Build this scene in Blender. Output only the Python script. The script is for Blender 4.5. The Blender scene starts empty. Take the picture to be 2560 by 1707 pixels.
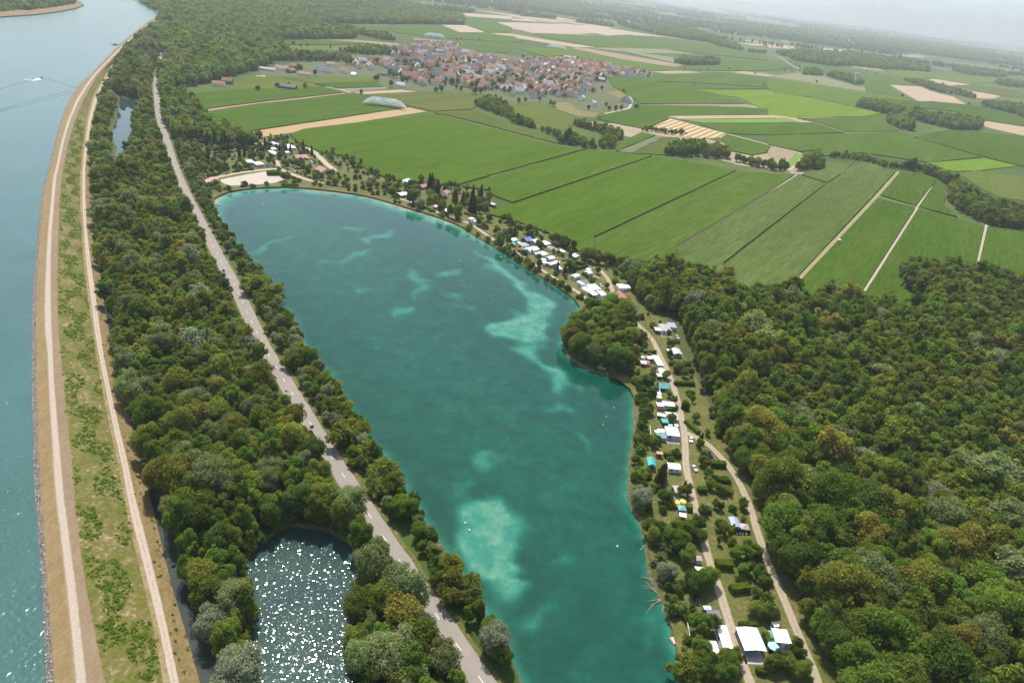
import bpy, bmesh, math, random
import numpy as np
from mathutils import Vector, Matrix
from mathutils.geometry import delaunay_2d_cdt

scene = bpy.context.scene
COL = scene.collection
rad = math.radians

# ------------------------------------------------------------------ camera
PITCH, ROLL, CAM_H = rad(27.969), rad(7.125), 183.0
cam_data = bpy.data.cameras.new("camera")
cam_data.sensor_width, cam_data.lens = 36.0, 24.005
cam_data.clip_start, cam_data.clip_end = 1.0, 200000.0
camera = bpy.data.objects.new("camera", cam_data)
COL.objects.link(camera)
_up = Vector((0, math.sin(PITCH), math.cos(PITCH)))
_fw = Vector((0, math.cos(PITCH), -math.sin(PITCH)))
_rt = Vector((1, 0, 0))
_x = _rt * math.cos(ROLL) + _up * math.sin(ROLL)
_y = -_rt * math.sin(ROLL) + _up * math.cos(ROLL)
_m = Matrix((_x, _y, -_fw)).transposed().to_4x4()
_m.translation = Vector((0, 0, CAM_H))
camera.matrix_world = _m
scene.camera = camera

# ------------------------------------------------------------------ sky, sun, exposure
SUN_AZ, SUN_EL = rad(-19.7), rad(59.0)      # azimuth from +Y towards +X
world = bpy.data.worlds.new("World")
scene.world = world
world.use_nodes = True
wn = world.node_tree
sky = wn.nodes.new("ShaderNodeTexSky")
sky.sky_type = 'NISHITA'
sky.sun_disc = False
sky.sun_elevation = SUN_EL
sky.sun_rotation = SUN_AZ
sky.altitude = 250
sky.air_density = 1.2
sky.dust_density = 1.2
sky.ozone_density = 1.0
wn.links.new(sky.outputs[0], wn.nodes["Background"].inputs[0])
wn.nodes["Background"].inputs[1].default_value = 0.14
sun_data = bpy.data.lights.new("sun", 'SUN')
sun_data.energy = 5.0
sun_data.angle = rad(0.53)
sun_data.color = (1.0, 0.95, 0.87)
sun = bpy.data.objects.new("sun", sun_data)
COL.objects.link(sun)
_sd = Vector((math.sin(SUN_AZ) * math.cos(SUN_EL), math.cos(SUN_AZ) * math.cos(SUN_EL), math.sin(SUN_EL)))
sun.rotation_euler = _sd.to_track_quat('Z', 'Y').to_euler()
sun.location = _sd * 500
scene.view_settings.view_transform = 'Standard'
scene.view_settings.look = 'None'
scene.view_settings.exposure = 0.25
scene.view_settings.gamma = 1.0
scene.render.engine = 'CYCLES'
scene.cycles.max_bounces = 6
scene.cycles.diffuse_bounces = 3
scene.cycles.glossy_bounces = 2
scene.cycles.transmission_bounces = 2
scene.cycles.transparent_max_bounces = 8
scene.cycles.volume_bounces = 1
scene.cycles.use_denoising = True
random.seed(7)
RNG = np.random.default_rng(11)

# ------------------------------------------------------------------ survey of the place, in metres (x right, y ahead)
LEVEE = [('water',4.6,[(-107.3,104.4),(-113.3,113.0),(-122.3,125.5),(-130.0,136.0),(-139.8,149.6),(-149.3,162.5),(-156.8,172.6),(-168.1,188.2),(-180.6,205.8),(-199.4,233.0),(-215.9,256.9),(-232.7,281.5),(-246.8,302.1),(-270.5,338.0),(-288.3,366.0),(-320.1,415.3),(-351.7,465.5),(-376.3,505.9),(-387.8,527.8),(-427.1,594.3),(-471.0,669.5),(-515.3,748.7),(-560.4,835.6),(-589.4,899.7),(-620.9,975.1),(-668.6,1081.9),(-720.2,1200.6),(-775.4,1331.7),(-849.5,1516.6),(-923.5,1704.8),(-956.1,1786.8),(-1011.1,1886.8),(-1075.1,1986.7),(-1150.4,2076.6),(-1221.5,2120.8),(-1366.8,2126.7)]),('rip',6.0,[(-104.0,103.9),(-111.4,113.8),(-121.8,128.2),(-129.5,139.0),(-139.6,152.9),(-147.5,163.9),(-151.2,168.3),(-164.5,187.2),(-179.0,207.8),(-195.7,231.7),(-218.0,264.2),(-228.8,279.8),(-250.1,311.6),(-279.6,356.5),(-310.2,403.8),(-347.4,462.5),(-377.8,513.2),(-383.8,524.1),(-418.8,583.6),(-461.4,656.8),(-504.3,733.8),(-547.8,818.1),(-577.7,883.4),(-610.4,960.7),(-656.9,1065.1),(-707.0,1181.1),(-760.5,1309.1),(-837.0,1498.0),(-907.3,1678.1),(-947.3,1776.4),(-1004.8,1881.1),(-1073.4,1991.0),(-1147.6,2077.5),(-1218.8,2122.0),(-1368.7,2132.7)]),('tl',6.6,[(-98.9,104.2),(-106.1,114.1),(-114.0,125.2),(-124.3,139.3),(-134.6,153.1),(-144.3,166.4),(-148.8,171.8),(-161.7,190.1),(-181.0,217.8),(-196.1,239.4),(-216.2,268.9),(-224.9,279.7),(-246.2,311.5),(-279.8,363.7),(-300.1,395.2),(-335.5,451.9),(-375.2,515.5),(-379.2,524.0),(-428.2,607.3),(-465.7,673.7),(-518.3,771.3),(-559.3,854.9),(-594.2,929.2),(-615.0,976.1),(-652.7,1063.9),(-699.9,1173.6),(-752.6,1300.4),(-825.9,1484.0),(-899.5,1669.2),(-945.1,1779.6),(-1004.3,1887.4),(-1073.4,1998.0),(-1150.0,2087.8),(-1222.0,2130.7),(-1372.7,2140.2)]),('tr',6.6,[(-95.6,104.6),(-102.7,114.6),(-109.7,124.0),(-121.0,139.8),(-131.4,153.7),(-141.2,167.0),(-145.6,172.4),(-158.5,190.8),(-178.1,218.4),(-196.2,243.9),(-213.5,269.6),(-221.2,280.7),(-246.7,318.4),(-277.2,364.6),(-303.0,404.8),(-333.1,453.0),(-372.9,516.7),(-377.2,525.0),(-426.1,608.6),(-470.7,688.4),(-515.4,773.6),(-551.9,847.1),(-586.3,919.7),(-608.9,969.6),(-646.9,1058.2),(-694.1,1167.6),(-746.8,1294.3),(-819.2,1475.7),(-893.6,1663.8),(-943.6,1783.9),(-1007.3,1900.2),(-1078.7,2014.9),(-1156.4,2105.4),(-1229.5,2146.8),(-1381.4,2155.2)]),('sl',6.0,[(-91.5,105.6),(-99.0,115.6),(-106.5,124.9),(-119.0,140.6),(-129.3,154.6),(-139.1,168.0),(-143.0,173.6),(-153.6,189.3),(-173.1,216.5),(-193.5,245.6),(-211.4,271.2),(-219.4,282.4),(-244.8,320.3),(-274.9,367.0),(-300.9,407.4),(-338.2,466.6),(-371.2,519.9),(-375.8,528.1),(-424.6,612.4),(-469.2,692.9),(-517.1,784.2),(-552.6,855.8),(-584.8,920.5),(-607.2,970.5),(-645.0,1058.8),(-692.5,1169.1),(-746.0,1296.5),(-817.2,1476.0),(-892.2,1665.6),(-945.8,1793.0),(-1014.2,1918.2),(-1086.5,2034.4),(-1165.1,2126.3),(-1239.3,2167.0),(-1392.7,2174.1)]),('bl',1.2,[(-79.5,110.3),(-86.4,120.8),(-93.1,130.7),(-103.8,145.2),(-116.1,161.6),(-126.6,175.5),(-130.6,181.2),(-141.9,197.5),(-157.6,219.0),(-175.5,243.9),(-193.2,268.6),(-210.2,294.2),(-237.2,333.3),(-264.4,373.9),(-302.4,432.5),(-335.5,484.5),(-369.8,539.7),(-374.8,548.2),(-415.4,617.2),(-473.4,717.5),(-531.2,822.3),(-566.8,895.1),(-599.7,964.5),(-634.3,1033.5),(-663.0,1100.1),(-706.4,1199.5),(-759.5,1326.8),(-831.9,1509.2),(-911.3,1708.3),(-969.9,1846.1),(-1047.9,1989.3),(-1123.5,2110.4),(-1205.2,2207.1),(-1280.8,2242.8),(-1439.7,2248.9)]),('fl',1.1,[(-77.6,110.6),(-85.0,121.1),(-91.7,131.0),(-102.6,145.5),(-115.0,161.9),(-125.6,175.8),(-129.8,181.5),(-140.8,197.9),(-156.5,219.3),(-174.3,244.3),(-192.0,269.0),(-209.8,294.5),(-236.1,333.9),(-263.4,374.5),(-301.4,433.3),(-334.4,485.3),(-368.6,540.7),(-373.7,549.1),(-414.4,618.2),(-472.3,718.9),(-528.2,821.1),(-563.6,893.6),(-596.1,962.9),(-630.9,1031.0),(-658.4,1095.1),(-702.8,1195.5),(-757.1,1324.3),(-830.0,1507.4),(-909.1,1705.7),(-969.9,1848.4),(-1051.1,1997.8),(-1127.2,2119.5),(-1209.5,2216.9),(-1285.5,2252.4),(-1445.1,2258.1)]),('fr',1.1,[(-74.9,111.0),(-82.4,121.5),(-89.2,131.3),(-99.7,145.9),(-111.9,162.4),(-122.1,176.4),(-126.9,182.0),(-138.2,198.4),(-154.1,219.9),(-172.2,244.8),(-189.9,269.6),(-207.2,295.2),(-233.5,334.7),(-260.9,375.3),(-299.6,434.0),(-332.4,486.2),(-366.7,541.7),(-371.9,550.1),(-412.5,619.3),(-469.9,720.6),(-520.5,814.8),(-556.4,889.9),(-591.9,961.0),(-626.3,1029.1),(-652.5,1089.2),(-698.6,1191.2),(-753.3,1320.0),(-826.7,1503.3),(-906.4,1702.4),(-969.4,1850.0),(-1053.8,2005.2),(-1130.3,2127.8),(-1213.0,2226.0),(-1289.5,2261.4),(-1449.8,2266.6)]),('dl',-0.3,[(-69.8,112.6),(-77.5,123.2),(-84.8,133.1),(-96.3,147.7),(-108.4,164.4),(-118.2,178.6),(-122.8,184.4),(-134.6,200.8),(-150.7,222.5),(-168.3,247.9),(-186.1,273.0),(-205.0,298.5),(-231.9,338.3),(-258.8,379.6),(-297.2,439.2),(-330.7,491.8),(-366.1,547.5),(-371.4,556.0),(-422.1,644.8),(-469.4,729.0),(-517.8,818.1),(-551.9,889.6),(-585.3,955.6),(-619.1,1022.1),(-650.6,1089.8),(-698.5,1193.9),(-755.3,1326.1),(-829.4,1511.2),(-910.4,1712.7),(-976.0,1866.6),(-1065.9,2032.1),(-1143.9,2156.5),(-1225.9,2252.9),(-1303.4,2287.8),(-1465.6,2292.6)]),('dr',-0.3,[(-63.6,113.4),(-71.6,124.0),(-78.9,133.9),(-91.4,148.5),(-104.2,165.1),(-115.5,179.1),(-120.8,184.7),(-131.8,201.4),(-146.4,223.4),(-165.9,248.4),(-184.7,273.3),(-201.6,299.4),(-228.5,339.3),(-256.8,380.3),(-295.1,440.0),(-328.2,492.9),(-363.3,549.0),(-368.7,557.3),(-419.9,646.1),(-467.4,730.3),(-516.0,819.5),(-548.3,887.8),(-581.5,953.5),(-615.4,1019.3),(-646.3,1085.4),(-696.0,1191.4),(-753.3,1324.0),(-828.2,1510.1),(-909.0,1711.0),(-975.8,1867.2),(-1067.3,2035.9),(-1145.4,2160.8),(-1227.7,2257.6),(-1305.5,2292.1),(-1468.0,2297.0)])]
LAKE = [(-249.4,514.8),(-255.3,538.4),(-247.9,555.1),(-231.3,569.7),(-215.9,579.7),(-198.4,585.0),(-175.0,584.3),(-148.1,585.3),(-126.6,575.7),(-105.1,564.1),(-76.8,551.1),(-52.7,535.2),(-39.8,515.2),(-20.8,495.0),(-11.5,481.3),(4.1,460.2),(20.2,441.0),(32.2,426.7),(40.8,412.8),(44.8,405.2),(42.1,399.1),(35.0,384.9),(31.5,366.0),(30.5,346.5),(32.4,336.7),(41.9,325.3),(54.8,321.9),(65.8,319.1),(67.2,307.9),(65.4,283.2),(62.4,264.5),(59.1,241.2),(56.7,226.3),(56.6,215.6),(60.4,211.2),(61.0,204.0),(60.2,185.8),(60.6,177.7),(63.0,172.2),(64.5,166.8),(64.6,158.0),(65.5,149.8),(64.9,139.3),(63.4,121.1),(21.3,115.8),(15.1,132.5),(8.4,143.2),(1.1,154.5),(-5.9,165.2),(-12.7,175.9),(-19.8,186.5),(-28.8,200.1),(-40.6,216.1),(-51.8,231.2),(-62.7,246.5),(-73.7,261.6),(-91.5,286.3),(-109.5,312.3),(-133.9,348.6),(-157.9,382.8),(-174.2,405.3),(-193.5,431.1),(-216.9,460.9),(-237.8,492.0)]
POND_A = [(-82.7,166.1),(-79.5,171.2),(-77.7,174.7),(-76.7,179.2),(-72.1,182.7),(-65.6,185.0),(-59.2,185.0),(-52.2,182.9),(-47.0,178.3),(-43.2,172.7),(-39.4,168.3),(-37.6,163.7),(-37.9,159.0),(-38.7,155.3),(-37.6,151.0),(-37.3,146.9),(-37.6,142.7),(-38.2,138.7),(-37.5,134.9),(-34.6,131.6),(-30.7,128.9),(-26.5,122.2),(-23.7,113.0),(-59.0,108.5),(-60.9,117.6),(-64.5,125.6),(-69.2,134.2),(-71.6,141.7),(-74.2,149.7),(-79.0,158.0)]
POND_B = [(-523.1,863.6),(-510.8,851.3),(-493.7,852.1),(-467.5,806.7),(-447.4,763.0),(-430.3,728.7),(-412.8,698.1),(-393.8,655.9),(-382.2,624.0),(-368.9,596.1),(-354.3,571.4),(-342.6,547.5),(-344.7,546.4),(-361.5,575.5),(-378.6,603.6),(-397.8,638.7),(-423.9,674.4),(-445.9,718.3),(-467.8,762.4),(-496.7,816.1)]
LEFTBANK = [(-1038.3,1239.7),(-1056.2,1394.8),(-1057.0,1488.9),(-1074.8,1603.1),(-1103.4,1706.5),(-1142.1,1798.2),(-1192.1,1865.7),(-1229.5,1903.1),(-1313.5,1949.1),(-1429.6,1949.1),(-1506.0,1826.6)]
ROADC = [(7.0,126.3),(2.5,132.1),(-5.5,142.1),(-13.4,152.1),(-21.5,162.4),(-29.5,172.5),(-37.4,182.8),(-45.3,193.1),(-53.4,203.6),(-61.1,213.8),(-69.0,224.3),(-76.8,234.7),(-84.4,245.2),(-99.5,265.7),(-108.1,277.7),(-122.2,296.9),(-129.6,307.2),(-170.4,370.9),(-193.9,404.8),(-222.8,448.0),(-248.5,486.1),(-272.8,522.7),(-293.0,553.3),(-325.6,605.5),(-360.6,664.6),(-397.3,725.4),(-433.0,787.4),(-479.8,872.9),(-523.9,954.7),(-564.1,1037.0),(-599.5,1114.5),(-653.9,1224.1),(-722.7,1349.9),(-800.2,1513.0)]
LANE = [(86.2,136.5),(86.1,141.3),(85.3,146.4),(84.7,154.3),(84.5,162.8),(84.2,171.9),(83.9,181.1),(83.1,190.9),(83.0,200.4),(83.4,208.2),(83.2,217.6),(83.3,232.1),(83.5,243.1),(84.2,250.9),(86.2,263.6),(87.8,277.2),(88.1,286.6),(88.6,296.5),(88.7,306.9),(88.7,317.8),(87.9,332.7),(86.0,349.7),(84.4,366.8),(81.6,377.3),(76.7,388.0),(73.0,399.6),(68.2,409.8),(65.6,422.9),(64.3,441.0),(62.7,458.2),(59.8,467.6),(57.4,475.4),(49.4,479.3),(39.6,480.4),(30.6,478.4)]
TRACK2 = [(87.8,274.4),(92.3,271.8),(97.6,266.8),(101.2,259.2),(103.7,252.4),(105.5,245.1),(106.5,237.2),(106.8,228.8),(107.0,221.6),(106.2,212.2),(106.1,202.0),(105.9,193.6),(106.4,186.8),(106.9,178.8),(107.2,170.7),(107.5,163.1),(107.7,156.8),(108.2,150.8),(108.1,144.3),(107.1,137.5)]
LAKEPATH = [(48.2,414.1),(39.9,427.7),(28.7,441.3),(17.0,455.6),(4.5,475.1),(-8.7,492.5),(-22.0,505.8),(-44.8,539.2),(-55.1,547.3),(-64.3,552.0),(-78.9,561.8),(-92.4,571.7),(-104.2,579.7),(-114.3,584.8)]
CAMPROAD = [(-275.0,578.2),(-265.9,597.8),(-255.0,612.3),(-241.2,628.7),(-237.3,630.7),(-215.9,613.8),(-201.8,605.2),(-186.1,599.9)]
CAMPROAD2 = [(-237.3,630.7),(-243.5,644.5),(-249.6,656.4)]
CAMPROAD3 = [(-188.8,645.8),(-203.1,665.7),(-215.3,685.5),(-228.1,706.4),(-240.3,720.1)]
SAND = [(-269.6,573.5),(-258.7,593.7),(-245.2,616.2),(-240.0,617.6),(-225.5,609.0),(-220.2,596.3),(-225.1,590.8),(-222.1,587.0),(-234.9,575.1),(-247.2,565.9),(-255.6,560.6),(-261.3,564.3)]
FARMROADS = [[(318.5,904.5),(336.2,890.7),(353.4,913.4)],[(105.3,1181.4),(155.3,1268.3),(170.1,1380.6),(169.3,1513.1)],[(330.3,910.4),(357.6,965.9),(394.2,1046.9),(355.1,1069.4),(348.3,1081.0)],[(905.2,2658.4),(940.9,2917.6),(1013.6,3317.0),(970.5,3336.8)],[(703.5,2366.3),(512.7,2208.2),(347.6,2045.7),(309.4,1967.3),(279.2,1960.2),(166.3,2018.9),(107.9,2065.3)],[(217.1,1213.9),(257.8,1171.8),(298.0,1133.6),(350.3,1082.2)],[(572.0,1887.9),(609.4,1871.4),(659.3,1811.2),(731.3,1717.7)],[(666.3,2230.9),(770.0,2203.8),(868.0,2151.4),(942.6,2138.7),(1046.4,2069.2)],[(-451.0,1118.5),(-445.0,1145.9),(-435.3,1086.9)],[(-336.1,1103.7),(-314.3,1098.8),(-290.2,1078.7)]]
FTRACKS = [[(215.0,504.6),(410.9,826.4),(512.4,995.8)],[(264.1,498.1),(444.8,795.0),(523.8,922.3)],[(404.9,595.4),(503.3,754.9)],[(123.8,542.2),(266.7,776.6),(334.4,889.6)],[(411.8,825.0),(444.8,795.0),(483.9,774.5)]]
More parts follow.
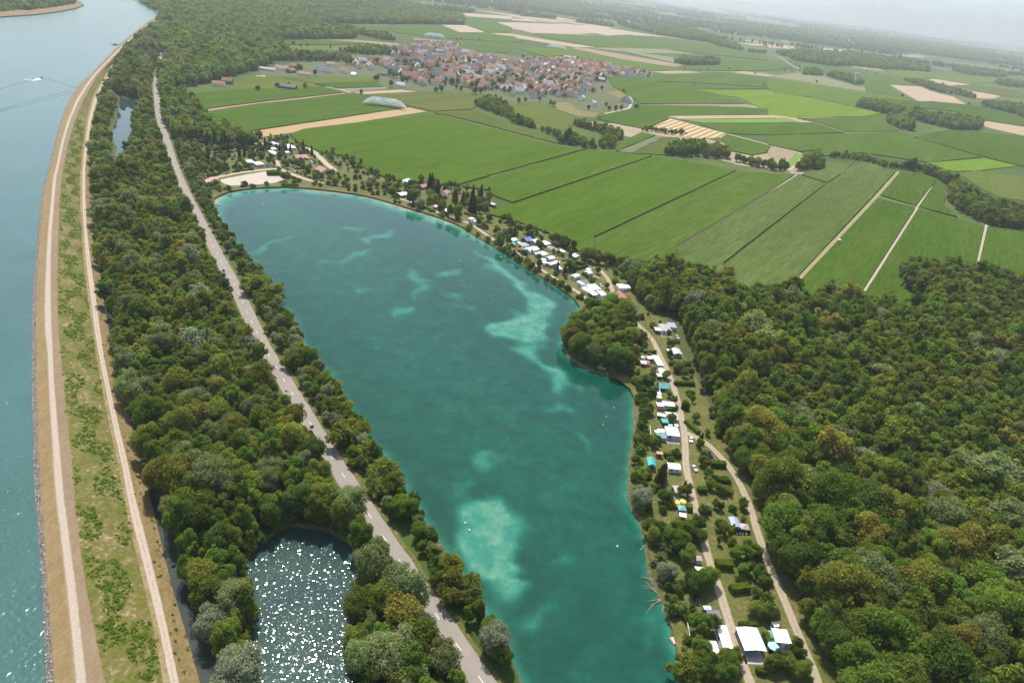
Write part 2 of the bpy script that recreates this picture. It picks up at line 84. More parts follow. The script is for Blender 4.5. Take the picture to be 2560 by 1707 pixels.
FIELDS = [('maize_field','maizeA',1.3,[(-275.0,766.2),(-269.9,800.0),(-160.3,976.4),(-148.7,991.3),(-120.6,972.8),(-84.4,946.4),(-33.8,918.0),(9.1,885.7),(49.7,871.4),(63.4,886.3),(-27.7,727.2),(-68.9,652.2),(-95.3,636.8),(-127.9,637.3),(-155.3,652.7),(-165.9,668.2),(-197.3,703.7),(-220.8,705.5),(-256.9,738.1)]),('maize_field','maizeA',1.3,[(-65.7,644.9),(-42.8,644.0),(-31.7,625.5),(-15.1,613.1),(82.2,779.4),(148.2,892.3),(112.0,890.5),(66.3,880.9),(-26.6,722.6)]),('maize_field','maizeA',1.3,[(-33.5,570.0),(-25.6,594.7),(-14.1,608.4),(83.2,774.4),(153.1,890.5),(183.4,886.9),(251.6,869.4),(56.3,544.1),(54.1,497.6),(37.6,509.5),(18.3,540.8),(-5.8,557.7)]),('maize_field','maizeB',1.3,[(57.0,538.4),(252.8,863.9),(327.2,880.9),(265.4,774.6),(123.9,542.5),(114.7,477.0),(75.4,471.9),(56.0,498.3)]),('maize_field','maizeC',1.3,[(125.7,539.3),(265.9,768.3),(332.9,879.7),(359.0,855.3),(224.9,630.4),(159.3,520.0),(148.0,464.9),(115.3,462.0)]),('maize_field','maizeC',1.3,[(340.8,891.7),(399.3,993.2),(450.3,1010.5),(420.3,950.8),(363.8,863.3)]),('maize_field','maizeC',1.3,[(160.4,517.8),(225.5,627.2),(360.2,850.3),(450.4,1003.2),(496.6,1050.1),(501.4,985.1),(405.9,824.7),(218.5,514.1),(194.2,444.1),(144.5,442.7)]),('maize_field','maizeD',1.3,[(221.6,511.8),(406.6,811.4),(437.0,784.2),(265.4,502.5),(240.9,444.6),(201.9,446.4)]),('maize_field','maizeD',1.3,[(417.2,829.8),(506.4,978.5),(548.8,1008.9),(550.2,965.0),(512.9,906.6),(444.6,798.5)]),('maize_field','maizeD',1.3,[(267.2,500.7),(440.9,782.8),(472.7,758.6),(491.5,739.4),(410.2,606.7),(347.5,561.8),(316.2,538.3),(299.8,516.5),(301.1,479.0),(244.0,445.5)]),('maize_field','maizeD',1.3,[(446.8,796.2),(515.6,907.8),(545.5,952.2),(516.1,870.5),(487.1,820.0),(478.5,769.7)]),('maize_field','maizeD',1.3,[(408.2,599.0),(495.9,741.2),(536.1,741.8),(592.0,734.0),(464.6,547.2),(377.2,540.8)]),('maize_field','maizeE',1.1,[(-465.8,903.0),(-412.4,1020.1),(-374.0,1023.7),(-330.6,1085.6),(-300.4,1067.6),(-338.5,988.9),(-372.3,917.8),(-390.2,875.5),(-407.8,833.3)]),('ploughed_strip','soil',0.15,[(-409.1,835.9),(-372.3,917.7),(-338.9,990.0),(-301.2,1070.4),(-293.4,1069.1),(-334.4,976.6),(-369.6,910.8),(-398.8,827.9)]),('maize_field','maizeE',1.1,[(-394.2,823.9),(-365.0,899.3),(-331.9,969.2),(-290.7,1062.3),(-276.7,1065.3),(-253.6,1051.7),(-189.9,1017.6),(-258.8,874.7),(-313.0,766.8),(-318.1,743.2),(-346.8,746.2)]),('stubble_field','stubble',0.15,[(-323.9,748.6),(-312.5,765.3),(-258.8,874.8),(-189.7,1017.0),(-160.9,1005.6),(-229.9,869.7),(-278.5,773.1),(-295.5,740.2)]),('wheat_field','olive',0.8,[(-263.9,1067.0),(-196.8,1144.6),(-119.1,1223.8),(-93.1,1185.9),(-103.4,1065.4),(-153.8,1009.7)]),('wheat_field','olive2',0.8,[(-148.9,998.6),(-94.3,1057.5),(-36.4,964.5),(9.2,940.3),(28.2,909.3),(26.8,896.3),(-34.7,934.8),(-106.5,982.9),(-135.9,995.3)]),('meadow','grassA',0.3,[(-414.9,1138.2),(-300.9,1262.4),(-285.8,1214.8),(-358.7,1121.1)]),('meadow','maizeE',0.9,[(-355.6,1114.1),(-284.3,1208.5),(-261.1,1167.5),(-316.9,1099.3)]),('meadow','grassA',0.3,[(-459.8,1097.5),(-438.4,1128.6),(-414.9,1128.4),(-335.0,1099.9),(-377.5,1033.4),(-399.7,987.6),(-413.5,965.2)]),('stubble_strip','tan',0.15,[(-289.8,1083.6),(-231.0,1165.4),(-203.1,1164.8),(-269.0,1080.8)]),('fallow_strip','greytan',0.15,[(-315.2,1099.3),(-257.9,1173.6),(-252.1,1155.6),(-291.7,1084.3)]),('maize_field','maizeE',1.5,[(-603.0,1604.6),(-550.6,1697.0),(-440.6,1766.3),(-501.4,1635.7),(-560.5,1566.1)]),('fallow_strip','tan2',0.15,[(-532.7,1756.0),(-483.1,1827.0),(-376.5,1866.5),(-372.3,1806.6),(-446.9,1791.4)]),('meadow','grassB',0.3,[(-540.2,1515.0),(-477.0,1578.9),(-440.6,1576.5),(-441.9,1499.7),(-499.3,1435.6)]),('meadow','grassB',0.4,[(-673.6,2169.9),(-520.4,2496.9),(-506.3,2270.6),(-612.3,2146.6)]),('maize_field','maizeF',1.1,[(-506.6,2302.2),(-487.9,2557.2),(-395.5,2668.0),(-294.4,2428.6),(-218.9,2541.7),(-129.8,2556.0),(-131.2,2580.1),(-82.3,2414.7),(-114.6,2297.4),(-318.1,2181.6),(-448.5,2155.5)]),('stubble_field','pink',0.15,[(-394.6,2688.4),(-319.0,2818.7),(-223.6,2593.5),(-297.6,2454.5)]),('fallow_strip','tan2',0.15,[(-385.4,2059.6),(-289.5,2095.5),(-343.7,1963.6)]),('maize_field','maizeF',1.1,[(-340.4,1944.8),(-274.4,2098.4),(-114.6,2297.3),(-105.0,2134.2),(-109.4,1959.1),(-219.3,1903.3)]),('stubble_field','tan',0.15,[(-887.3,2624.5),(-849.6,2701.6),(-762.8,2776.3),(-817.0,2672.8)]),('stubble_field','yellow',0.15,[(-870.7,2849.2),(-787.5,2977.7),(-670.5,2887.8),(-714.2,2825.9)]),('stubble_field','yellow',0.15,[(-828.1,2982.5),(-732.3,3172.9),(-600.2,3068.0),(-642.7,3014.8)]),('meadow','grassB',0.3,[(-921.1,2655.2),(-873.8,2832.3),(-722.8,2795.1),(-663.3,2874.9),(-584.6,3057.1),(-542.8,3074.0),(-639.6,3291.9),(-770.7,3276.4)]),('stubble_field','pink',0.15,[(-817.6,3655.6),(-824.1,3912.2),(-773.6,4064.3),(-722.2,3768.3)]),('stubble_field','pink',0.15,[(-429.3,3617.9),(-207.3,3879.9),(-191.0,3601.7),(-386.4,3388.4)]),('maize_field','maizeF',1.1,[(-383.0,3239.3),(-185.8,3510.9),(-179.7,3407.9),(-239.4,3220.5),(-156.0,3002.4),(-140.9,2745.3),(-216.8,2602.1),(-315.7,2807.7)]),('stubble_field','pink',0.15,[(-244.6,3227.9),(-176.8,3359.9),(35.1,3684.4),(3.0,3660.5),(253.1,4035.4),(392.7,3608.7),(243.6,3256.3),(194.3,3320.1),(83.4,3088.5),(-71.5,2847.8),(-157.9,3037.9)]),('stubble_field','pink2',0.16,[(258.4,4026.5),(302.8,3906.6),(557.1,3770.7),(390.0,3529.1),(291.7,3998.0)]),('stubble_field','tan',0.15,[(-211.6,2587.4),(-136.9,2679.4),(-17.4,2605.9),(160.2,2551.5),(93.1,2432.7),(-52.2,2485.6),(-127.7,2522.2)]),('maize_field','maizeF',1.1,[(-62.0,2807.0),(82.2,3032.1),(234.6,3192.8),(558.9,3706.6),(740.0,3665.3),(933.1,3202.0),(858.5,2930.8),(438.5,2847.6),(164.7,2568.0),(-19.0,2694.2)]),('fallow_strip','brown',0.15,[(63.7,2390.2),(129.8,2452.3),(419.9,2280.4),(373.2,2173.7),(218.7,2215.4)]),('wheat_field','olive3',0.8,[(137.1,2454.6),(260.4,2496.0),(393.3,2306.0),(421.3,2513.2),(320.1,2536.5),(556.8,2808.8),(399.2,2867.1),(170.6,2536.5)]),('maize_field','maizeG',1.1,[(-86.5,2142.7),(63.1,2357.2),(216.7,2193.2),(366.4,2151.2),(441.4,2177.3),(322.7,2021.9),(281.1,1977.2),(166.3,2021.9),(53.0,2109.2),(-7.8,1999.3)]),('maize_field','maizeF',1.1,[(578.5,2486.3),(620.7,2720.9),(825.6,2811.3),(858.6,2930.9),(895.1,2741.3),(728.6,2458.3),(435.0,2142.7)]),('maize_field','maizeF',1.1,[(303.7,1927.3),(503.7,2166.8),(605.0,2186.1),(657.4,2199.4),(746.7,2172.9),(583.5,1930.8),(376.4,1821.9),(265.8,1746.9)]),('maize_field','maizeB',1.3,[(148.9,1722.2),(194.1,1736.3),(272.4,1737.5),(370.6,1790.4),(340.2,1708.2),(571.5,1887.7),(344.6,1675.6),(368.6,1644.2),(428.3,1535.6),(280.0,1412.2),(182.4,1342.1),(176.4,1404.5),(158.3,1493.7),(144.1,1547.0)]),('barley_field','bright',0.8,[(347.8,1678.6),(563.7,1858.6),(599.2,1856.7),(728.1,1710.2),(771.4,1667.0),(691.6,1567.5),(543.1,1462.0),(502.1,1423.1),(441.4,1414.1),(446.3,1524.1),(437.9,1623.3),(391.1,1633.4)]),('ploughed_strip','brown',0.15,[(175.1,1328.7),(427.5,1530.9),(447.1,1517.5),(277.4,1395.1)]),('maize_field','maizeE',1.1,[(176.7,1307.6),(401.3,1470.8),(463.1,1493.2),(439.8,1408.7),(216.4,1236.7),(89.9,1133.2),(158.5,1263.8)]),('maize_field','maizeE',1.1,[(89.1,1118.0),(157.9,1257.5),(215.4,1229.5),(215.8,1206.6),(177.5,1121.7),(156.2,1085.1),(125.2,1095.8)]),('stubble_strip','tan',0.15,[(213.7,1236.1),(439.6,1406.8),(491.4,1444.0),(503.0,1425.0),(428.6,1366.7),(237.0,1221.7)]),('stubble_field','stubble2',0.15,[(176.6,1112.6),(218.2,1208.6),(297.4,1130.6),(280.4,1091.9),(234.2,1051.6),(179.6,1070.8)]),('meadow','bright2',0.4,[(239.9,1217.1),(425.2,1354.8),(474.0,1393.6),(487.8,1363.8),(411.6,1305.2),(274.0,1209.8)]),('maize_field','maizeE',1.1,[(263.4,1184.0),(409.3,1297.6),(519.3,1377.8),(549.1,1300.9),(373.1,1166.1),(373.7,1168.3),(299.4,1133.2)]),('maize_field','maizeB',1.3,[(371.2,1159.5),(545.0,1290.3),(672.2,1378.2),(692.7,1354.5),(751.8,1215.5),(605.5,1098.3),(560.1,1103.2),(505.2,1110.5),(423.2,1042.8),(434.2,1093.4),(391.2,1053.9),(349.1,1079.2)]),('maize_field','maizeB',1.3,[(279.5,1081.5),(299.7,1119.2),(346.6,1069.9),(345.3,1065.3),(346.7,1058.4),(327.1,1010.6),(299.2,981.2),(271.3,993.2)]),('barley_field','bright',0.8,[(600.2,1094.1),(754.8,1207.2),(788.4,1170.8),(665.4,1077.0),(572.6,1023.6)]),('meadow','grassA',0.4,[(566.0,990.7),(666.8,1079.4),(745.6,1085.3),(776.0,1093.6),(654.5,900.8),(601.7,907.6),(606.8,969.2),(616.1,1015.3),(612.1,1025.8)]),('maize_field','maizeD',1.3,[(761.9,1216.9),(698.1,1352.8),(861.7,1522.1),(1034.7,1560.9),(1089.0,1553.9),(836.3,1161.6),(796.1,1168.9)]),('meadow','grassB',0.4,[(805.2,1582.8),(828.6,1547.8),(862.5,1527.4),(702.0,1364.9),(675.5,1385.0),(737.1,1440.9)]),('maize_field','maizeB',1.1,[(497.9,1409.9),(686.7,1555.6),(768.5,1648.6),(722.5,1535.0),(700.3,1408.0),(556.8,1310.9),(527.2,1389.0)]),('stubble_field','pink2',0.15,[(1168.2,2551.5),(1304.8,2593.6),(1274.0,2460.0),(1292.0,2354.2),(1224.6,2149.6),(1125.2,2091.5),(1045.5,2067.5)]),('stubble_field','pink2',0.15,[(1446.8,2892.4),(1600.8,3111.0),(1717.3,3039.7),(1496.2,2797.5),(1492.0,2855.2)]),('stubble_field','tan',0.15,[(1470.3,2715.0),(1583.9,2675.5),(1601.6,2624.6),(1477.3,2460.0),(1395.6,2416.6),(1422.7,2563.4)]),('stubble_field','tan',0.15,[(1070.2,1782.8),(1155.8,1758.9),(1186.2,1744.5),(1081.2,1577.8),(1049.3,1584.0),(999.6,1662.4)]),('maize_field','maizeD',1.1,[(1100.4,2105.1),(1214.6,2131.7),(1259.6,2121.7),(1266.4,1941.4),(1307.6,1937.8),(1187.3,1746.9),(1070.8,1782.2),(1057.6,1906.7),(994.1,1893.2),(935.8,1883.1),(871.2,1903.3),(846.5,1977.2),(836.1,1988.2),(1032.7,2041.2)]),('maize_field','maizeG',1.1,[(569.0,1818.8),(659.4,1812.6),(731.2,1718.5),(850.9,1980.9),(1025.4,2045.1),(930.1,2109.2),(770.4,2147.0),(657.4,2199.4),(572.2,1889.8)]),('wheat_field','olive3',0.8,[(673.6,2258.1),(877.5,2572.3),(931.1,2519.1),(955.9,2296.3),(983.1,2296.3),(970.3,2167.8),(870.6,2159.1),(777.1,2216.6)]),('maize_field','maizeF',1.1,[(1175.1,2797.1),(1324.8,2915.4),(1300.0,2727.7),(1302.9,2598.5),(1152.1,2514.9),(1056.6,2217.5),(1037.8,2084.7),(933.1,2155.6)]),('maize_field','maizeG',1.1,[(1461.2,3287.3),(1762.5,3482.6),(2144.0,3701.8),(2288.6,3802.3),(1974.5,3336.6),(1728.1,3052.2),(1602.8,3115.7),(1364.1,2869.9),(1391.6,3018.9)]),('wheat_field','olive2',0.8,[(1584.6,2904.9),(1848.6,3082.7),(1925.6,3023.9),(1711.7,2672.5),(1618.1,2646.7),(1545.4,2692.1),(1587.0,2845.0)]),('ploughed_strip','tan2',0.15,[(345.0,1062.8),(354.3,1066.7),(382.9,1047.2),(342.9,957.5),(326.1,994.4)]),('meadow','bright2',0.3,[(342.7,956.7),(381.2,1041.9),(390.8,1036.4),(355.2,963.3),(329.7,913.5)]),('meadow','grassA',0.3,[(-47.6,1156.5),(-22.5,1199.0),(23.6,1167.2),(50.8,1095.8),(88.9,1112.9),(50.0,1058.6),(39.5,1008.9),(20.9,957.7),(-6.9,986.6),(-39.8,1023.6)]),('meadow','grassB',0.3,[(46.1,1025.7),(70.8,1004.8),(85.2,982.7),(78.2,907.5),(47.0,916.1)]),('maize_field','maizeB',1.6,[(102.4,928.9),(151.7,1045.5),(171.8,1037.8),(102.5,892.7)]),('cabbage_field','rowcrop',0.5,[(103.6,895.2),(174.3,1043.4),(185.1,1039.7),(122.8,896.4)]),('wheat_field','olive2',0.8,[(123.8,893.8),(185.4,1035.9),(207.1,1046.1),(192.9,985.9),(166.9,910.2)]),('dry_garden','straw',0.1,[(25.4,1226.4),(46.5,1255.1),(60.0,1184.9),(96.1,1179.4),(86.5,1131.7),(58.3,1121.6),(23.6,1168.5)]),('dry_garden','straw',0.1,[(121.3,1439.2),(157.9,1486.4),(166.3,1363.5),(151.2,1288.3),(145.4,1387.3)]),('stubble_field','tan',0.15,[(1292.6,4507.8),(1427.8,4437.3),(1328.1,4114.8),(1137.1,3942.5)]),('stubble_field','tan',0.15,[(1670.3,4713.5),(1880.1,4854.2),(1602.4,4244.5),(1559.9,4335.5)]),('stubble_field','pink',0.15,[(2379.5,5152.6),(2699.2,5510.5),(2680.8,5406.3),(2405.4,5079.2)]),('stubble_field','tan',0.15,[(1116.2,4536.4),(1292.5,4507.6),(1236.1,4302.4),(1127.5,4368.7)]),('stubble_field','tan',0.15,[(1003.1,4055.6),(1189.9,4270.0),(1154.5,4070.2),(1054.5,3956.2)]),('stubble_field','pink',0.15,[(533.8,6820.0),(814.4,7435.8),(594.0,6716.5)]),('stubble_field','pink',0.15,[(181.0,5175.8),(345.5,5431.8),(237.9,5101.8)]),('stubble_field','pink',0.15,[(17.7,4413.0),(141.5,4253.9),(121.1,4169.3),(24.2,4120.7)]),('stubble_field','pink',0.15,[(-193.7,3648.6),(-124.8,3791.2),(-50.8,3684.4),(-185.7,3511.6)]),('maize_field','maizeF',1.1,[(331.3,4063.7),(520.3,4063.7),(561.2,3802.2),(361.9,3935.6)])]
GROUND_OVER = [('camp_lawn','lawn',0.06,[(72.6,487.1),(89.2,458.6),(90.9,421.7),(99.1,397.5),(99.1,362.2),(104.2,332.9),(105.2,290.2),(112.7,266.5),(113.7,238.5),(114.8,209.7),(116.8,183.5),(118.2,164.9),(119.8,145.9),(116.4,127.1),(64.3,120.5),(65.0,138.5),(65.5,148.9),(64.7,157.0),(64.5,165.8),(63.0,171.2),(60.7,176.6),(60.3,184.7),(61.1,202.7),(60.5,209.9),(56.8,214.3),(56.9,225.0),(59.3,239.8),(62.6,262.9),(65.6,281.5),(67.5,306.1),(65.9,318.0),(54.5,320.8),(41.6,324.2),(32.7,334.6),(30.8,344.4),(31.8,363.8),(35.4,382.6),(42.4,396.6),(45.1,403.4),(41.1,411.7),(32.6,425.5),(20.6,439.9),(4.7,459.0),(-10.9,480.2),(-20.2,493.8),(-39.1,514.1),(-51.9,534.1),(-76.0,550.1),(-104.2,563.0),(-125.6,574.7),(-147.1,584.3),(-174.6,583.0),(-197.9,583.6),(-215.4,578.4),(-230.7,568.4),(-247.2,553.8),(-254.6,537.1),(-248.7,513.4),(-266.0,538.4),(-296.9,580.5),(-351.1,675.9),(-333.9,686.1),(-312.6,732.1),(-285.4,760.9),(-252.2,734.4),(-212.9,697.9),(-191.4,701.7),(-160.0,666.0),(-129.4,643.8),(-91.1,641.3),(-66.1,642.0),(-40.9,641.3),(-29.4,602.9),(-34.8,574.4),(-11.1,559.5),(11.6,545.3),(43.5,514.8),(59.6,491.7)]),('wood_floor','floor',0.05,[(96.9,469.2),(132.7,489.4),(166.5,491.7),(192.7,467.1),(243.6,474.7),(280.8,478.0),(304.1,492.9),(311.1,538.4),(339.0,566.9),(390.1,563.9),(423.2,555.5),(507.5,545.3),(182.3,111.5),(109.0,103.2),(119.8,145.9),(118.2,164.9),(116.8,183.5),(114.8,209.7),(113.7,238.5),(112.7,266.5),(105.2,290.2),(104.2,332.9),(99.1,362.2),(99.1,397.5),(94.0,422.6)]),('village_ground','village',0.05,[(-477.9,1186.9),(-444.9,1367.8),(-365.0,1464.3),(-352.2,1674.3),(-339.9,1942.5),(-251.4,2041.8),(-91.5,1904.6),(53.0,2089.2),(153.8,2061.3),(286.5,2018.9),(275.4,1861.6),(147.2,1731.7),(138.8,1569.7),(171.8,1515.3),(165.0,1349.9),(146.9,1262.0),(103.0,1174.5),(59.1,1153.1),(23.6,1191.1),(-23.0,1212.5),(-47.7,1158.4),(-96.3,1201.0),(-119.9,1231.5),(-205.0,1170.4),(-239.1,1178.6),(-263.6,1182.8),(-303.9,1266.7),(-440.5,1136.2)])]
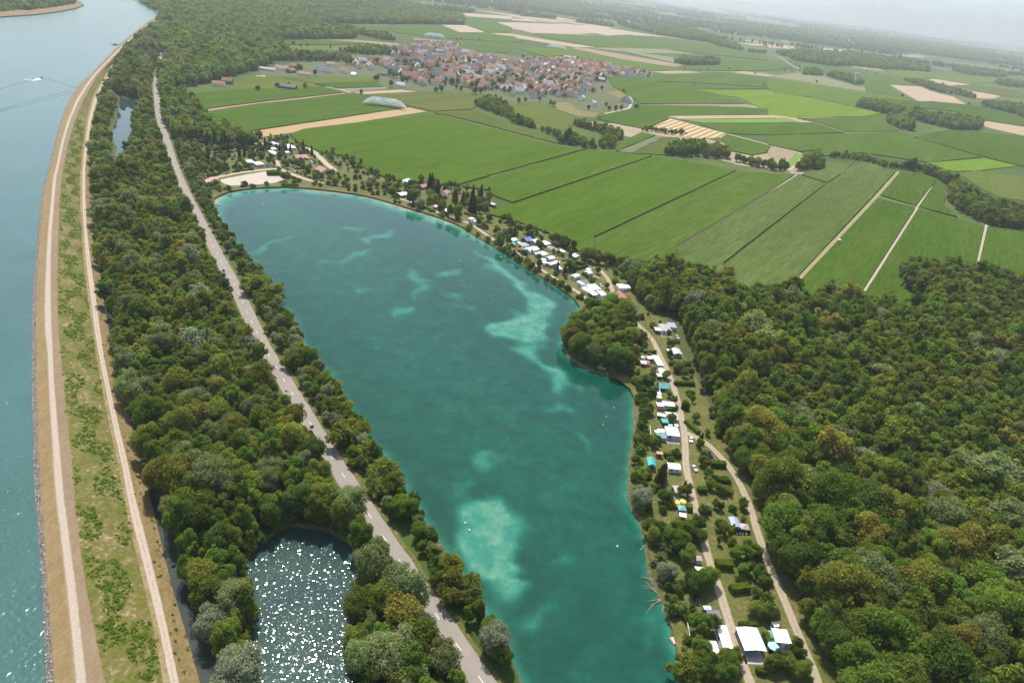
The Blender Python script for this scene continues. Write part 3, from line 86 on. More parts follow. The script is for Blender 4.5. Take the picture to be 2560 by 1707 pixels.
ZONES = [('right_forest',5.9,11,19,'forest',[(73.7,450.4),(92.9,467.7),(118.7,481.4),(134.5,469.7),(151.0,451.0),(171.3,452.3),(192.0,444.9),(220.3,461.4),(241.0,447.3),(270.2,449.1),(303.9,482.7),(306.5,521.6),(315.3,545.5),(333.7,553.2),(367.9,553.8),(419.0,548.6),(479.1,538.4),(182.7,122.8),(101.8,113.1),(109.8,144.5),(109.6,157.1),(109.6,172.5),(109.0,188.8),(108.3,202.4),(107.7,222.0),(109.5,238.5),(107.1,253.9),(105.5,268.5),(107.1,288.8),(106.6,307.2),(104.8,335.7),(106.7,364.6),(107.9,386.0),(104.3,408.1),(92.3,416.9),(86.2,434.7)]),('riverside_wood',5.3,9,16,'river','LEFTWOOD'),('promontory',5.0,9,14,'forest',[(30.3,338.0),(29.5,351.7),(33.8,367.8),(41.6,382.6),(50.9,393.9),(64.3,401.4),(71.8,392.9),(71.2,370.6),(68.0,349.6),(63.0,327.6),(53.8,322.3),(43.0,326.2),(34.3,330.7)]),('lakeside_wood',5.2,7,13,'forest',[(41.8,502.0),(51.5,489.0),(65.6,488.1),(74.9,490.1),(82.5,482.7),(99.8,489.6),(120.8,485.5),(127.2,474.8),(110.8,424.0),(95.9,412.8),(86.6,413.5),(80.2,422.0),(80.0,442.1),(79.6,461.6),(70.9,482.1),(57.7,482.1),(44.8,489.0)]),('shore_strip',3.5,4.5,9,'shore','SHORE'),('shore_strip',4.5,5,9,'shore',[(-292.7,564.2),(-265.2,519.8),(-241.2,486.4),(-256.6,526.8),(-273.7,555.4),(-296.8,588.7),(-313.7,620.4),(-343.3,664.6),(-365.7,687.8),(-356.4,667.1),(-320.9,608.0)]),('far_wood',8.5,12,18,'far',[(-1186.0,2121.8),(-978.2,1843.1),(-883.0,1655.6),(-756.0,1383.9),(-675.5,1169.0),(-653.9,1196.9),(-670.3,1248.1),(-618.6,1173.9),(-565.3,1061.7),(-489.4,948.0),(-479.9,1014.6),(-475.2,1180.0),(-482.3,1270.9),(-552.0,1426.5),(-623.1,1602.1),(-485.5,1854.9),(-534.3,2041.0),(-650.6,2021.4),(-666.7,2144.9),(-328.5,2827.3),(-388.3,3248.6),(-669.4,3389.5),(-772.9,2892.3),(-982.5,2695.8),(-1149.6,3112.2),(-1398.4,2498.2)]),('far_wood',6.5,10,16,'far',[(-600.4,1113.5),(-564.4,1092.8),(-495.1,959.2),(-476.1,876.0),(-529.0,972.6),(-554.1,1021.0)]),('far_wood',6.0,8,15,'far',[(-467.7,864.9),(-470.3,909.0),(-401.5,825.2),(-344.7,741.1),(-311.3,732.3),(-290.3,705.9),(-308.6,684.7),(-324.6,685.8),(-342.4,685.8),(-359.9,680.6),(-409.2,755.6)]),('far_wood',8.5,12,18,'far',[(-1081.3,1317.1),(-1109.3,1466.3),(-1111.7,1567.3),(-1132.3,1690.3),(-1165.0,1798.9),(-1229.9,1897.8),(-1288.0,1953.0),(-1428.2,1760.3)]),('far_wood',8.5,10,14,'far',[(-477.9,1186.9),(-495.1,1307.1),(-393.9,1408.8),(-369.5,1397.4),(-416.3,1489.4),(-495.0,1410.7),(-524.6,1464.3),(-574.6,1579.1),(-600.8,1598.3),(-647.0,1617.9),(-638.1,1480.9),(-541.4,1251.2)]),('far_wood',8.5,9,13,'far',[(-439.4,1530.8),(-333.2,1608.0),(-344.3,1684.9),(-402.6,1717.7),(-437.9,1583.8)]),('far_wood',8.5,9,13,'far',[(-585.2,2030.3),(-448.0,2038.0),(-394.2,1911.4),(-437.8,1914.8),(-560.8,2007.6)]),('far_wood',10,12,17,'far',[(-675.3,2186.0),(-331.2,2816.7),(-338.5,2929.0),(-407.1,3356.6),(-531.8,3012.4),(-639.8,2902.2),(-747.9,2376.5)]),('far_wood',11,12,17,'far',[(-1042.7,2626.6),(-919.3,2719.8),(-700.9,3401.5),(-628.9,3336.6),(-389.9,3741.3),(-399.1,3877.7),(-677.4,3675.3),(-751.2,3918.1),(-834.8,3547.8),(-968.5,3297.3),(-1105.1,2785.6)]),('far_wood',10,12,16,'far',[(-173.6,4001.5),(18.1,4157.4),(17.8,4322.3),(-163.4,4163.5)]),('far_wood',10,12,16,'far',[(131.0,4082.4),(329.0,4030.0),(331.4,4186.6),(170.6,4389.2)]),('far_wood',10,12,17,'far',[(389.0,4257.4),(561.7,3804.6),(779.6,3729.0),(784.0,3492.7),(853.5,3336.7),(879.2,3443.3),(935.0,4178.9),(923.2,4458.2),(820.8,5051.7),(642.4,4796.7)]),('far_wood',10,9,12,'far',[(880.3,3346.7),(961.8,3340.7),(988.6,3439.1),(931.4,3471.0)]),('far_wood',9,12,16,'far',[(392.1,2296.7),(427.3,2284.2),(559.9,2448.8),(586.9,2559.5),(546.3,2583.5),(435.3,2437.9)]),('far_wood',11,12,16,'far',[(657.2,5213.2),(786.1,5166.0),(1202.2,5707.1),(1250.1,5943.7),(896.4,5541.5),(702.6,5462.2)]),('far_wood',11,12,16,'far',[(1216.7,5541.5),(1586.8,5606.6),(1731.2,6134.2),(1397.8,6147.4)]),('far_wood',12,12,16,'far',[(540.0,6069.4),(772.2,6180.4),(812.1,6516.6),(586.7,6407.8)]),('far_wood',12,12,16,'far',[(854.2,6629.2),(1281.8,6882.6),(1465.5,6629.2),(1806.0,6407.8),(1931.5,6866.2),(1447.6,7120.6),(933.0,7103.1)]),('far_wood',12,12,16,'far',[(-34.4,5029.5),(159.3,4921.0),(194.9,4717.2),(171.6,5385.0),(522.7,6667.6),(545.7,7120.6),(297.1,6553.7),(-22.8,5359.8)]),('far_wood',12,12,16,'far',[(-222.1,4133.1),(-185.8,4127.1),(-200.6,4423.5),(-241.2,4458.2)]),('far_wood',12,12,16,'far',[(-301.5,5488.4),(-36.6,5213.2),(84.7,6069.4),(222.5,7300.8),(-83.1,6706.4),(-335.6,6069.4)]),('far_wood',11,12,16,'far',[(1825.3,6443.9),(2001.4,6234.3),(2078.0,5488.6),(2151.1,5410.7),(2315.7,5793.9),(2308.3,6443.9),(2323.7,7301.1),(1999.5,7077.3)]),('far_wood',12,12,16,'far',[(3104.5,9680.8),(3308.6,8668.7),(3406.6,7741.4),(3485.8,6991.5),(4679.4,8121.7),(6216.4,10754.9),(4754.8,10189.9),(4326.0,11385.5),(3537.8,10957.2)]),('far_wood',12,12,16,'far',[(2629.1,6101.9),(2873.0,5735.9),(3268.1,5853.0),(3197.3,5462.4),(3869.8,6866.6),(3851.8,7741.4),(3329.1,7689.9)]),('far_wood',10,12,17,'far',[(1053.4,3525.7),(1029.4,3148.7),(1177.7,3099.7),(1328.3,3278.1),(1461.0,3297.4),(1781.7,3521.2),(1910.6,3786.8),(1950.0,4088.4),(1809.4,4179.0),(1567.6,4148.4),(1422.2,3987.5),(1267.9,3812.4)]),('far_wood',10,12,16,'far',[(2102.5,3945.7),(2060.4,3736.5),(2172.3,3761.5),(2373.6,3918.3),(2458.5,4073.7),(2412.1,4225.8),(2408.4,4440.9)]),('far_wood',9,10,14,'far',[(846.9,2464.3),(921.5,2501.3),(965.6,2623.6),(972.5,2730.7),(900.8,2620.5)]),('far_wood',9,10,14,'far',[(953.0,2533.0),(972.5,2356.1),(1000.4,2356.1),(1042.5,2462.1),(1055.4,2652.0),(1017.8,2677.7)]),('far_wood',9,12,17,'far',[(740.1,1740.2),(761.4,1709.4),(777.6,1669.0),(814.3,1617.9),(844.1,1579.1),(864.4,1530.8),(954.1,1588.7),(1012.2,1685.0),(1015.6,1743.1),(909.0,1712.2),(870.6,1775.0),(826.4,1789.9),(787.3,1826.7)]),('far_wood',9,12,17,'far',[(720.8,1527.4),(707.5,1418.4),(735.1,1436.0),(777.8,1528.6),(789.6,1574.4),(744.8,1569.7)]),('far_wood',9,9,13,'far',[(1332.9,2799.8),(1322.7,2639.3),(1291.4,2451.1),(1350.8,2440.2),(1362.7,2356.1),(1396.7,2418.6),(1432.8,2626.7),(1429.6,2737.4),(1398.7,2799.8)]),('far_wood',9,11,15,'far',[(1265.6,2142.9),(1294.9,2089.2),(1282.8,1967.4),(1346.6,1971.0),(1467.3,2160.0),(1466.3,2296.7),(1327.5,2230.9)]),('far_wood',9,11,15,'far',[(1962.4,3297.4),(1954.0,3184.7),(2065.3,3268.5),(2214.5,3514.6),(2053.3,3439.2)]),('field_tree',7,9,14,'field',[(165.7,905.5),(190.6,914.2),(220.4,927.3),(256.1,930.8),(264.4,967.8),(252.0,988.3),(219.6,1005.4),(191.3,974.5)]),('field_tree',6,7,11,'field',[(257.0,928.2),(279.3,912.5),(300.1,899.7),(303.9,913.3),(272.8,933.5)]),('field_tree',6,7,12,'field',[(298.7,894.4),(324.9,901.9),(332.1,926.1),(306.2,921.7)]),('field_tree',6,8,13,'field',[(341.1,913.0),(385.3,941.3),(398.9,976.1),(405.0,1025.9),(386.8,1009.2)]),('field_tree',6,6,9,'field',[(425.7,1039.2),(476.7,1045.8),(496.9,1009.5),(579.3,1036.6),(587.0,1052.5),(512.1,1033.8),(485.8,1064.9),(442.5,1059.2)]),('field_tree',6.5,10,15,'field',[(524.7,1015.4),(552.1,1013.3),(561.2,986.9),(552.7,934.1),(507.3,847.8),(494.5,797.9),(494.8,763.4),(517.2,749.3),(541.2,749.3),(571.7,749.9),(619.1,823.6),(589.5,828.6),(569.8,851.6),(558.2,879.7),(561.1,911.3),(571.6,977.1),(575.3,1015.4),(543.2,1028.1)]),('field_tree',6,7,12,'field',[(-38.4,1000.3),(-6.5,976.5),(-4.0,994.2),(-23.7,1018.9),(-40.2,1029.5)]),('field_tree',6,6,10,'field',[(-2.0,975.5),(24.0,938.9),(28.3,899.7),(46.7,900.6),(74.6,890.6),(76.5,901.4),(53.1,928.2),(29.9,942.6),(20.9,966.8)]),('field_tree',6,7,11,'field',[(80.6,897.2),(100.0,911.6),(103.9,944.4),(92.4,973.5),(81.0,930.8)]),('field_tree',6,7,11,'field',[(49.7,1042.5),(83.4,1006.4),(108.7,968.7),(120.9,987.3),(113.1,1025.2),(75.6,1042.5),(56.8,1064.8)]),('field_tree',6,7,11,'field',[(-105.3,1113.5),(-87.8,1075.2),(-48.1,1028.4),(-38.5,1000.3),(-41.4,1051.3),(-53.5,1111.0),(-86.7,1196.7),(-93.8,1155.7)]),('field_tree',6,5,8,'field',[(154.0,1063.7),(177.1,1064.2),(205.6,1067.1),(230.8,1078.7),(219.0,1088.1),(174.3,1081.0)])]
SINGLES = [('conifer',15,[(-94.2,623.4),(-92.1,625.2),(-82.9,600.3),(-50.9,598.1),(-44.2,605.9),(-46.2,569.5),(-49.6,574.0)]),('pinebrown',11,[(-65.3,591.9),(-58.7,590.0),(-67.6,598.9)]),('conifer',11,[(-253.0,675.8),(-246.6,687.5),(-290.4,700.0),(-238.7,703.3),(-226.5,693.1),(-274.4,693.1),(-306.3,633.6),(-281.6,657.4),(-282.6,649.0),(-294.0,650.5)]),('conifer',9,[(2.5,530.9),(-8.9,526.6)]),('tall',12,[(-103.1,574.0),(-99.7,570.1),(-99.2,577.2),(-74.1,556.5),(-73.1,561.2),(-63.3,551.0),(-58.4,546.0),(-57.3,550.6),(-65.2,551.6)]),('silver',8,[(-92.2,568.0),(-92.7,563.3)]),('round',7,[(-133.8,623.7),(-111.5,625.1),(-105.5,642.6),(-89.2,597.6),(-86.3,582.8),(-39.2,601.6),(-36.5,587.1),(-31.6,552.6),(-39.2,538.8),(-130.7,636.2),(-68.7,636.0),(-123.7,597.0),(-122.3,623.7),(-128.5,608.4)]),('tall',9,[(-16.9,492.6),(-19.1,494.7),(12.6,458.8),(35.6,486.2),(-12.8,503.0)]),('round',9,[(-14.7,550.5),(2.8,532.1),(1.3,533.7),(21.5,519.7),(25.8,517.1),(30.4,514.6),(23.2,524.6),(38.4,509.4)]),('round',4,[(6.4,489.2),(11.7,524.6),(23.0,496.1),(26.5,493.4),(24.8,458.5),(31.8,449.2)]),('conifer',8,[(30.9,453.8),(34.5,461.8),(30.7,513.7),(25.8,460.6)]),('silver',6,[(68.2,468.3)]),('silver',7,[(-20.2,510.5),(-16.1,519.7)]),('conifer',9,[(52.5,400.2),(42.4,373.9)]),('silver',9,[(65.8,336.9),(61.6,331.0)]),('silver',6,[(78.4,326.9)]),('silver',9,[(60.5,215.9),(59.3,217.0)]),('pinebrown',9,[(70.2,234.4),(69.2,232.2),(71.7,236.8)]),('round',6,[(69.9,221.1),(72.1,221.2),(61.2,234.4),(62.1,233.7)]),('poplar',6,[(80.2,231.1)]),('silver',8,[(64.2,178.6),(65.7,179.6)]),('round',8,[(61.4,201.2),(64.9,199.2),(67.8,196.8),(71.6,203.0),(74.7,200.9),(77.7,203.5),(80.8,205.5),(70.3,194.4),(80.5,200.1),(62.8,197.1),(72.3,196.4),(74.0,189.3)]),('round',8,[(73.4,178.3),(77.1,177.1),(80.0,179.3),(74.8,175.3)]),('round',6,[(90.5,208.4),(90.8,206.6),(94.3,195.7),(92.4,193.1),(96.3,187.1),(93.9,185.4),(99.6,185.0),(94.0,205.4),(97.3,194.5),(101.1,196.2),(100.4,180.6),(96.2,175.7)]),('round',7,[(73.5,157.4),(76.6,159.0),(72.3,158.7),(72.4,149.4),(70.7,150.3),(77.8,146.6),(79.8,145.6),(75.0,144.2),(72.6,143.3),(82.1,147.7),(68.3,141.8),(70.7,140.1),(75.5,140.8),(79.2,141.8)]),('round',6,[(97.1,167.9),(98.8,166.6),(93.6,167.7),(96.9,149.8),(98.2,147.9),(95.3,147.5),(99.3,146.6),(104.0,147.0),(101.2,145.3),(92.8,146.7)]),('round',5,[(91.2,249.8),(92.4,248.2),(92.8,241.7),(93.6,238.0),(94.6,231.8),(96.3,230.7),(92.3,253.9),(91.5,221.5),(85.3,216.9),(93.2,220.5),(80.6,227.5),(77.7,226.9)]),('round',5,[(84.3,304.6),(77.2,307.3),(74.9,304.2),(91.1,295.7),(96.2,302.7),(85.7,298.6),(69.1,297.8),(70.9,305.4),(73.1,262.5),(70.4,259.2),(64.1,261.3),(65.6,258.2),(62.4,258.9),(92.3,262.7),(65.5,271.2),(71.7,287.0),(81.9,281.1),(75.2,314.4),(69.5,312.6)]),('conifer',6,[(92.2,264.4),(93.9,266.8)]),('round',5,[(92.4,362.6),(91.1,349.7),(92.5,333.8),(96.0,327.9),(72.9,364.8),(75.8,361.6),(77.7,322.9),(85.6,323.9),(69.4,322.3),(71.5,369.6)]),('tall',8,[(-272.3,594.6),(-271.3,597.4),(-268.1,605.7),(-277.8,600.8),(-262.7,613.0),(-260.6,616.4),(-251.9,640.1),(-244.7,636.5),(-249.2,639.1)]),('round',7,[(-282.3,587.4),(-279.4,593.3),(-230.9,634.0),(-229.8,644.2),(-223.7,640.1),(-215.2,632.4),(-210.3,627.9),(-224.1,652.1),(-236.8,640.6),(-267.5,738.2),(-212.0,695.5),(-207.8,689.6),(-210.9,713.2),(-310.3,621.5),(-314.9,628.9),(-311.2,633.5),(-321.6,640.6),(-296.9,602.4),(-295.8,609.9),(-300.9,600.4),(-330.6,659.7),(-334.6,680.0),(-271.6,668.2),(-279.7,674.6),(-177.3,602.0),(-270.0,671.8),(-285.7,671.3)]),('conifer',14,[(-343.3,698.8),(-355.8,713.2),(-321.2,682.0),(-327.1,678.6),(-308.8,677.7),(-308.3,669.6),(-291.3,684.9),(-296.2,687.8)]),('tall',9,[(27.0,951.8),(21.8,952.2),(118.0,989.2),(107.4,971.6),(159.9,1071.7)]),('poplar',20,[(38.3,905.6),(35.5,907.3),(41.3,914.2)]),('round',7,[(398.4,2140.8),(444.5,2149.2),(477.6,2204.2),(566.4,2308.8),(575.7,2275.1),(593.8,2308.8),(636.2,2268.0),(583.1,1960.2),(579.1,1967.3),(165.8,1276.2),(171.3,1292.3)]),('round',8,[(780.7,2492.8),(802.2,2522.0),(828.0,2527.2),(885.4,2620.5),(944.8,2814.7),(955.2,2894.8),(967.2,2997.1),(814.2,2233.2),(1031.5,2138.7),(1227.4,2142.9),(1375.9,2311.3),(1423.6,2371.5),(1254.3,2951.7),(1281.0,2922.2),(3041.6,5249.3),(3028.4,5166.2),(3005.4,5074.4),(3024.0,5049.7),(3063.2,5054.1),(3102.1,5051.9),(1166.9,3987.5),(1252.2,4110.7),(1313.0,4163.6),(1740.9,4858.2),(1780.8,4891.6),(1873.7,5051.9)]),('round',8,[(-378.5,1059.2),(-548.4,1575.5),(-525.6,1553.4),(-516.1,1567.3),(-471.9,1589.8),(-268.8,2151.3),(-256.8,2170.7),(-210.1,2233.6),(-355.0,1062.6),(-273.6,1075.8),(-389.9,1043.0),(-401.2,999.3)]),('round',12,[(-267.9,1279.4),(-278.3,1300.5),(-264.4,1290.6),(-284.7,1218.3),(-284.4,1233.0),(-250.6,1181.4),(-243.9,1242.8),(-414.5,1215.4),(-383.2,1201.7),(-335.8,1416.4),(-332.7,1440.0),(-372.3,1384.3),(-376.7,1369.6),(-174.6,1171.8),(-168.3,1189.7),(-150.0,1245.1),(-140.1,1227.1),(-114.0,1211.0),(-106.6,1230.1)]),('conifer',10,[(-322.1,1422.3),(-411.4,1620.4),(-152.4,1263.6),(-222.3,1579.1),(-188.6,1653.3),(-308.0,1627.9),(-298.2,1627.9)]),('round',9,[(33.5,1864.8),(27.9,1884.5),(153.9,1874.6),(143.4,1839.2),(224.7,1855.2),(249.8,1881.2),(262.7,1871.4),(252.0,1805.0),(32.4,1595.9),(80.2,1586.3),(59.9,1530.8),(41.6,1548.9),(78.8,1199.6),(112.0,1258.9),(126.7,1224.1),(137.7,1243.6),(114.8,1215.4),(-4.7,1227.1),(14.4,1195.3),(19.9,1188.3),(39.2,1300.5),(96.3,1418.4),(-27.9,1196.7),(-38.0,1177.3),(161.4,1474.7),(116.3,1466.4),(133.6,1638.0),(-42.3,1802.0),(-62.1,1884.5),(-34.2,1891.2),(-17.1,1884.5),(82.5,2034.2),(101.0,2041.8),(9.6,1483.0),(-14.5,1548.9),(170.7,1285.8)]),('conifer',11,[(30.0,1574.4),(-40.1,1388.0),(158.7,1904.6),(90.5,1904.6),(39.8,1355.3)])]
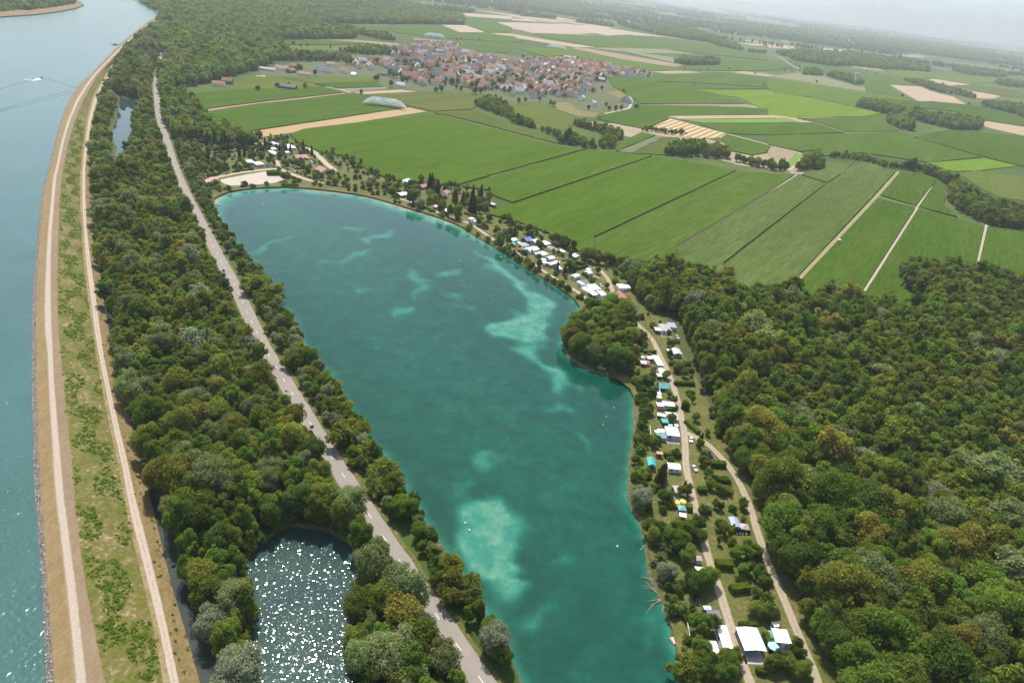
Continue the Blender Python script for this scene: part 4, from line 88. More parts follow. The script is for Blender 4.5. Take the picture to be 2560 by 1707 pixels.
BUILDINGS = [(92.9,382.4,7.0,6.8,9.4,2.9,'flat','greyroof','white','grey flat-roofed chalet with white glazed front behind the lawn','chalet'),(87.9,380.1,8.0,3.6,4.2,2.4,'canopy','white','green','small white awning annex beside the grey flat-roofed chalet','awning'),(98.0,388.1,5.0,5.0,6.5,2.5,'flat','bluegrey','white','blue-grey roofed shed behind the grey chalet at the forest edge','shed'),(95.5,353.1,8.0,4.9,6.6,2.8,'gable','greywhite','grey','pale grey gabled mobile home shaded by the forest edge','mobile home'),(91.6,353.6,7.0,3.2,3.2,2.3,'canopy','white','grey','small white awning left of the pale grey gabled mobile home','awning'),(82.5,338.5,11.0,3.7,10.9,2.8,'flat','white','grey','long narrow white-roofed mobile home hugging the lane by the silver willow','mobile home'),(78.5,341.6,18.0,3.5,3.0,2.4,'canopy','white','white','white awning at the lake end of the long narrow mobile home','awning'),(74.2,335.3,10.0,3.3,3.2,2.3,'canopy','white','white','white party tent next to the pink parasol','tent'),(83.4,327.3,3.0,3.2,5.4,2.7,'gable','white','grey','white gabled mobile home below the long narrow one beside the lane','mobile home'),(81.5,323.1,11.0,2.8,3.0,2.3,'canopy','white','white','white lean-to awning under the small willow beside the lane','awning'),(82.2,312.8,7.0,5.6,5.6,2.8,'gable','teal','dark','teal gable-roofed cabin beside the lane','cabin'),(77.5,307.7,4.0,4.6,4.4,2.3,'canopy','tealgrey','dark','grey-teal lean-to roof below the teal gable-roofed cabin','lean-to'),(78.9,304.3,2.0,2.0,3.2,2.1,'canopy','white','white','small white canopy next to the grey-teal lean-to','canopy'),(82.3,294.5,4.0,5.9,3.9,2.7,'gable','white','white','white gabled mobile home behind the clipped hedge at the lane bend','mobile home'),(77.7,292.9,6.0,3.2,3.3,2.4,'flat','white','orange','white flat-roofed awning with orange terrace facing the lake','awning'),(77.5,284.2,-9.0,4.0,2.6,2.6,'pyramid','white','brick','white hip-roofed pavilion with brick-coloured sides','pavilion'),(82.3,284.0,2.0,5.5,5.9,2.7,'gable','pinkwhite','grey','pinkish white mobile home pressed against the lane fence','mobile home'),(78.2,278.8,7.0,3.3,3.4,2.3,'canopy','teal2','dark','sea-green awning with a red cloth at its end','awning'),(83.8,277.3,3.0,1.9,2.2,1.6,'flat','white','white','small white trailer between two mobile homes by the lane','trailer'),(80.8,276.7,6.0,2.3,1.4,1.5,'canopy','tealpale','white','small pale green garden cover beside the white trailer','garden cover'),(80.4,269.5,2.0,6.3,7.1,2.9,'flat','white','lilac','large white flat-roofed mobile home at the lane fork,two roof vents','mobile home'),(75.2,269.6,1.0,3.4,2.8,2.4,'canopy','white','white','white awning adjoining the large mobile home at the lane fork','awning'),(74.8,265.9,1.0,4.3,3.5,2.4,'gable','tealgrey','grey','grey-green gabled awning tent in front of the large mobile home','awning'),(67.4,244.2,-1.0,3.3,5.6,3.0,'gable','teal2','teal','bright turquoise gable-roofed hut at the lake shore','hut'),(72.1,251.9,4.0,3.0,1.9,2.3,'canopy','orange','dark','small orange-tiled shed behind the turquoise hut','shed'),(77.3,243.3,2.0,5.4,4.1,2.7,'gable','white','white','white roofed mobile home half hidden by trees above the dark pine','mobile home'),(76.1,227.6,11.0,2.8,4.5,2.5,'flat','greyroof','dark','mottled grey flat roof beside the dark cypress','chalet'),(76.6,216.8,4.0,3.1,3.0,2.6,'pyramid','teal','brick','teal pyramid-roofed pavilion by the narrow lane','pavilion'),(76.1,212.1,-3.0,2.9,2.3,2.4,'canopy','white','white','white tarp just below the teal pyramid pavilion','awning'),(96.7,211.3,2.0,3.5,5.5,2.8,'gable','bluegrey','grey','slate-blue roofed chalet between the lane and the dirt track','chalet'),(100.5,210.3,-0.0,3.4,3.3,2.6,'pyramid','mauve','red','mauve pyramid garden pavilion next to the slate-blue chalet','pavilion'),(78.2,189.5,8.0,2.2,2.1,2.3,'gable','mauve','teal','small shed with mauve and red roof and teal wall beside the lane','shed'),(78.6,182.3,2.0,4.9,5.6,2.7,'gable','white','white','white roof showing through the branches of a spreading tree','mobile home'),(80.3,155.1,3.0,3.5,8.7,2.9,'flat','white','white','long white mobile home beside the lane with two roof vents','mobile home'),(76.0,151.6,4.0,2.7,3.3,2.4,'canopy','white','white','white awning on the lake side of the long white mobile home','awning'),(76.7,149.0,8.0,5.2,1.8,2.4,'canopy','white','white','white canopy below the long white mobile home,partly under a tree','awning'),(88.9,155.3,6.0,7.3,8.8,3.2,'carport','white','cream','big white-roofed carport hall with a shaded front across the lane','carport'),(99.8,158.3,1.0,5.3,5.4,2.8,'flat','white','white','white mobile home beside the clipped dome tree and the dirt track','mobile home'),(99.4,163.2,16.0,2.1,1.9,2.5,'flat','white','white','small white caravan behind the mobile home by the dirt track','caravan'),(78.9,164.3,7.0,4.7,3.5,2.2,'flat','greydark','dark','dark grey flat terrace roof above the leafy tree beside the lane','terrace roof'),(77.0,166.7,6.0,2.7,1.0,2.3,'canopy','bluepale','white','small blue and white awning at the dark terrace roof','awning'),(-9.1,509.7,43.0,5.1,5.5,2.6,'gable','white','green','white mobile home with a hedge in front at the far end of the lakeside row','mobile home'),(-8.2,501.1,45.0,3.3,3.3,2.4,'canopy','teal2','dark','small green canopy in front of the lakeside row','canopy'),(-0.3,500.8,41.0,6.8,5.8,2.5,'flat','greyroof','white','grey flat-roofed mobile home with white edges in the lakeside row','mobile home'),(1.6,515.4,50.0,7.2,7.1,2.7,'gable','blue','dark','blue-roofed double cabin backing onto the maize field','cabin'),(8.7,513.1,49.0,7.0,5.6,2.7,'gable','white','grey','white gabled mobile home attached to the blue-roofed cabin','mobile home'),(16.5,510.3,46.0,6.5,7.1,2.5,'flat','white','dark','white flat-roofed mobile home behind the bare tree trunk','mobile home'),(22.9,501.0,49.0,5.7,9.4,2.6,'gable','brownroof','white','white-edged brown-roofed mobile home under the big trees by the maize','mobile home'),(29.6,497.6,43.0,3.7,5.1,2.4,'flat','white','white','short white caravan at the end of the brown-roofed mobile home','caravan'),(6.3,493.8,49.0,10.4,6.9,2.7,'gable','white','white','wide white gabled mobile home in the middle of the lakeside row','mobile home'),(13.8,484.9,47.0,9.3,6.4,2.7,'flat','white','grey','white flat-roofed mobile home with a leafy hedge below it','mobile home'),(20.7,480.4,37.0,5.6,5.2,2.6,'gable','pinkwhite','white','pinkish roofed mobile home beside the open camp lawn','mobile home'),(15.1,474.0,44.0,3.9,3.6,2.4,'canopy','white','white','small white awning nearest the lake path','awning'),(16.8,468.6,43.0,3.8,3.6,2.4,'flat','white','white','small white caravan next to the long diagonal roof','caravan'),(23.1,470.0,48.0,10.8,3.7,2.6,'gable','white','grey','long diagonal white-roofed mobile home at the lake path','mobile home'),(27.3,461.7,23.0,2.5,6.1,2.5,'flat','white','lilac','white caravan with violet awning between two dark conifers','caravan'),(39.2,492.9,37.0,5.4,5.5,2.6,'pyramid','white','white','white pyramid tent under the trees beside the camp lawn','tent'),(38.8,489.0,36.0,2.7,4.2,2.3,'canopy','tealpale','white','pale turquoise canopy in front of the white pyramid tent','canopy'),(48.7,466.2,51.0,3.5,3.1,2.3,'flat','white','white','white caravan behind the square of hedges','caravan'),(48.3,460.8,51.0,4.6,4.9,2.5,'gable','pinkwhite','white','cream roofed caravan inside the square of hedges','caravan'),(38.7,450.7,50.0,6.0,4.0,2.6,'gable','white','white','white mobile home behind a leafy tree near the row end','mobile home'),(42.2,437.9,42.0,2.8,5.9,2.6,'flat','white','white','narrow white roof at the left of the dark grey roof','mobile home'),(45.3,440.9,30.0,5.1,6.1,2.6,'flat','greydark','white','dark grey ribbed roof wedged between white roofs','mobile home'),(46.2,428.7,43.0,4.6,6.3,2.6,'gable','white','white','white gabled mobile home near the parked silver car','mobile home'),(50.8,433.2,29.0,7.7,8.5,2.6,'flat','white','white','broad bright white roof near the end of the lakeside row','mobile home'),(50.0,423.2,35.0,4.7,6.0,2.4,'canopy','white','white','white awning beside the last mobile home of the row','awning'),(56.1,424.7,28.0,4.6,7.0,2.5,'flat','white','white','last white mobile home of the lakeside row by the dark conifer','mobile home'),(71.5,418.5,19.0,7.5,21.4,3.6,'gable','redroof','cream','long red-brown gabled barn where the lane enters the trees','barn'),(70.7,441.3,17.0,5.4,7.0,2.4,'flat','white','white','white caravan behind the red-brown barn','caravan'),(75.1,442.4,15.0,3.7,5.1,2.4,'flat','white','white','small white caravan right of the one behind the barn','caravan'),(-116.8,635.9,68.0,9.2,8.4,3.4,'pyramid','palewhite','white','pale hip-roofed house standing at the maize field edge','house'),(-122.1,629.2,46.0,4.4,5.0,2.5,'flat','greywhite','white','grey lean-to left of the pale hip-roofed house','shed'),(-100.6,625.1,61.0,8.9,6.8,3.0,'gable','redpale','dark','red-roofed hut beside the pair of tall spruces','hut'),(-113.6,592.6,52.0,8.7,7.8,2.8,'gable','white','dark','white-roofed chalet close to the shore behind the spreading trees','chalet'),(-78.0,615.0,73.0,7.8,6.5,2.8,'gable','redpale','white','pink and white roofed cabin behind the slender spruce','cabin'),(-78.1,605.1,60.0,6.6,7.1,2.7,'gable','brownroof','dark','brown-roofed cabin beside the slender spruce','cabin'),(-76.3,599.6,58.0,3.8,3.3,2.3,'canopy','white','white','white tent awning in front of the brown-roofed cabin','awning'),(-46.2,547.9,60.0,4.7,3.7,2.4,'flat','white','white','small white caravan behind the long low hedge by the lake path','caravan'),(-40.0,542.8,58.0,6.0,6.4,2.6,'flat','white','white','white mobile home at the end of the long low hedge','mobile home'),(-32.4,595.2,61.0,4.6,5.3,2.6,'flat','greywhite','dark','grey-white flat shed at the corner of the maize field','shed'),(-43.4,587.8,54.0,4.4,4.4,2.5,'gable','redroof','dark','red hut hidden between the tall spruces','hut'),(-24.3,529.8,56.0,4.1,3.6,2.4,'flat','white','white','white roof among bushes near the bend of the shore','caravan'),(-68.8,561.8,44.0,5.6,6.1,2.3,'canopy','white','white','white awning between the shoreline trees','awning'),(-79.7,569.4,49.0,3.5,3.1,2.2,'canopy','white','white','small white cover at the shoreline path','canopy'),(-271.7,558.2,73.0,13.8,8.5,3.8,'openhall','redpale','dark','open-sided red-roofed bathing shelter on the beach lawn','shelter'),(-197.9,637.3,47.0,10.7,12.6,3.6,'gable','redpale','cream','pink-roofed house with cream gable on the camp road','house'),(-232.1,673.9,49.0,12.8,8.9,3.0,'gable','redpale','grey','mauve-roofed hut behind the leafy trees at the camp centre','hut'),(-266.8,634.3,40.0,6.6,9.3,2.5,'caravan','white','cream','cream caravan on the camp lawn,the one farther back','caravan'),(-257.3,631.1,47.0,7.8,9.2,2.5,'caravan','white','cream','cream caravan on the camp lawn beside the blue car','caravan'),(-284.0,701.7,48.0,7.3,6.3,2.5,'flat','white','grey','white roof near the stubble field at the back of the camp','mobile home'),(-273.7,713.9,52.0,4.9,6.7,2.4,'flat','white','white','white caravan behind the dark hedge','caravan'),(-269.7,711.2,48.0,4.9,5.8,2.4,'flat','white','white','white caravan left of the big spruce,back row','caravan'),(-257.5,708.3,51.0,11.4,8.6,2.6,'flat','white','white','wide white roof right of the big spruce','mobile home'),(-253.4,702.7,53.0,7.0,5.7,2.4,'flat','white','white','white caravan in front of the wide white roof','caravan'),(-250.5,707.4,40.0,3.4,8.5,2.4,'flat','white','white','white caravan at the maize edge of the back camp','caravan'),(-265.1,690.9,55.0,5.5,4.8,2.4,'flat','white','white','white caravan left of the big spruce,middle row','caravan'),(-261.6,678.0,47.0,5.0,9.3,2.4,'flat','white','white','white caravan left of the big spruce,diagonal one','caravan'),(-258.3,671.6,58.0,4.6,4.6,2.4,'flat','white','white','white caravan left of the big spruce,front row','caravan'),(-248.7,684.6,56.0,5.2,5.0,2.4,'flat','white','white','white caravan just right of the big spruce foot','caravan'),(-279.3,675.7,62.0,4.6,3.9,2.3,'canopy','white','white','small white awning in the back camp garden','awning'),(-274.7,685.1,58.0,4.1,4.6,2.3,'flat','bluepale','white','pale blue caravan in the back camp','caravan'),(-317.5,721.4,69.0,9.6,11.0,4.0,'gable','mauve','dark','house with grey-violet roof among the trees by the stubble strip','house'),(-225.2,673.8,56.0,3.5,3.6,2.2,'canopy','redpale','white','red and white awning behind the leafy trees','awning')]
CARS = [(89.5,267.8,-100,'white','white hatchback parked at the lane fork'),(87.2,246.0,-70,'silver','silver estate car parked on the lawn beside the lane'),(95.1,259.1,176,'navy','dark blue car half hidden by the conifer near the dirt track'),(95.7,256.8,-7,'navy','dark blue car parked against the clipped hedge'),(53.8,455.3,-11,'silver','silver car behind the long hedge on the camp lawn'),(31.4,481.9,37,'black','dark car parked on the camp lawn'),(56.6,442.2,-67,'silver','silver car beside the end of the lakeside row'),(-248.4,631.0,-13,'blue','blue car beside the camp lawn caravan'),(-218.3,665.7,-40,'white','white car on the camp forecourt'),(-218.8,671.2,-30,'black','black car next to the white car on the camp forecourt'),(-207.6,615.8,-28,'black','black car on the camp road verge,farther one'),(-202.4,612.6,-23,'black','black car on the camp road verge,nearer one'),(-221.8,625.2,-29,'silver','silver car under the leafy trees beside the camp road'),(-217.6,623.1,-29,'navy','dark blue car under the leafy trees beside the camp road'),(74.9,171.3,-98,'black','black car under the spreading tree beside the lane'),(96.8,154.1,-5,'navy','navy car beside the teal parasol'),(99.8,375.6,-71,'silver','silver car at the forest edge by the grey chalet lawn')]
BOATS = [(65.0,279.3,81,3.6,'white','white rowing boat moored at the reeds'),(64.5,275.6,70,3.0,'grey','grey rowing boat moored below the white one'),(-11.5,491.0,130,3.0,'white','small white boat moored beside the poplar'),(-10.6,486.1,136,3.5,'white','slim white boat moored at the lakeside path'),(-6.9,483.4,130,6.5,'yellow','white motorboat with yellow cover at the lakeside path'),(4.9,466.0,148,3.0,'white','small white boat moored under the shrubs'),(10.9,454.3,130,3.6,'dark','white boat with dark deck beside the leaning tree'),(23.9,440.7,121,3.0,'grey','grey boat moored near the row end'),(25.9,440.5,131,3.0,'dark','dark boat moored near the row end'),(40.1,418.3,148,3.4,'dark','dark boat beneath the reeds near the promontory'),(45.9,411.3,-121,3.7,'white','white boat at the corner of the promontory')]
PARASOLS = [(76.9,336.6,1.4,'pink','pink parasol under the small willow'),(73.1,269.0,1.3,'lime','pale green parasol on the lakeside terrace'),(96.3,154.5,1.9,'tealpale','turquoise striped parasol behind the carport hall'),(77.7,220.8,1.4,'yellow','yellow palm-leaf parasol beside the teal pavilion'),(75.2,219.6,1.2,'yellow','smaller yellow parasol left of the teal pavilion'),(-2.6,491.2,1.5,'redp','red parasol in the lakeside row'),(0.7,491.4,1.4,'teal2','green parasol in the lakeside row'),(78.5,300.6,1.5,'pinkwhite','pale pink parasol below the grey-teal lean-to'),(74.7,341.6,1.3,'bluepale','pale blue parasol near the willow'),(-20.9,518.3,1.8,'blue','blue parasol beside the tall tree at the path'),(96.8,159.1,1.6,'green','dark green parasol next to the white mobile home'),(-4.1,505.0,1.5,'white','white parasol behind the grey flat roof')]
HEDGES = [((89.7,340.1),(102.5,342.8),2.2,2.2,'long clipped hedge reaching the forest,behind the small tree'),((95.5,334.0),(102.6,334.8),2.0,2.0,'second clipped hedge below the long one'),((96.4,368.2),(100.2,369.2),1.6,1.8,'short clipped hedge below the grey chalet lawn'),((76.1,350.4),(84.0,353.0),1.6,1.4,'low hedge above the long narrow mobile home'),((89.2,318.6),(100.6,320.4),2.0,2.0,'third clipped hedge near the lane bend'),((94.5,310.5),(98.9,311.1),1.8,1.6,'short square hedge on the dry lawn'),((89.6,296.2),(93.0,294.5),2.6,3.0,'tall rounded hedge at the inside of the lane bend'),((82.3,291.3),(87.1,294.4),1.6,1.8,'hedge between the two white mobile homes'),((89.3,283.1),(94.4,274.1),2.2,1.8,'dark diagonal hedge along the dirt track fork'),((74.5,252.6),(82.4,253.9),1.8,2.0,'clipped hedge behind the concrete yard'),((95.0,250.0),(102.0,250.7),2.6,2.6,'first of three thick dark hedges beside the dirt track'),((95.8,238.4),(100.8,239.1),2.8,2.8,'second of three thick dark hedges beside the dirt track'),((85.8,230.4),(89.5,231.1),2.4,2.4,'rounded hedge block on the lawn between lane and track'),((79.0,218.4),(81.2,218.3),2.4,2.4,'bright clipped hedge right of the teal pavilion'),((84.0,217.8),(88.9,218.4),2.4,2.2,'dark hedge block below the yellow-leaved shrub'),((84.7,188.6),(91.0,188.9),3.0,2.8,'bushy yellow-green yew hedge right of the lane'),((87.6,177.3),(94.8,179.4),2.8,2.6,'slanted yew hedge with a red-leaved shrub at its end'),((98.1,196.9),(104.1,197.3),2.2,2.4,'tall leafy hedge reaching the dirt track'),((97.2,208.4),(102.7,209.3),1.5,1.5,'hedge behind the row of white garden chairs'),((87.2,162.3),(93.5,163.2),1.6,2.0,'box hedge at the back of the white carport hall'),((88.6,145.3),(91.7,145.2),1.8,2.0,'small box hedge on the lawn below the carport hall'),((95.2,159.8),(95.6,156.0),1.8,2.4,'clipped green hedge right of the carport hall'),((101.1,153.8),(101.9,148.9),2.0,2.0,'bright clipped hedge below the dome tree'),((-11.6,508.6),(-6.2,513.7),1.4,1.2,'hedge in front of the far white mobile home'),((-3.2,498.5),(4.5,506.8),1.5,1.4,'hedge below the grey flat-roofed mobile home'),((-3.8,490.4),(3.2,484.3),1.5,1.4,'hedge along the lakeside path'),((14.0,485.2),(18.6,491.6),1.5,1.4,'leafy hedge below the white flat roof'),((39.3,479.2),(47.7,477.5),2.0,2.2,'tall clipped hedge on the camp lawn'),((38.5,465.6),(48.7,476.1),1.8,1.8,'hedge forming the back of the hedge square'),((44.5,459.9),(52.0,449.2),2.0,2.0,'long diagonal hedge in front of the silver car'),((-91.7,569.7),(-78.4,559.0),1.6,1.4,'long low hedge on the shore path'),((-72.3,555.8),(-66.0,551.3),1.5,1.4,'short low hedge on the shore path'),((-54.2,564.7),(-36.7,556.1),1.4,1.6,'straight hedge behind the white caravans'),((-120.2,587.1),(-113.7,581.9),1.3,1.2,'hedge by the white jetty'),((-217.5,606.3),(-206.3,598.7),2.0,1.6,'long clipped hedge beside the camp road'),((-240.0,606.3),(-229.3,611.6),7.0,3.4,'big round shrub hedge beside the sand'),((-279.3,638.0),(-276.3,642.2),2.2,2.2,'clipped hedge behind the caravan lawn'),((-263.0,608.3),(-258.5,614.0),2.0,1.2,'low hedge in front of the silver trees'),((-268.5,599.9),(-264.6,605.2),2.2,1.2,'low hedge at the foot of the lawn tree'),((-280.8,581.7),(-276.2,587.2),2.6,1.4,'low hedge behind the bathing shelter'),((-217.0,579.1),(-204.0,585.2),3.0,1.8,'reedy bank shrub row at the end of the beach'),((-289.6,690.2),(-280.2,700.0),1.6,2.2,'dark hedge at the back of the camp'),((-280.6,710.2),(-274.4,710.8),2.0,3.0,'thick dark hedge near the back camp caravans')]
POINTS = {'boat': (-629.6,880.9),'barge': (-739.4,1233.1),'tower': (972.2,2346.9),'pav': 0,'spray': [(-219.6,995.2),(-331.6,2144.5),(24.9,2277.5),(1459.2,4727.1)],'poles': [],'pole': [(-130.0,772.2),(-60.3,876.8),(161.0,1205.7),(235.1,1316.3),(197.5,1265.1),(459.2,2011.4),(528.5,2032.2),(81.9,367.2),(81.6,386.8),(-200.1,681.0),(15.1,500.1)],'blind': (284.8,610.4),'jetties': [[(-116.3,571.1),(-113.4,579.4)],[(-48.9,529.6),(-46.1,536.5)],[(-249.0,513.7),(-241.8,512.3)],[(66.6,307.3),(69.1,307.8)],[(-21.5,499.5),(-20.3,502.0)]],'raft': [(63.9,154.0),(66.4,155.1)],'chairs': [(97.3,207.3),(98.4,207.5),(99.6,207.7),(101.1,207.8)],'fences': [[(70.9,275.5),(70.3,265.4)],[(69.2,270.2),(68.7,264.0)],[(72.1,305.7),(70.5,289.1)],[(69.1,164.8),(69.8,160.9),(69.5,155.5)]],'dome': (104.6,155.1),'swing': (95.3,298.7),'log': [(57.5,193.4),(59.9,196.4),(62.4,199.1)],'branches': [[(56.8,180.3),(59.3,179.9),(60.9,178.4)],[(56.7,176.0),(59.4,175.7),(62.0,174.9)],[(57.0,175.0),(59.7,175.0),(61.7,174.1)],[(56.2,180.1),(59.3,179.5),(60.5,176.7)],[(56.9,164.6),(59.0,167.9),(61.9,170.2)],[(57.9,178.3),(59.9,175.2),(62.2,172.1)],[(58.2,165.9),(59.8,168.5),(62.7,170.3)],[(62.1,165.6),(62.8,168.0),(63.5,170.4)],[(57.1,169.0),(59.6,169.9),(62.6,170.8)]],'sunken': [[(51.8,233.5),(55.8,236.1),(59.7,239.5)],[(49.7,224.3),(53.6,226.8),(58.0,229.7)]],'swimmers': [(54.8,289.7),(50.4,281.0),(48.3,273.4),(-9.1,196.2),(-7.1,192.7),(49.0,193.9),(-213.0,526.3),(-44.5,459.8),(-22.9,467.2),(-15.6,477.1)],'hall': [((-103.7,1754.5),22,9)],'special': [(-174.6,1339.4,-8,20,12,9,'terra','white','large manor house with orange tiled hipped roof and rows of windows'),(-197.8,1399.2,10,22,11,8,'slate','white','church-like hall with dark slate roof and pale gable in the village'),(-236.8,1193.9,-5,14,10,4,'greylight','white','white bungalow with pale hipped roof at the near village edge'),(-102.9,1743.0,-4,34,12,4.5,'whiteroof','white','long white vaulted warehouse at the far village edge'),(-331.6,1254.3,0,8,16,2.5,'whiteroof','white','low white greenhouse at the meadow edge'),(-289.5,1297.2,0,18,8,4,'slate','grey','grey farm shed beside the big round tree'),(-396.3,1188.3,-3,22,8,3,'pinkroof','white','white shed with pink roof edge behind the long dark hedge'),(-444.3,1215.4,-3,22,10,4,'pinkroof','white','long bungalow with red-brown roof left of the village'),(-460.7,1189.7,-3,30,7,3,'greylight','white','long pale low building left of the village beside the wood'),(-430.0,1239.0,5,16,12,6,'brownr','brown','tall brown farmhouse left of the village'),(-424.2,1200.4,70,14,10,4,'brownr','brown','dark brown gabled barn behind the long hedge'),(-404.8,1292.3,75,12,9,5,'slate','white','white gabled house with grey roof facing the meadow'),(-390.1,1257.3,80,11,9,5,'slate','white','second white gabled house with grey roof facing the meadow'),(-374.0,1242.0,80,11,8,5,'slate','bluewhite','pale blue house facing the meadow'),(-354.4,1270.6,0,13,10,5,'terra','white','terracotta roofed house set apart at the meadow edge'),(-396.5,1337.7,-4,16,9,3.5,'pinkroof','white','flat white and pink commercial shed west of the village'),(-376.6,1049.1,-3,26,9,3.5,'slate','brown','dark open barn beside the single big tree in the meadow'),(64.5,2041.8,-14,40,8,3.5,'greylight','bluewhite','long pale blue shed at the top edge of the village'),(88.6,1252.7,60,11,9,5.5,'greylight','white','white house with pale roof at the near right edge of the village'),(71.0,1300.5,70,11,9,5.5,'greylight','white','white gabled house with grey roof near the village gardens'),(154.5,1335.1,40,8,22,5,'slate','grey','dark slate lean-to barn by the curved farm road'),(124.6,1610.5,-10,14,9,5,'greylight','brown','brown house with white roof at the right edge of the village'),(152.7,1814.2,60,13,9,5,'terra','white','orange gabled house at the far right of the village'),(210.9,1840.8,60,13,9,5,'slate','cream','cream gabled house among trees at the far right of the village'),(240.6,1848.7,0,10,8,4,'slate','white','small white house among trees at the tip of the village'),(-457.3,1028.4,10,14,10,5,'brownr','brown','farmhouse with brown roof at the wood edge'),(-459.0,1003.3,10,16,8,4,'terra','white','long low farm building with red roof at the wood edge'),(2031.4,3918.3,-5,30,8,4,'pinkroof','white','row of white farm sheds between two woods'),(2025.0,3838.3,-5,16,8,4,'terra','white','red roofed farm shed at the end of the shed row'),(1331.9,2456.0,-8,26,8,4,'whiteroof','white','isolated long white shed beside the poplar row')],'villagepoly': [(-349.1,1625.4),(-340.3,1690.3),(-340.6,1839.2),(-332.9,1935.5),(-254.4,2018.9),(-214.1,1861.6),(-167.0,1808.1),(-110.2,1772.0),(-82.7,1754.5),(-5.6,1871.4),(58.1,2018.9),(140.6,1989.1),(196.3,1946.0),(267.5,1935.5),(247.1,1832.9),(152.0,1726.0),(126.0,1593.5),(91.4,1508.7),(96.3,1418.4),(73.2,1369.6),(55.4,1313.8),(29.3,1305.4),(-15.0,1255.8),(-43.3,1245.1),(-82.9,1263.6),(-122.2,1269.8),(-154.9,1297.2),(-202.3,1239.0),(-238.3,1248.1),(-274.2,1337.7),(-298.4,1364.2),(-322.8,1515.3)],'villagepoly2': [(-372.6,1434.0),(-322.8,1515.3),(-290.3,1355.3),(-327.7,1315.4),(-357.8,1353.5)],'farvill': [[(2149.8,5595.9),(2287.0,5515.0),(2707.3,5735.9),(2817.8,5707.4),(2992.1,6069.7),(2816.5,6268.3),(2527.2,6268.3)],[(1038.0,8416.4),(1573.6,9928.2),(1905.3,9444.1),(2629.5,9367.9),(2334.6,8295.8),(1468.1,7793.1),(994.1,7588.5)],[(4241.9,8296.3),(4718.6,8296.3),(4705.1,7588.9),(5246.7,8478.5),(5318.1,9368.6),(4994.2,9522.2)]],'wake': [[(-633.6,875.3),(-627.7,841.2),(-620.8,795.1)],[(-624.0,884.8),(-595.9,866.1),(-568.8,851.1)],[(-553.1,701.8),(-558.6,759.5),(-560.3,799.2),(-563.7,836.7)],[(-547.7,694.4),(-550.1,747.1),(-551.8,797.8),(-553.5,822.6)]],'ridge': [[(-6464,25184,-249),(-1903,25930,-38),(1481,25958,35),(4131,25670,119),(6019,25294,243),(7568,24874,357),(8690,24505,470),(9312,24275,614),(9818,24075,720),(10341,23855,717),(10980,23568,622),(11537,23300,715),(11891,23122,793),(12269,22923,767),(12810,22625,755),(13303,22339,821),(14405,21645,882),(15837,20620,849)],[(-8453,32932,-306),(-1632,33961,144),(3643,33804,260),(7848,33082,351),(10842,32225,823),(14236,30876,1140),(16628,29657,1297),(18730,28376,1409),(20585,27060,1410)]]}
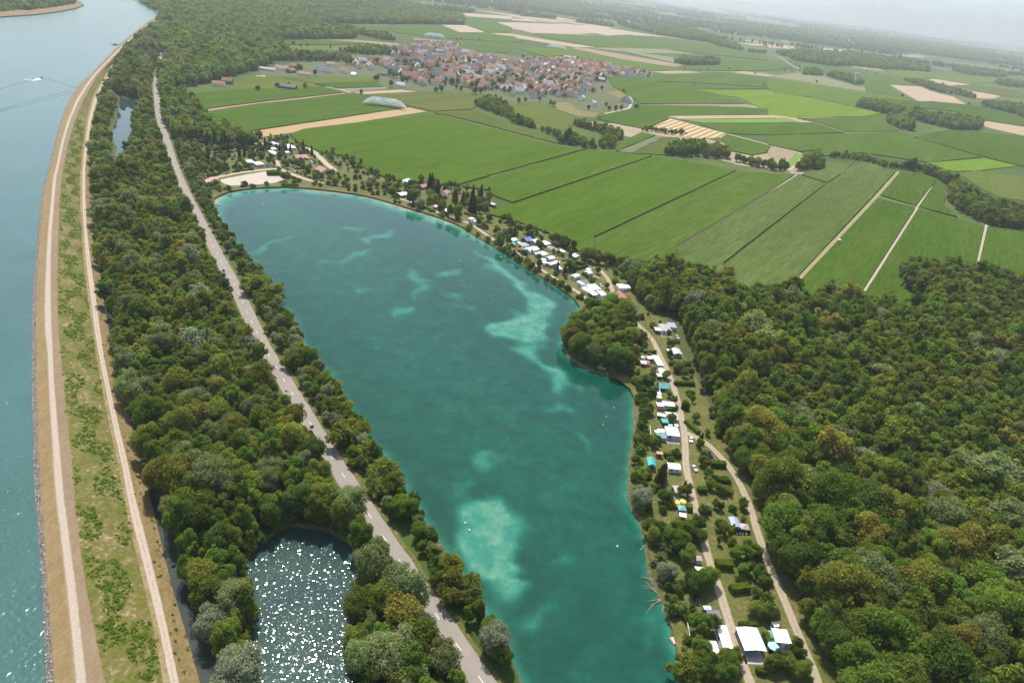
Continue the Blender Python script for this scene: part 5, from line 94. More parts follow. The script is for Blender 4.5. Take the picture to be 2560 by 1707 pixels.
PATCH = [[(-185.1,440.3),(-175.9,452.7),(-174.7,464.9),(-167.6,465.2),(-172.4,454.0),(-177.6,440.8),(-177.8,425.7),(-183.0,423.8)],[(-138.8,426.8),(-128.6,430.3),(-122.2,445.2),(-113.2,458.4),(-105.9,457.6),(-110.4,447.2),(-117.5,436.2),(-126.0,429.1),(-133.7,422.5)],[(-123.9,481.6),(-116.7,489.3),(-100.2,505.9),(-101.1,490.1),(-107.2,480.5),(-116.1,470.0)],[(-150.5,487.8),(-133.1,503.8),(-117.1,508.7),(-130.9,495.4)],[(-77.5,433.4),(-70.4,427.7),(-63.5,422.2),(-54.1,423.4),(-61.6,415.3),(-61.0,399.3),(-61.7,383.8),(-65.1,391.1),(-66.1,408.3),(-72.5,419.3)],[(-33.4,481.0),(-27.4,478.5),(-6.0,448.9),(-0.8,438.6),(14.1,420.7),(25.2,406.4),(23.8,388.0),(20.5,376.2),(20.7,361.6),(22.1,352.5),(12.5,350.0),(-12.6,347.0),(-15.7,360.2),(-1.8,377.5),(1.8,386.4),(7.8,391.3),(3.0,420.9),(-4.7,427.7),(-13.3,442.5),(-27.1,467.3)],[(0.0,346.6),(15.1,350.6),(16.6,336.6),(21.1,324.2),(27.1,318.6),(32.3,308.5),(33.2,299.0),(29.8,293.1),(25.4,294.1),(26.5,302.8),(22.4,311.7),(16.4,319.4),(15.0,327.5),(6.9,332.8),(0.5,338.8)],[(21.5,287.1),(26.5,288.3),(30.8,286.3),(34.6,284.2),(34.0,280.2),(27.5,279.7),(22.7,275.8),(20.6,279.1)],[(34.7,267.5),(37.8,266.3),(40.7,260.0),(39.4,253.1),(37.5,256.8),(35.1,260.5)],[(36.9,308.5),(40.3,308.2),(41.9,303.2),(38.9,300.4)],[(-13.3,230.8),(-10.1,235.9),(2.3,241.5),(-1.0,234.7),(-2.4,229.2),(-7.0,224.0),(-10.9,226.8)],[(-13.4,217.2),(-8.2,218.9),(-9.3,212.6),(-9.9,209.9),(-11.6,213.5)],[(-12.5,199.4),(-7.0,207.9),(6.8,215.6),(7.8,214.5),(11.9,202.9),(12.7,194.1),(14.2,188.2),(12.8,183.1),(14.9,180.3),(12.7,177.8),(9.9,177.4),(12.5,173.7),(14.1,171.1),(16.8,171.5),(15.0,167.4),(10.6,165.2),(6.4,162.7),(3.2,165.5),(1.6,170.0),(-4.7,172.0),(-8.7,179.5),(-10.9,187.2),(-13.0,194.3)],[(27.6,185.0),(33.6,186.6),(36.9,186.6),(36.0,183.7),(31.9,181.0),(29.5,182.2)],[(13.3,157.9),(18.3,158.7),(22.6,161.6),(24.9,161.0),(23.4,157.7),(23.1,152.5),(20.1,146.7),(17.9,148.8),(14.2,152.4)],[(32.0,136.5),(33.7,137.8),(34.3,136.4),(32.9,135.5)],[(-38.5,384.2),(-23.2,388.7),(-26.0,383.1)],[(-134.5,402.0),(-128.3,404.9),(-129.6,399.9)],[(54.7,158.0),(58.2,162.9),(62.7,163.6),(63.9,161.6),(60.1,157.5),(58.4,150.6),(56.8,148.8),(56.8,154.5)],[(-74.5,364.3),(-66.3,379.2),(-60.8,368.2),(-68.1,355.6)],[(-58.2,435.7),(-40.0,441.8),(-42.7,432.9),(-53.5,429.4)],[(-101.0,390.3),(-91.2,398.7),(-92.5,389.5),(-97.0,383.1)],[(-45.4,398.9),(-38.8,402.6),(-35.5,393.3),(-42.4,392.9)]]

# ------------------------------------------------------------------ helpers
def tag(o, label=None, cat=None, group=None, kind=None):
    if label: o["label"] = label
    if cat: o["category"] = cat
    if group: o["group"] = group
    if kind: o["kind"] = kind
    return o

def link(o, parent=None):
    COL.objects.link(o)
    if parent is not None: o.parent = parent
    return o

def empty(name, loc=(0, 0, 0), rz=0.0, scale=1.0):
    o = bpy.data.objects.new(name, None)
    o.empty_display_size = 0.5
    o.location = loc
    o.rotation_euler = (0, 0, rz)
    if scale != 1.0: o.scale = (scale,) * 3
    COL.objects.link(o)
    return o

def mesh_obj(name, verts, faces, mat=None, parent=None, smooth=False):
    me = bpy.data.meshes.new(name)
    me.from_pydata([tuple(map(float, v)) for v in verts], [], [tuple(map(int, f)) for f in faces])
    me.update()
    if mat is not None: me.materials.append(mat)
    if smooth:
        me.polygons.foreach_set("use_smooth", [True] * len(me.polygons))
    o = bpy.data.objects.new(name, me)
    return link(o, parent)

class MB:
    """collects shapes and links them as one mesh object"""
    def __init__(self): self.v, self.f = [], []
    def add(self, v, f):
        n = len(self.v); self.v += [tuple(p) for p in v]; self.f += [tuple(i + n for i in q) for q in f]; return self
    def box(self, x0, x1, y0, y1, z0, z1):
        v = [(x0,y0,z0),(x1,y0,z0),(x1,y1,z0),(x0,y1,z0),(x0,y0,z1),(x1,y0,z1),(x1,y1,z1),(x0,y1,z1)]
        return self.add(v, [(0,3,2,1),(4,5,6,7),(0,1,5,4),(1,2,6,5),(2,3,7,6),(3,0,4,7)])
    def tube(self, pts, radii, n=6):
        rings = []
        pts = [Vector(p) for p in pts]
        for i, p in enumerate(pts):
            d = (pts[min(i+1,len(pts)-1)] - pts[max(i-1,0)])
            d = d.normalized() if d.length > 1e-6 else Vector((0,0,1))
            a = d.orthogonal().normalized(); b = d.cross(a)
            rings.append([p + (a*math.cos(t)+b*math.sin(t))*radii[i] for t in [2*math.pi*k/n for k in range(n)]])
        v = [q for r in rings for q in r]; f = []
        for i in range(len(rings)-1):
            for k in range(n):
                f.append((i*n+k, i*n+(k+1)%n, (i+1)*n+(k+1)%n, (i+1)*n+k))
        f.append(tuple(range(n))[::-1]); f.append(tuple((len(rings)-1)*n+k for k in range(n)))
        return self.add(v, f)
    def build(self, name, mat, parent=None, smooth=False): return mesh_obj(name, self.v, self.f, mat, parent, smooth)

def nmat(name, cols, scale=0.2, rough=0.9, bump=0.0, bump_scale=None, stretch=(1,1,1), rot=0.0, detail=4.0, fine=None, spec=0.25, lo=0.3, hi=0.7):
    """ramp of colours over noise (object coordinates are metres), with a second finer noise and relief"""
    m = bpy.data.materials.new(name); m.use_nodes = True
    nt = m.node_tree; N, L = nt.nodes, nt.links
    b = N["Principled BSDF"]
    b.inputs["Roughness"].default_value = rough
    b.inputs["Specular IOR Level"].default_value = spec
    tc = N.new("ShaderNodeTexCoord"); mp = N.new("ShaderNodeMapping")
    mp.vector_type = 'TEXTURE'
    mp.inputs["Rotation"].default_value = (0, 0, rot); mp.inputs["Scale"].default_value = tuple(1/s_ for s_ in stretch)
    L.new(tc.outputs["Object"], mp.inputs[0])
    n1 = N.new("ShaderNodeTexNoise"); n1.inputs["Scale"].default_value = scale; n1.inputs["Detail"].default_value = detail; n1.inputs["Roughness"].default_value = 0.6
    L.new(mp.outputs[0], n1.inputs["Vector"])
    src = n1.outputs["Fac"]
    if fine:
        n2 = N.new("ShaderNodeTexNoise"); n2.inputs["Scale"].default_value = fine; n2.inputs["Detail"].default_value = 3.0
        L.new(mp.outputs[0], n2.inputs["Vector"])
        mx = N.new("ShaderNodeMath"); mx.operation = 'MULTIPLY_ADD'; mx.inputs[1].default_value = 0.55
        L.new(n2.outputs["Fac"], mx.inputs[0])
        ms = N.new("ShaderNodeMath"); ms.operation = 'MULTIPLY'; ms.inputs[1].default_value = 0.45
        L.new(n1.outputs["Fac"], ms.inputs[0]); L.new(ms.outputs[0], mx.inputs[2]); src = mx.outputs[0]
    r = N.new("ShaderNodeValToRGB"); e = r.color_ramp.elements
    while len(e) < len(cols): e.new(0.5)
    for i, c in enumerate(cols):
        e[i].position = lo + (hi-lo)*i/max(1, len(cols)-1); e[i].color = (*c, 1)
    L.new(src, r.inputs[0]); L.new(r.outputs[0], b.inputs["Base Color"])
    if bump:
        nb = N.new("ShaderNodeTexNoise"); nb.inputs["Scale"].default_value = bump_scale or scale*4; nb.inputs["Detail"].default_value = 3
        L.new(mp.outputs[0], nb.inputs["Vector"])
        bp = N.new("ShaderNodeBump"); bp.inputs["Strength"].default_value = 1.0; bp.inputs["Distance"].default_value = bump
        L.new(nb.outputs["Fac"], bp.inputs["Height"]); L.new(bp.outputs[0], b.inputs["Normal"])
    return m

def pmat(name, col, rough=0.6, metal=0.0, spec=0.4, var=0.12, scale=0.8):
    c2 = tuple(x*(1-var) for x in col); c3 = tuple(min(1, x*(1+var*0.6)) for x in col)
    m = nmat(name, [c2, col, c3], scale=scale, rough=rough, spec=spec, detail=5)
    m.node_tree.nodes["Principled BSDF"].inputs["Metallic"].default_value = metal
    return m

def arr(p): return np.array(p, dtype=float)

def smooth_line(pts, step):
    p = arr(pts); d = np.r_[0, np.cumsum(np.linalg.norm(np.diff(p, axis=0), axis=1))]
    n = max(4, int(d[-1]/step)); t = np.linspace(0, d[-1], n)
    # monotone-ish smoothing: linear interpolation, then a few passes of averaging
    q = np.c_[np.interp(t, d, p[:,0]), np.interp(t, d, p[:,1])]
    k = max(1, int(np.median(np.diff(d))/ (d[-1]/n) * 0.35)); 
    for _ in range(3):
        for _ in range(k):
            q[1:-1] = 0.25*q[:-2] + 0.5*q[1:-1] + 0.25*q[2:]
    return q

def inside(poly, P):
    poly = arr(poly); P = np.atleast_2d(P); x, y = P[:,0], P[:,1]
    r = np.zeros(len(P), bool); n = len(poly)
    for i in range(n):
        x1, y1 = poly[i]; x2, y2 = poly[(i+1) % n]
        c = ((y1 > y) != (y2 > y))
        if y1 != y2: r ^= c & (x < (x2-x1)*(y-y1)/(y2-y1)+x1)
    return r

def dist_poly(poly, P, closed=True):
    poly = arr(poly); P = np.atleast_2d(P); best = np.full(len(P), 1e9); n = len(poly)
    for i in range(n if closed else n-1):
        a, b = poly[i], poly[(i+1) % n]; ab = b-a; L2 = (ab@ab) or 1e-9
        t = np.clip(((P-a)@ab)/L2, 0, 1); best = np.minimum(best, np.linalg.norm(P-(a+t[:,None]*ab), axis=1))
    return best

def project(P, z=0.0):
    P = np.atleast_2d(P); w = np.c_[P, np.full(len(P), z)] - np.array([0,0,CAM_H])
    X, Y, Zf = w@np.array(_x), w@np.array(_y), w@np.array(_fw)
    return 0.5+X/Zf*(24.005/36), 0.5-Y/Zf*(24.005/36)*1024/682, Zf
def in_view(P, m=0.10, z=6.0):
    u, v, zf = project(P, z); return (zf > 0) & (u > -m) & (u < 1+m) & (v > -m) & (v < 1+m)

def tri_poly(outline, holes=(), grid=None, bounds=None):
    """constrained triangulation of an outline, with inner grid points; returns verts2d, tris"""
    pts = [Vector(p) for p in outline]; edges = [(i, (i+1) % len(outline)) for i in range(len(outline))]
    for h in holes:
        b = len(pts); pts += [Vector(p) for p in h]; edges += [(b+i, b+(i+1) % len(h)) for i in range(len(h))]
    if grid is not None: pts += [Vector(p) for p in grid]
    r = delaunay_2d_cdt(pts, edges, [], 0, 1e-4)
    V = np.array([tuple(v) for v in r[0]]); T = np.array([f for f in r[2] if len(f) == 3])
    c = V[T].mean(axis=1); keep = inside(outline, c)
    for h in holes: keep &= ~inside(h, c)
    return V, T[keep]

def resample_closed(poly, step, amp=0.0, seed=0):
    p = arr(poly); q = np.vstack([p, p[:1]]); d = np.r_[0, np.cumsum(np.linalg.norm(np.diff(q, axis=0), axis=1))]
    n = max(8, int(d[-1]/step)); t = np.linspace(0, d[-1], n, endpoint=False)
    o = np.c_[np.interp(t, d, q[:,0]), np.interp(t, d, q[:,1])]
    for _ in range(2): o = 0.25*np.roll(o,1,0)+0.5*o+0.25*np.roll(o,-1,0)
    if amp:
        g = np.random.default_rng(seed); nz = g.normal(0, amp, (n,2)); nz = (nz+np.roll(nz,1,0)+np.roll(nz,-1,0))/1.7; o += nz
    return o

def sheet(name, poly, z, mat, kind="structure", step=None, amp=0.0):
    p = resample_closed(poly, step, amp, len(name)) if step else arr(poly)
    V, T = tri_poly(p)
    o = mesh_obj(name, np.c_[V, np.full(len(V), z)], T, mat)
    return tag(o, kind=kind)

def prism(name, poly, z0, z1, mat, side_mat=None, step=None, amp=0.0, grid=None, top_amp=0.0):
    p = resample_closed(poly, step, amp, len(poly)) if step else arr(poly)
    a = 0.5*np.sum(p[:,0]*np.roll(p[:,1],-1)-np.roll(p[:,0],-1)*p[:,1])
    if a < 0: p = p[::-1]
    V, T = tri_poly(p, grid=grid)
    n = len(p); zt = np.full(len(V), z1)
    if top_amp: zt += RNG.normal(0, top_amp, len(V))
    verts = list(np.c_[V, zt]); faces = [tuple(t) for t in T]
    b = len(verts); verts += [(x, y, z1) for x, y in p] + [(x, y, z0) for x, y in p]
    for i in range(n):
        j = (i+1) % n; faces.append((b+i, b+n+i, b+n+j, b+j))
    o = mesh_obj(name, verts, faces, mat)
    return tag(o, kind="structure")

def strip(name, line, width, z, mat, step=3.0, smooth=True, camber=0.0):
    q = smooth_line(line, step) if smooth else arr(line)
    t = np.gradient(q, axis=0); t /= np.linalg.norm(t, axis=1)[:,None] + 1e-9
    nrm = np.c_[-t[:,1], t[:,0]]
    us = np.linspace(-0.5, 0.5, 5); V = []; UV = []
    d = np.r_[0, np.cumsum(np.linalg.norm(np.diff(q, axis=0), axis=1))]
    g = np.random.default_rng(len(q)); w = width*(1+0.05*np.convolve(g.normal(0,1,len(q)), [.3,.4,.3], 'same'))
    for k, u in enumerate(us):
        p = q + nrm*(u*w)[:,None]
        V.append(np.c_[p, np.full(len(p), z+camber*(1-4*u*u))]); UV.append(np.c_[np.full(len(p), u+0.5), d])
    n = len(q); V = np.vstack(V); UV = np.vstack(UV); Fc = []
    for k in range(4):
        for i in range(n-1): Fc.append((k*n+i, (k+1)*n+i, (k+1)*n+i+1, k*n+i+1)[::-1])
    o = mesh_obj(name, V, Fc, mat)
    uvl = o.data.uv_layers.new(name="UVMap"); idx = np.zeros(len(o.data.loops), int); o.data.loops.foreach_get("vertex_index", idx)
    uvl.data.foreach_set("uv", UV[idx].astype(np.float32).ravel())
    return tag(o, kind="structure"), q

def track_mat(name, rut, verge, rut_pos=(0.28, 0.72), rut_w=0.13, rough=0.95, edge=True):
    """gravel track: two pale wheel ruts, grassier middle and ragged edges, from the strip's own cross coordinate"""
    m = bpy.data.materials.new(name); m.use_nodes = True; N, L = m.node_tree.nodes, m.node_tree.links
    b = N["Principled BSDF"]; b.inputs["Roughness"].default_value = rough; b.inputs["Specular IOR Level"].default_value = 0.2
    uv = N.new("ShaderNodeUVMap"); sp = N.new("ShaderNodeSeparateXYZ"); L.new(uv.outputs[0], sp.inputs[0])
    tc = N.new("ShaderNodeTexCoord"); nz = N.new("ShaderNodeTexNoise"); nz.inputs["Scale"].default_value = 0.5; nz.inputs["Detail"].default_value = 5
    L.new(tc.outputs["Object"], nz.inputs["Vector"])
    def absd(p):
        s = N.new("ShaderNodeMath"); s.operation = 'SUBTRACT'; s.inputs[1].default_value = p; L.new(sp.outputs[0], s.inputs[0])
        a = N.new("ShaderNodeMath"); a.operation = 'ABSOLUTE'; L.new(s.outputs[0], a.inputs[0]); return a
    a1, a2 = absd(rut_pos[0]), absd(rut_pos[1])
    mn = N.new("ShaderNodeMath"); mn.operation = 'MINIMUM'; L.new(a1.outputs[0], mn.inputs[0]); L.new(a2.outputs[0], mn.inputs[1])
    ad = N.new("ShaderNodeMath"); ad.operation = 'MULTIPLY_ADD'; ad.inputs[1].default_value = 0.22; L.new(nz.outputs["Fac"], ad.inputs[0]); L.new(mn.outputs[0], ad.inputs[2])
    mr = N.new("ShaderNodeMapRange"); mr.inputs["From Min"].default_value = rut_w+0.06; mr.inputs["From Max"].default_value = rut_w+0.15
    L.new(ad.outputs[0], mr.inputs["Value"])
    mx = N.new("ShaderNodeMix"); mx.data_type = 'RGBA'; mx.inputs["A"].default_value = (*rut, 1); mx.inputs["B"].default_value = (*verge, 1)
    L.new(mr.outputs[0], mx.inputs["Factor"])
    n2 = N.new("ShaderNodeTexNoise"); n2.inputs["Scale"].default_value = 1.6; n2.inputs["Detail"].default_value = 4; L.new(tc.outputs["Object"], n2.inputs["Vector"])
    m2 = N.new("ShaderNodeMix"); m2.data_type = 'RGBA'; m2.blend_type = 'OVERLAY'; m2.inputs["Factor"].default_value = 0.45
    L.new(mx.outputs["Result"], m2.inputs["A"]); L.new(n2.outputs["Color"], m2.inputs["B"])
    hs = N.new("ShaderNodeRGBToBW"); L.new(n2.outputs["Color"], hs.inputs[0]); L.new(hs.outputs[0], m2.inputs["B"])
    L.new(m2.outputs["Result"], b.inputs["Base Color"])
    return m

# ------------------------------------------------------------------ surface materials
FIELD = {
 'maizeA': ([(0.053, 0.097, 0.01), (0.07, 0.122, 0.012), (0.097, 0.153, 0.02)], 1), 'maizeB': ([(0.056, 0.096, 0.012), (0.074, 0.121, 0.018), (0.104, 0.153, 0.028)], 1),
 'maizeC': ([(0.063, 0.095, 0.02), (0.088, 0.124, 0.031), (0.13, 0.169, 0.049)], 1), 'maizeD': ([(0.044, 0.084, 0.009), (0.06, 0.106, 0.012), (0.086, 0.133, 0.021)], 1),
 'maizeE': ([(0.051, 0.094, 0.011), (0.067, 0.118, 0.016), (0.095, 0.145, 0.025)], 1), 'maizeF': ([(0.058, 0.102, 0.018), (0.077, 0.124, 0.023), (0.102, 0.145, 0.036)], 0),
 'maizeG': ([(0.072, 0.124, 0.015), (0.093, 0.147, 0.02), (0.122, 0.164, 0.031)], 0), 'olive': ([(.085,.105,.022),(.110,.125,.03),(.135,.145,.042)], 1),
 'olive2': ([(.070,.095,.018),(.095,.115,.026),(.12,.135,.036)], 1), 'olive3': ([(.17,.18,.09),(.20,.21,.11),(.23,.23,.13)], 0),
 'grassA': ([(.08,.115,.02),(.105,.135,.028),(.14,.155,.045)], 0), 'grassB': ([(.075,.120,.035),(.095,.138,.04),(.12,.155,.055)], 0),
 'bright': ([(.10,.165,.010),(.125,.20,.016),(.155,.225,.03)], 0), 'bright2': ([(.13,.22,.035),(.16,.25,.05),(.2,.26,.07)], 0),
 'soil': ([(.27,.18,.11),(.33,.22,.14),(.38,.26,.17)], 0), 'brown': ([(.26,.19,.13),(.30,.22,.15),(.33,.25,.18)], 0),
 'tan': ([(0.355, 0.259, 0.163), (0.4, 0.296, 0.192), (0.444, 0.333, 0.222)], 0), 'tan2': ([(0.252, 0.2, 0.133), (0.296, 0.229, 0.155), (0.333, 0.259, 0.178)], 0), 'greytan': ([(0.2, 0.185, 0.133), (0.237, 0.215, 0.155), (0.266, 0.244, 0.178)], 0),
 'pink': ([(0.355, 0.274, 0.215), (0.4, 0.311, 0.244), (0.444, 0.348, 0.274)], 0), 'pink2': ([(0.37, 0.274, 0.192), (0.407, 0.303, 0.215), (0.444, 0.333, 0.237)], 0), 'yellow': ([(0.333, 0.296, 0.133), (0.37, 0.326, 0.148), (0.407, 0.355, 0.178)], 0),
 'straw': ([(.16,.15,.055),(.21,.18,.075),(.25,.205,.10)], 0), 'rowcrop': ([(.10,.15,.07),(.16,.2,.1),(.3,.28,.2)], 0),
}
def field_mat(key):
    cols, rows = FIELD[key]
    ang = rad(58.8)
    if key == 'stubble': pass
    if rows:   # tall crop: streaks along the rows, ragged tops
        return nmat("crop_"+key, cols, scale=0.02, rough=0.75, bump=0.9, bump_scale=0.5, stretch=(0.16,1.5,1), rot=ang, fine=0.30, detail=6, lo=0.33, hi=0.68, spec=0.0)
    return nmat("field_"+key, cols, scale=0.02, rough=0.95, bump=0.2, bump_scale=0.6, stretch=(0.16,1.5,1), rot=ang, fine=0.3, detail=4, lo=0.35, hi=0.65, spec=0.0)
def stubble_mat(name, ang, freq, c1, c2):
    m = bpy.data.materials.new(name); m.use_nodes = True; N, L = m.node_tree.nodes, m.node_tree.links
    b = N["Principled BSDF"]; b.inputs["Roughness"].default_value = 0.95; b.inputs["Specular IOR Level"].default_value = 0.1
    tc = N.new("ShaderNodeTexCoord"); mp = N.new("ShaderNodeMapping"); mp.inputs["Rotation"].default_value = (0,0,-ang); L.new(tc.outputs["Object"], mp.inputs[0])
    w = N.new("ShaderNodeTexWave"); w.bands_direction = 'Y'; w.inputs["Scale"].default_value = freq; w.inputs["Distortion"].default_value = 0.9; w.inputs["Detail"].default_value = 2; w.inputs["Detail Scale"].default_value = 0.6
    L.new(mp.outputs[0], w.inputs["Vector"])
    r = N.new("ShaderNodeValToRGB"); r.color_ramp.elements[0].color = (*c1,1); r.color_ramp.elements[1].color = (*c2,1); r.color_ramp.elements[0].position = .3; r.color_ramp.elements[1].position = .75
    L.new(w.outputs["Fac"], r.inputs[0]); L.new(r.outputs[0], b.inputs["Base Color"]); return m
FM = {k: field_mat(k) for k in FIELD}
FM['stubble'] = stubble_mat("stubble_rows", rad(60.2), 0.10, (.30,.19,.085), (.50,.36,.20))
FM['stubble2'] = stubble_mat("stubble_swaths", rad(63), 0.030, (.31,.20,.09), (.55,.42,.25))
FM['rowcrop'] = stubble_mat("cabbage_rows", rad(61), 0.07, (.05,.095,.025), (.22,.22,.14))

M_ground = nmat("plain_ground", [(.10,.145,.055),(.15,.17,.075),(.09,.15,.05),(.19,.18,.09)], scale=0.004, fine=0.05, detail=6, rough=0.95, lo=.35, hi=.65)
M_lawn = nmat("dry_lawn", [(.065,.095,.016),(.095,.112,.022),(.15,.13,.042),(.26,.19,.09)], scale=0.09, fine=0.7, rough=0.95, bump=0.08, bump_scale=2.0, lo=.34, hi=.68)
M_floor = nmat("wood_floor", [(.045,.062,.018),(.075,.085,.026),(.12,.115,.045)], scale=0.2, fine=1.0, rough=1.0)
M_village = nmat("village_ground", [(.055,.085,.02),(.10,.11,.04),(.17,.15,.10)], scale=0.06, fine=0.3, rough=0.95)
M_asphalt = nmat("asphalt", [(.25,.215,.185),(.29,.25,.215),(.33,.285,.245)], scale=0.15, fine=1.5, rough=0.85, spec=0.3, stretch=(1,1,1))
M_line = nmat("road_paint", [(.72,.72,.70),(.82,.82,.80)], scale=2.0, rough=0.6)
M_grav = track_mat("gravel_track", (.45,.365,.285), (.26,.20,.11), rut_w=.21)
M_crest = track_mat('crest_gravel', (.42,.34,.265), (.27,.20,.12), rut_pos=(.42,.62), rut_w=.26)
M_lanetrack = track_mat("dirt_lane", (.38,.31,.225), (.27,.21,.12), rut_w=0.2)
M_straw = nmat('straw_track', [(.22,.20,.07),(.30,.25,.11),(.36,.30,.17)], scale=.2, fine=1.0, rough=.95)
M_path = nmat("earth_path", [(.36,.28,.20),(.45,.36,.27),(.52,.43,.33)], scale=0.3, fine=1.4, rough=0.95)
M_sand = nmat("beach_sand", [(.43,.36,.29),(.48,.41,.33),(.53,.455,.37)], scale=0.1, fine=0.8, rough=0.95)
M_riprap = nmat("riprap_stone", [(.09,.07,.062),(.17,.135,.115),(.27,.22,.18),(.40,.34,.28)], scale=0.4, fine=1.6, rough=0.9, bump=0.5, bump_scale=1.2)
M_ochre = nmat("ochre_grass", [(.185,.125,.05),(.245,.17,.075),(.31,.23,.12)], scale=0.3, fine=1.6, rough=0.95, bump=0.12, bump_scale=2.5, stretch=(1,.35,1))
M_brown = nmat("brown_verge", [(.19,.13,.075),(.24,.17,.10),(.28,.21,.135)], scale=0.25, fine=1.5, rough=0.95, stretch=(1,.3,1))
M_slope = nmat("levee_slope", [(.080,.108,.010),(.115,.125,.018),(.18,.145,.05),(.36,.29,.20)], scale=0.12, fine=0.7, rough=0.95, bump=0.2, bump_scale=1.5, lo=.33, hi=.68, detail=6)
M_slope2 = nmat("levee_slope_low", [(.17,.12,.04),(.22,.16,.06),(.29,.23,.12),(.40,.33,.24)], scale=0.2, fine=1.0, rough=0.95)
M_verge = nmat("ditch_verge", [(.10,.125,.02),(.20,.14,.055),(.26,.19,.09)], scale=0.2, fine=1.0, rough=0.95, lo=.3, hi=.6)
M_bank = nmat("shore_bank", [(.05,.065,.02),(.11,.10,.045),(.22,.18,.11)], scale=0.3, fine=1.2, rough=0.95)
M_cut = nmat("crop_side", [(.02,.04,.01),(.04,.06,.02)], scale=1.0, rough=1.0)

def water_mat(name, cols, attr=None, rough=0.06, bump=0.05, scale=0.8, scale2=None, stretch=(1,1,1), rot=0.0, bump2=0.0, ior=1.33):
    m = bpy.data.materials.new(name); m.use_nodes = True; N, L = m.node_tree.nodes, m.node_tree.links
    b = N["Principled BSDF"]; b.inputs["Roughness"].default_value = rough; b.inputs["IOR"].default_value = ior; b.inputs["Specular IOR Level"].default_value = 0.5
    tc = N.new("ShaderNodeTexCoord")
    if attr:
        at = N.new("ShaderNodeAttribute"); at.attribute_name = attr
        nz = N.new("ShaderNodeTexNoise"); nz.inputs["Scale"].default_value = 0.09; nz.inputs["Detail"].default_value = 6; nz.inputs["Roughness"].default_value = 0.65
        L.new(tc.outputs["Object"], nz.inputs["Vector"])
        ma = N.new("ShaderNodeMath"); ma.operation = 'SUBTRACT'; ma.inputs[1].default_value = 0.5; L.new(nz.outputs["Fac"], ma.inputs[0])
        mb = N.new("ShaderNodeMath"); mb.operation = 'MULTIPLY_ADD'; mb.inputs[1].default_value = 0.75; L.new(ma.outputs[0], mb.inputs[0]); L.new(at.outputs["Fac"], mb.inputs[2])
        nf = N.new("ShaderNodeTexNoise"); nf.inputs["Scale"].default_value = 0.33; nf.inputs["Detail"].default_value = 5; L.new(tc.outputs["Object"], nf.inputs["Vector"])
        mf = N.new("ShaderNodeMath"); mf.operation = 'MULTIPLY_ADD'; mf.inputs[1].default_value = 0.34; L.new(nf.outputs["Fac"], mf.inputs[0])
        mg = N.new("ShaderNodeMath"); mg.operation = 'SUBTRACT'; mg.inputs[1].default_value = 0.17; L.new(mb.outputs[0], mg.inputs[0]); L.new(mg.outputs[0], mf.inputs[2]); mb = mf
        r = N.new("ShaderNodeValToRGB"); e = r.color_ramp.elements
        while len(e) < len(cols): e.new(.5)
        for i, (p, c) in enumerate(cols): e[i].position = p; e[i].color = (*c, 1)
        L.new(mb.outputs[0], r.inputs[0]); L.new(r.outputs[0], b.inputs["Base Color"])
    else:
        nz = N.new("ShaderNodeTexNoise"); nz.inputs["Scale"].default_value = 0.03; nz.inputs["Detail"].default_value = 4; L.new(tc.outputs["Object"], nz.inputs["Vector"])
        r = N.new("ShaderNodeValToRGB"); e = r.color_ramp.elements; e[0].position = .35; e[1].position = .65; e[0].color = (*cols[0],1); e[1].color = (*cols[1],1)
        L.new(nz.outputs["Fac"], r.inputs[0]); L.new(r.outputs[0], b.inputs["Base Color"])
    mp = N.new("ShaderNodeMapping"); mp.inputs["Rotation"].default_value = (0,0,-rot); mp.inputs["Scale"].default_value = stretch; L.new(tc.outputs["Object"], mp.inputs[0])
    n1 = N.new("ShaderNodeTexNoise"); n1.inputs["Scale"].default_value = scale; n1.inputs["Detail"].default_value = 2; L.new(mp.outputs[0], n1.inputs["Vector"])
    bp = N.new("ShaderNodeBump"); bp.inputs["Strength"].default_value = 1; bp.inputs["Distance"].default_value = bump; L.new(n1.outputs["Fac"], bp.inputs["Height"])
    if bump2:
        n2 = N.new("ShaderNodeTexNoise"); n2.inputs["Scale"].default_value = scale2; n2.inputs["Detail"].default_value = 2; L.new(mp.outputs[0], n2.inputs["Vector"])
        b2 = N.new("ShaderNodeBump"); b2.inputs["Strength"].default_value = 1; b2.inputs["Distance"].default_value = bump2; L.new(n2.outputs["Fac"], b2.inputs["Height"]); L.new(bp.outputs[0], b2.inputs["Normal"]); bp = b2
    L.new(bp.outputs[0], b.inputs["Normal"])
    return m
M_lake = water_mat("lake_water", [(0.0,(.004,.056,.035)),(0.2,(.006,.078,.047)),(0.45,(.013,.118,.074)),(0.72,(.034,.20,.132)),(0.92,(.12,.27,.18)),(1.0,(.34,.33,.22))], attr="pale", bump=0.012, scale=1.1, rough=0.07)
M_canal = water_mat("canal_water", [(.030,.098,.080),(.040,.122,.100)], bump=0.10, scale=0.22, stretch=(0.6,1.8,1), bump2=0.05, scale2=1.1, rough=0.18, ior=1.55)
M_pond = water_mat("pond_water", [(.024,.054,.047),(.040,.085,.068)], bump=0.01, scale=1.2, rough=0.07)
M_pond2 = water_mat("still_water", [(.015,.05,.045),(.02,.06,.05)], bump=0.004, scale=0.8, rough=0.03)
M_ditch = water_mat("ditch_water", [(.03,.042,.035),(.055,.065,.045)], bump=0.012, scale=0.8, rough=0.05)

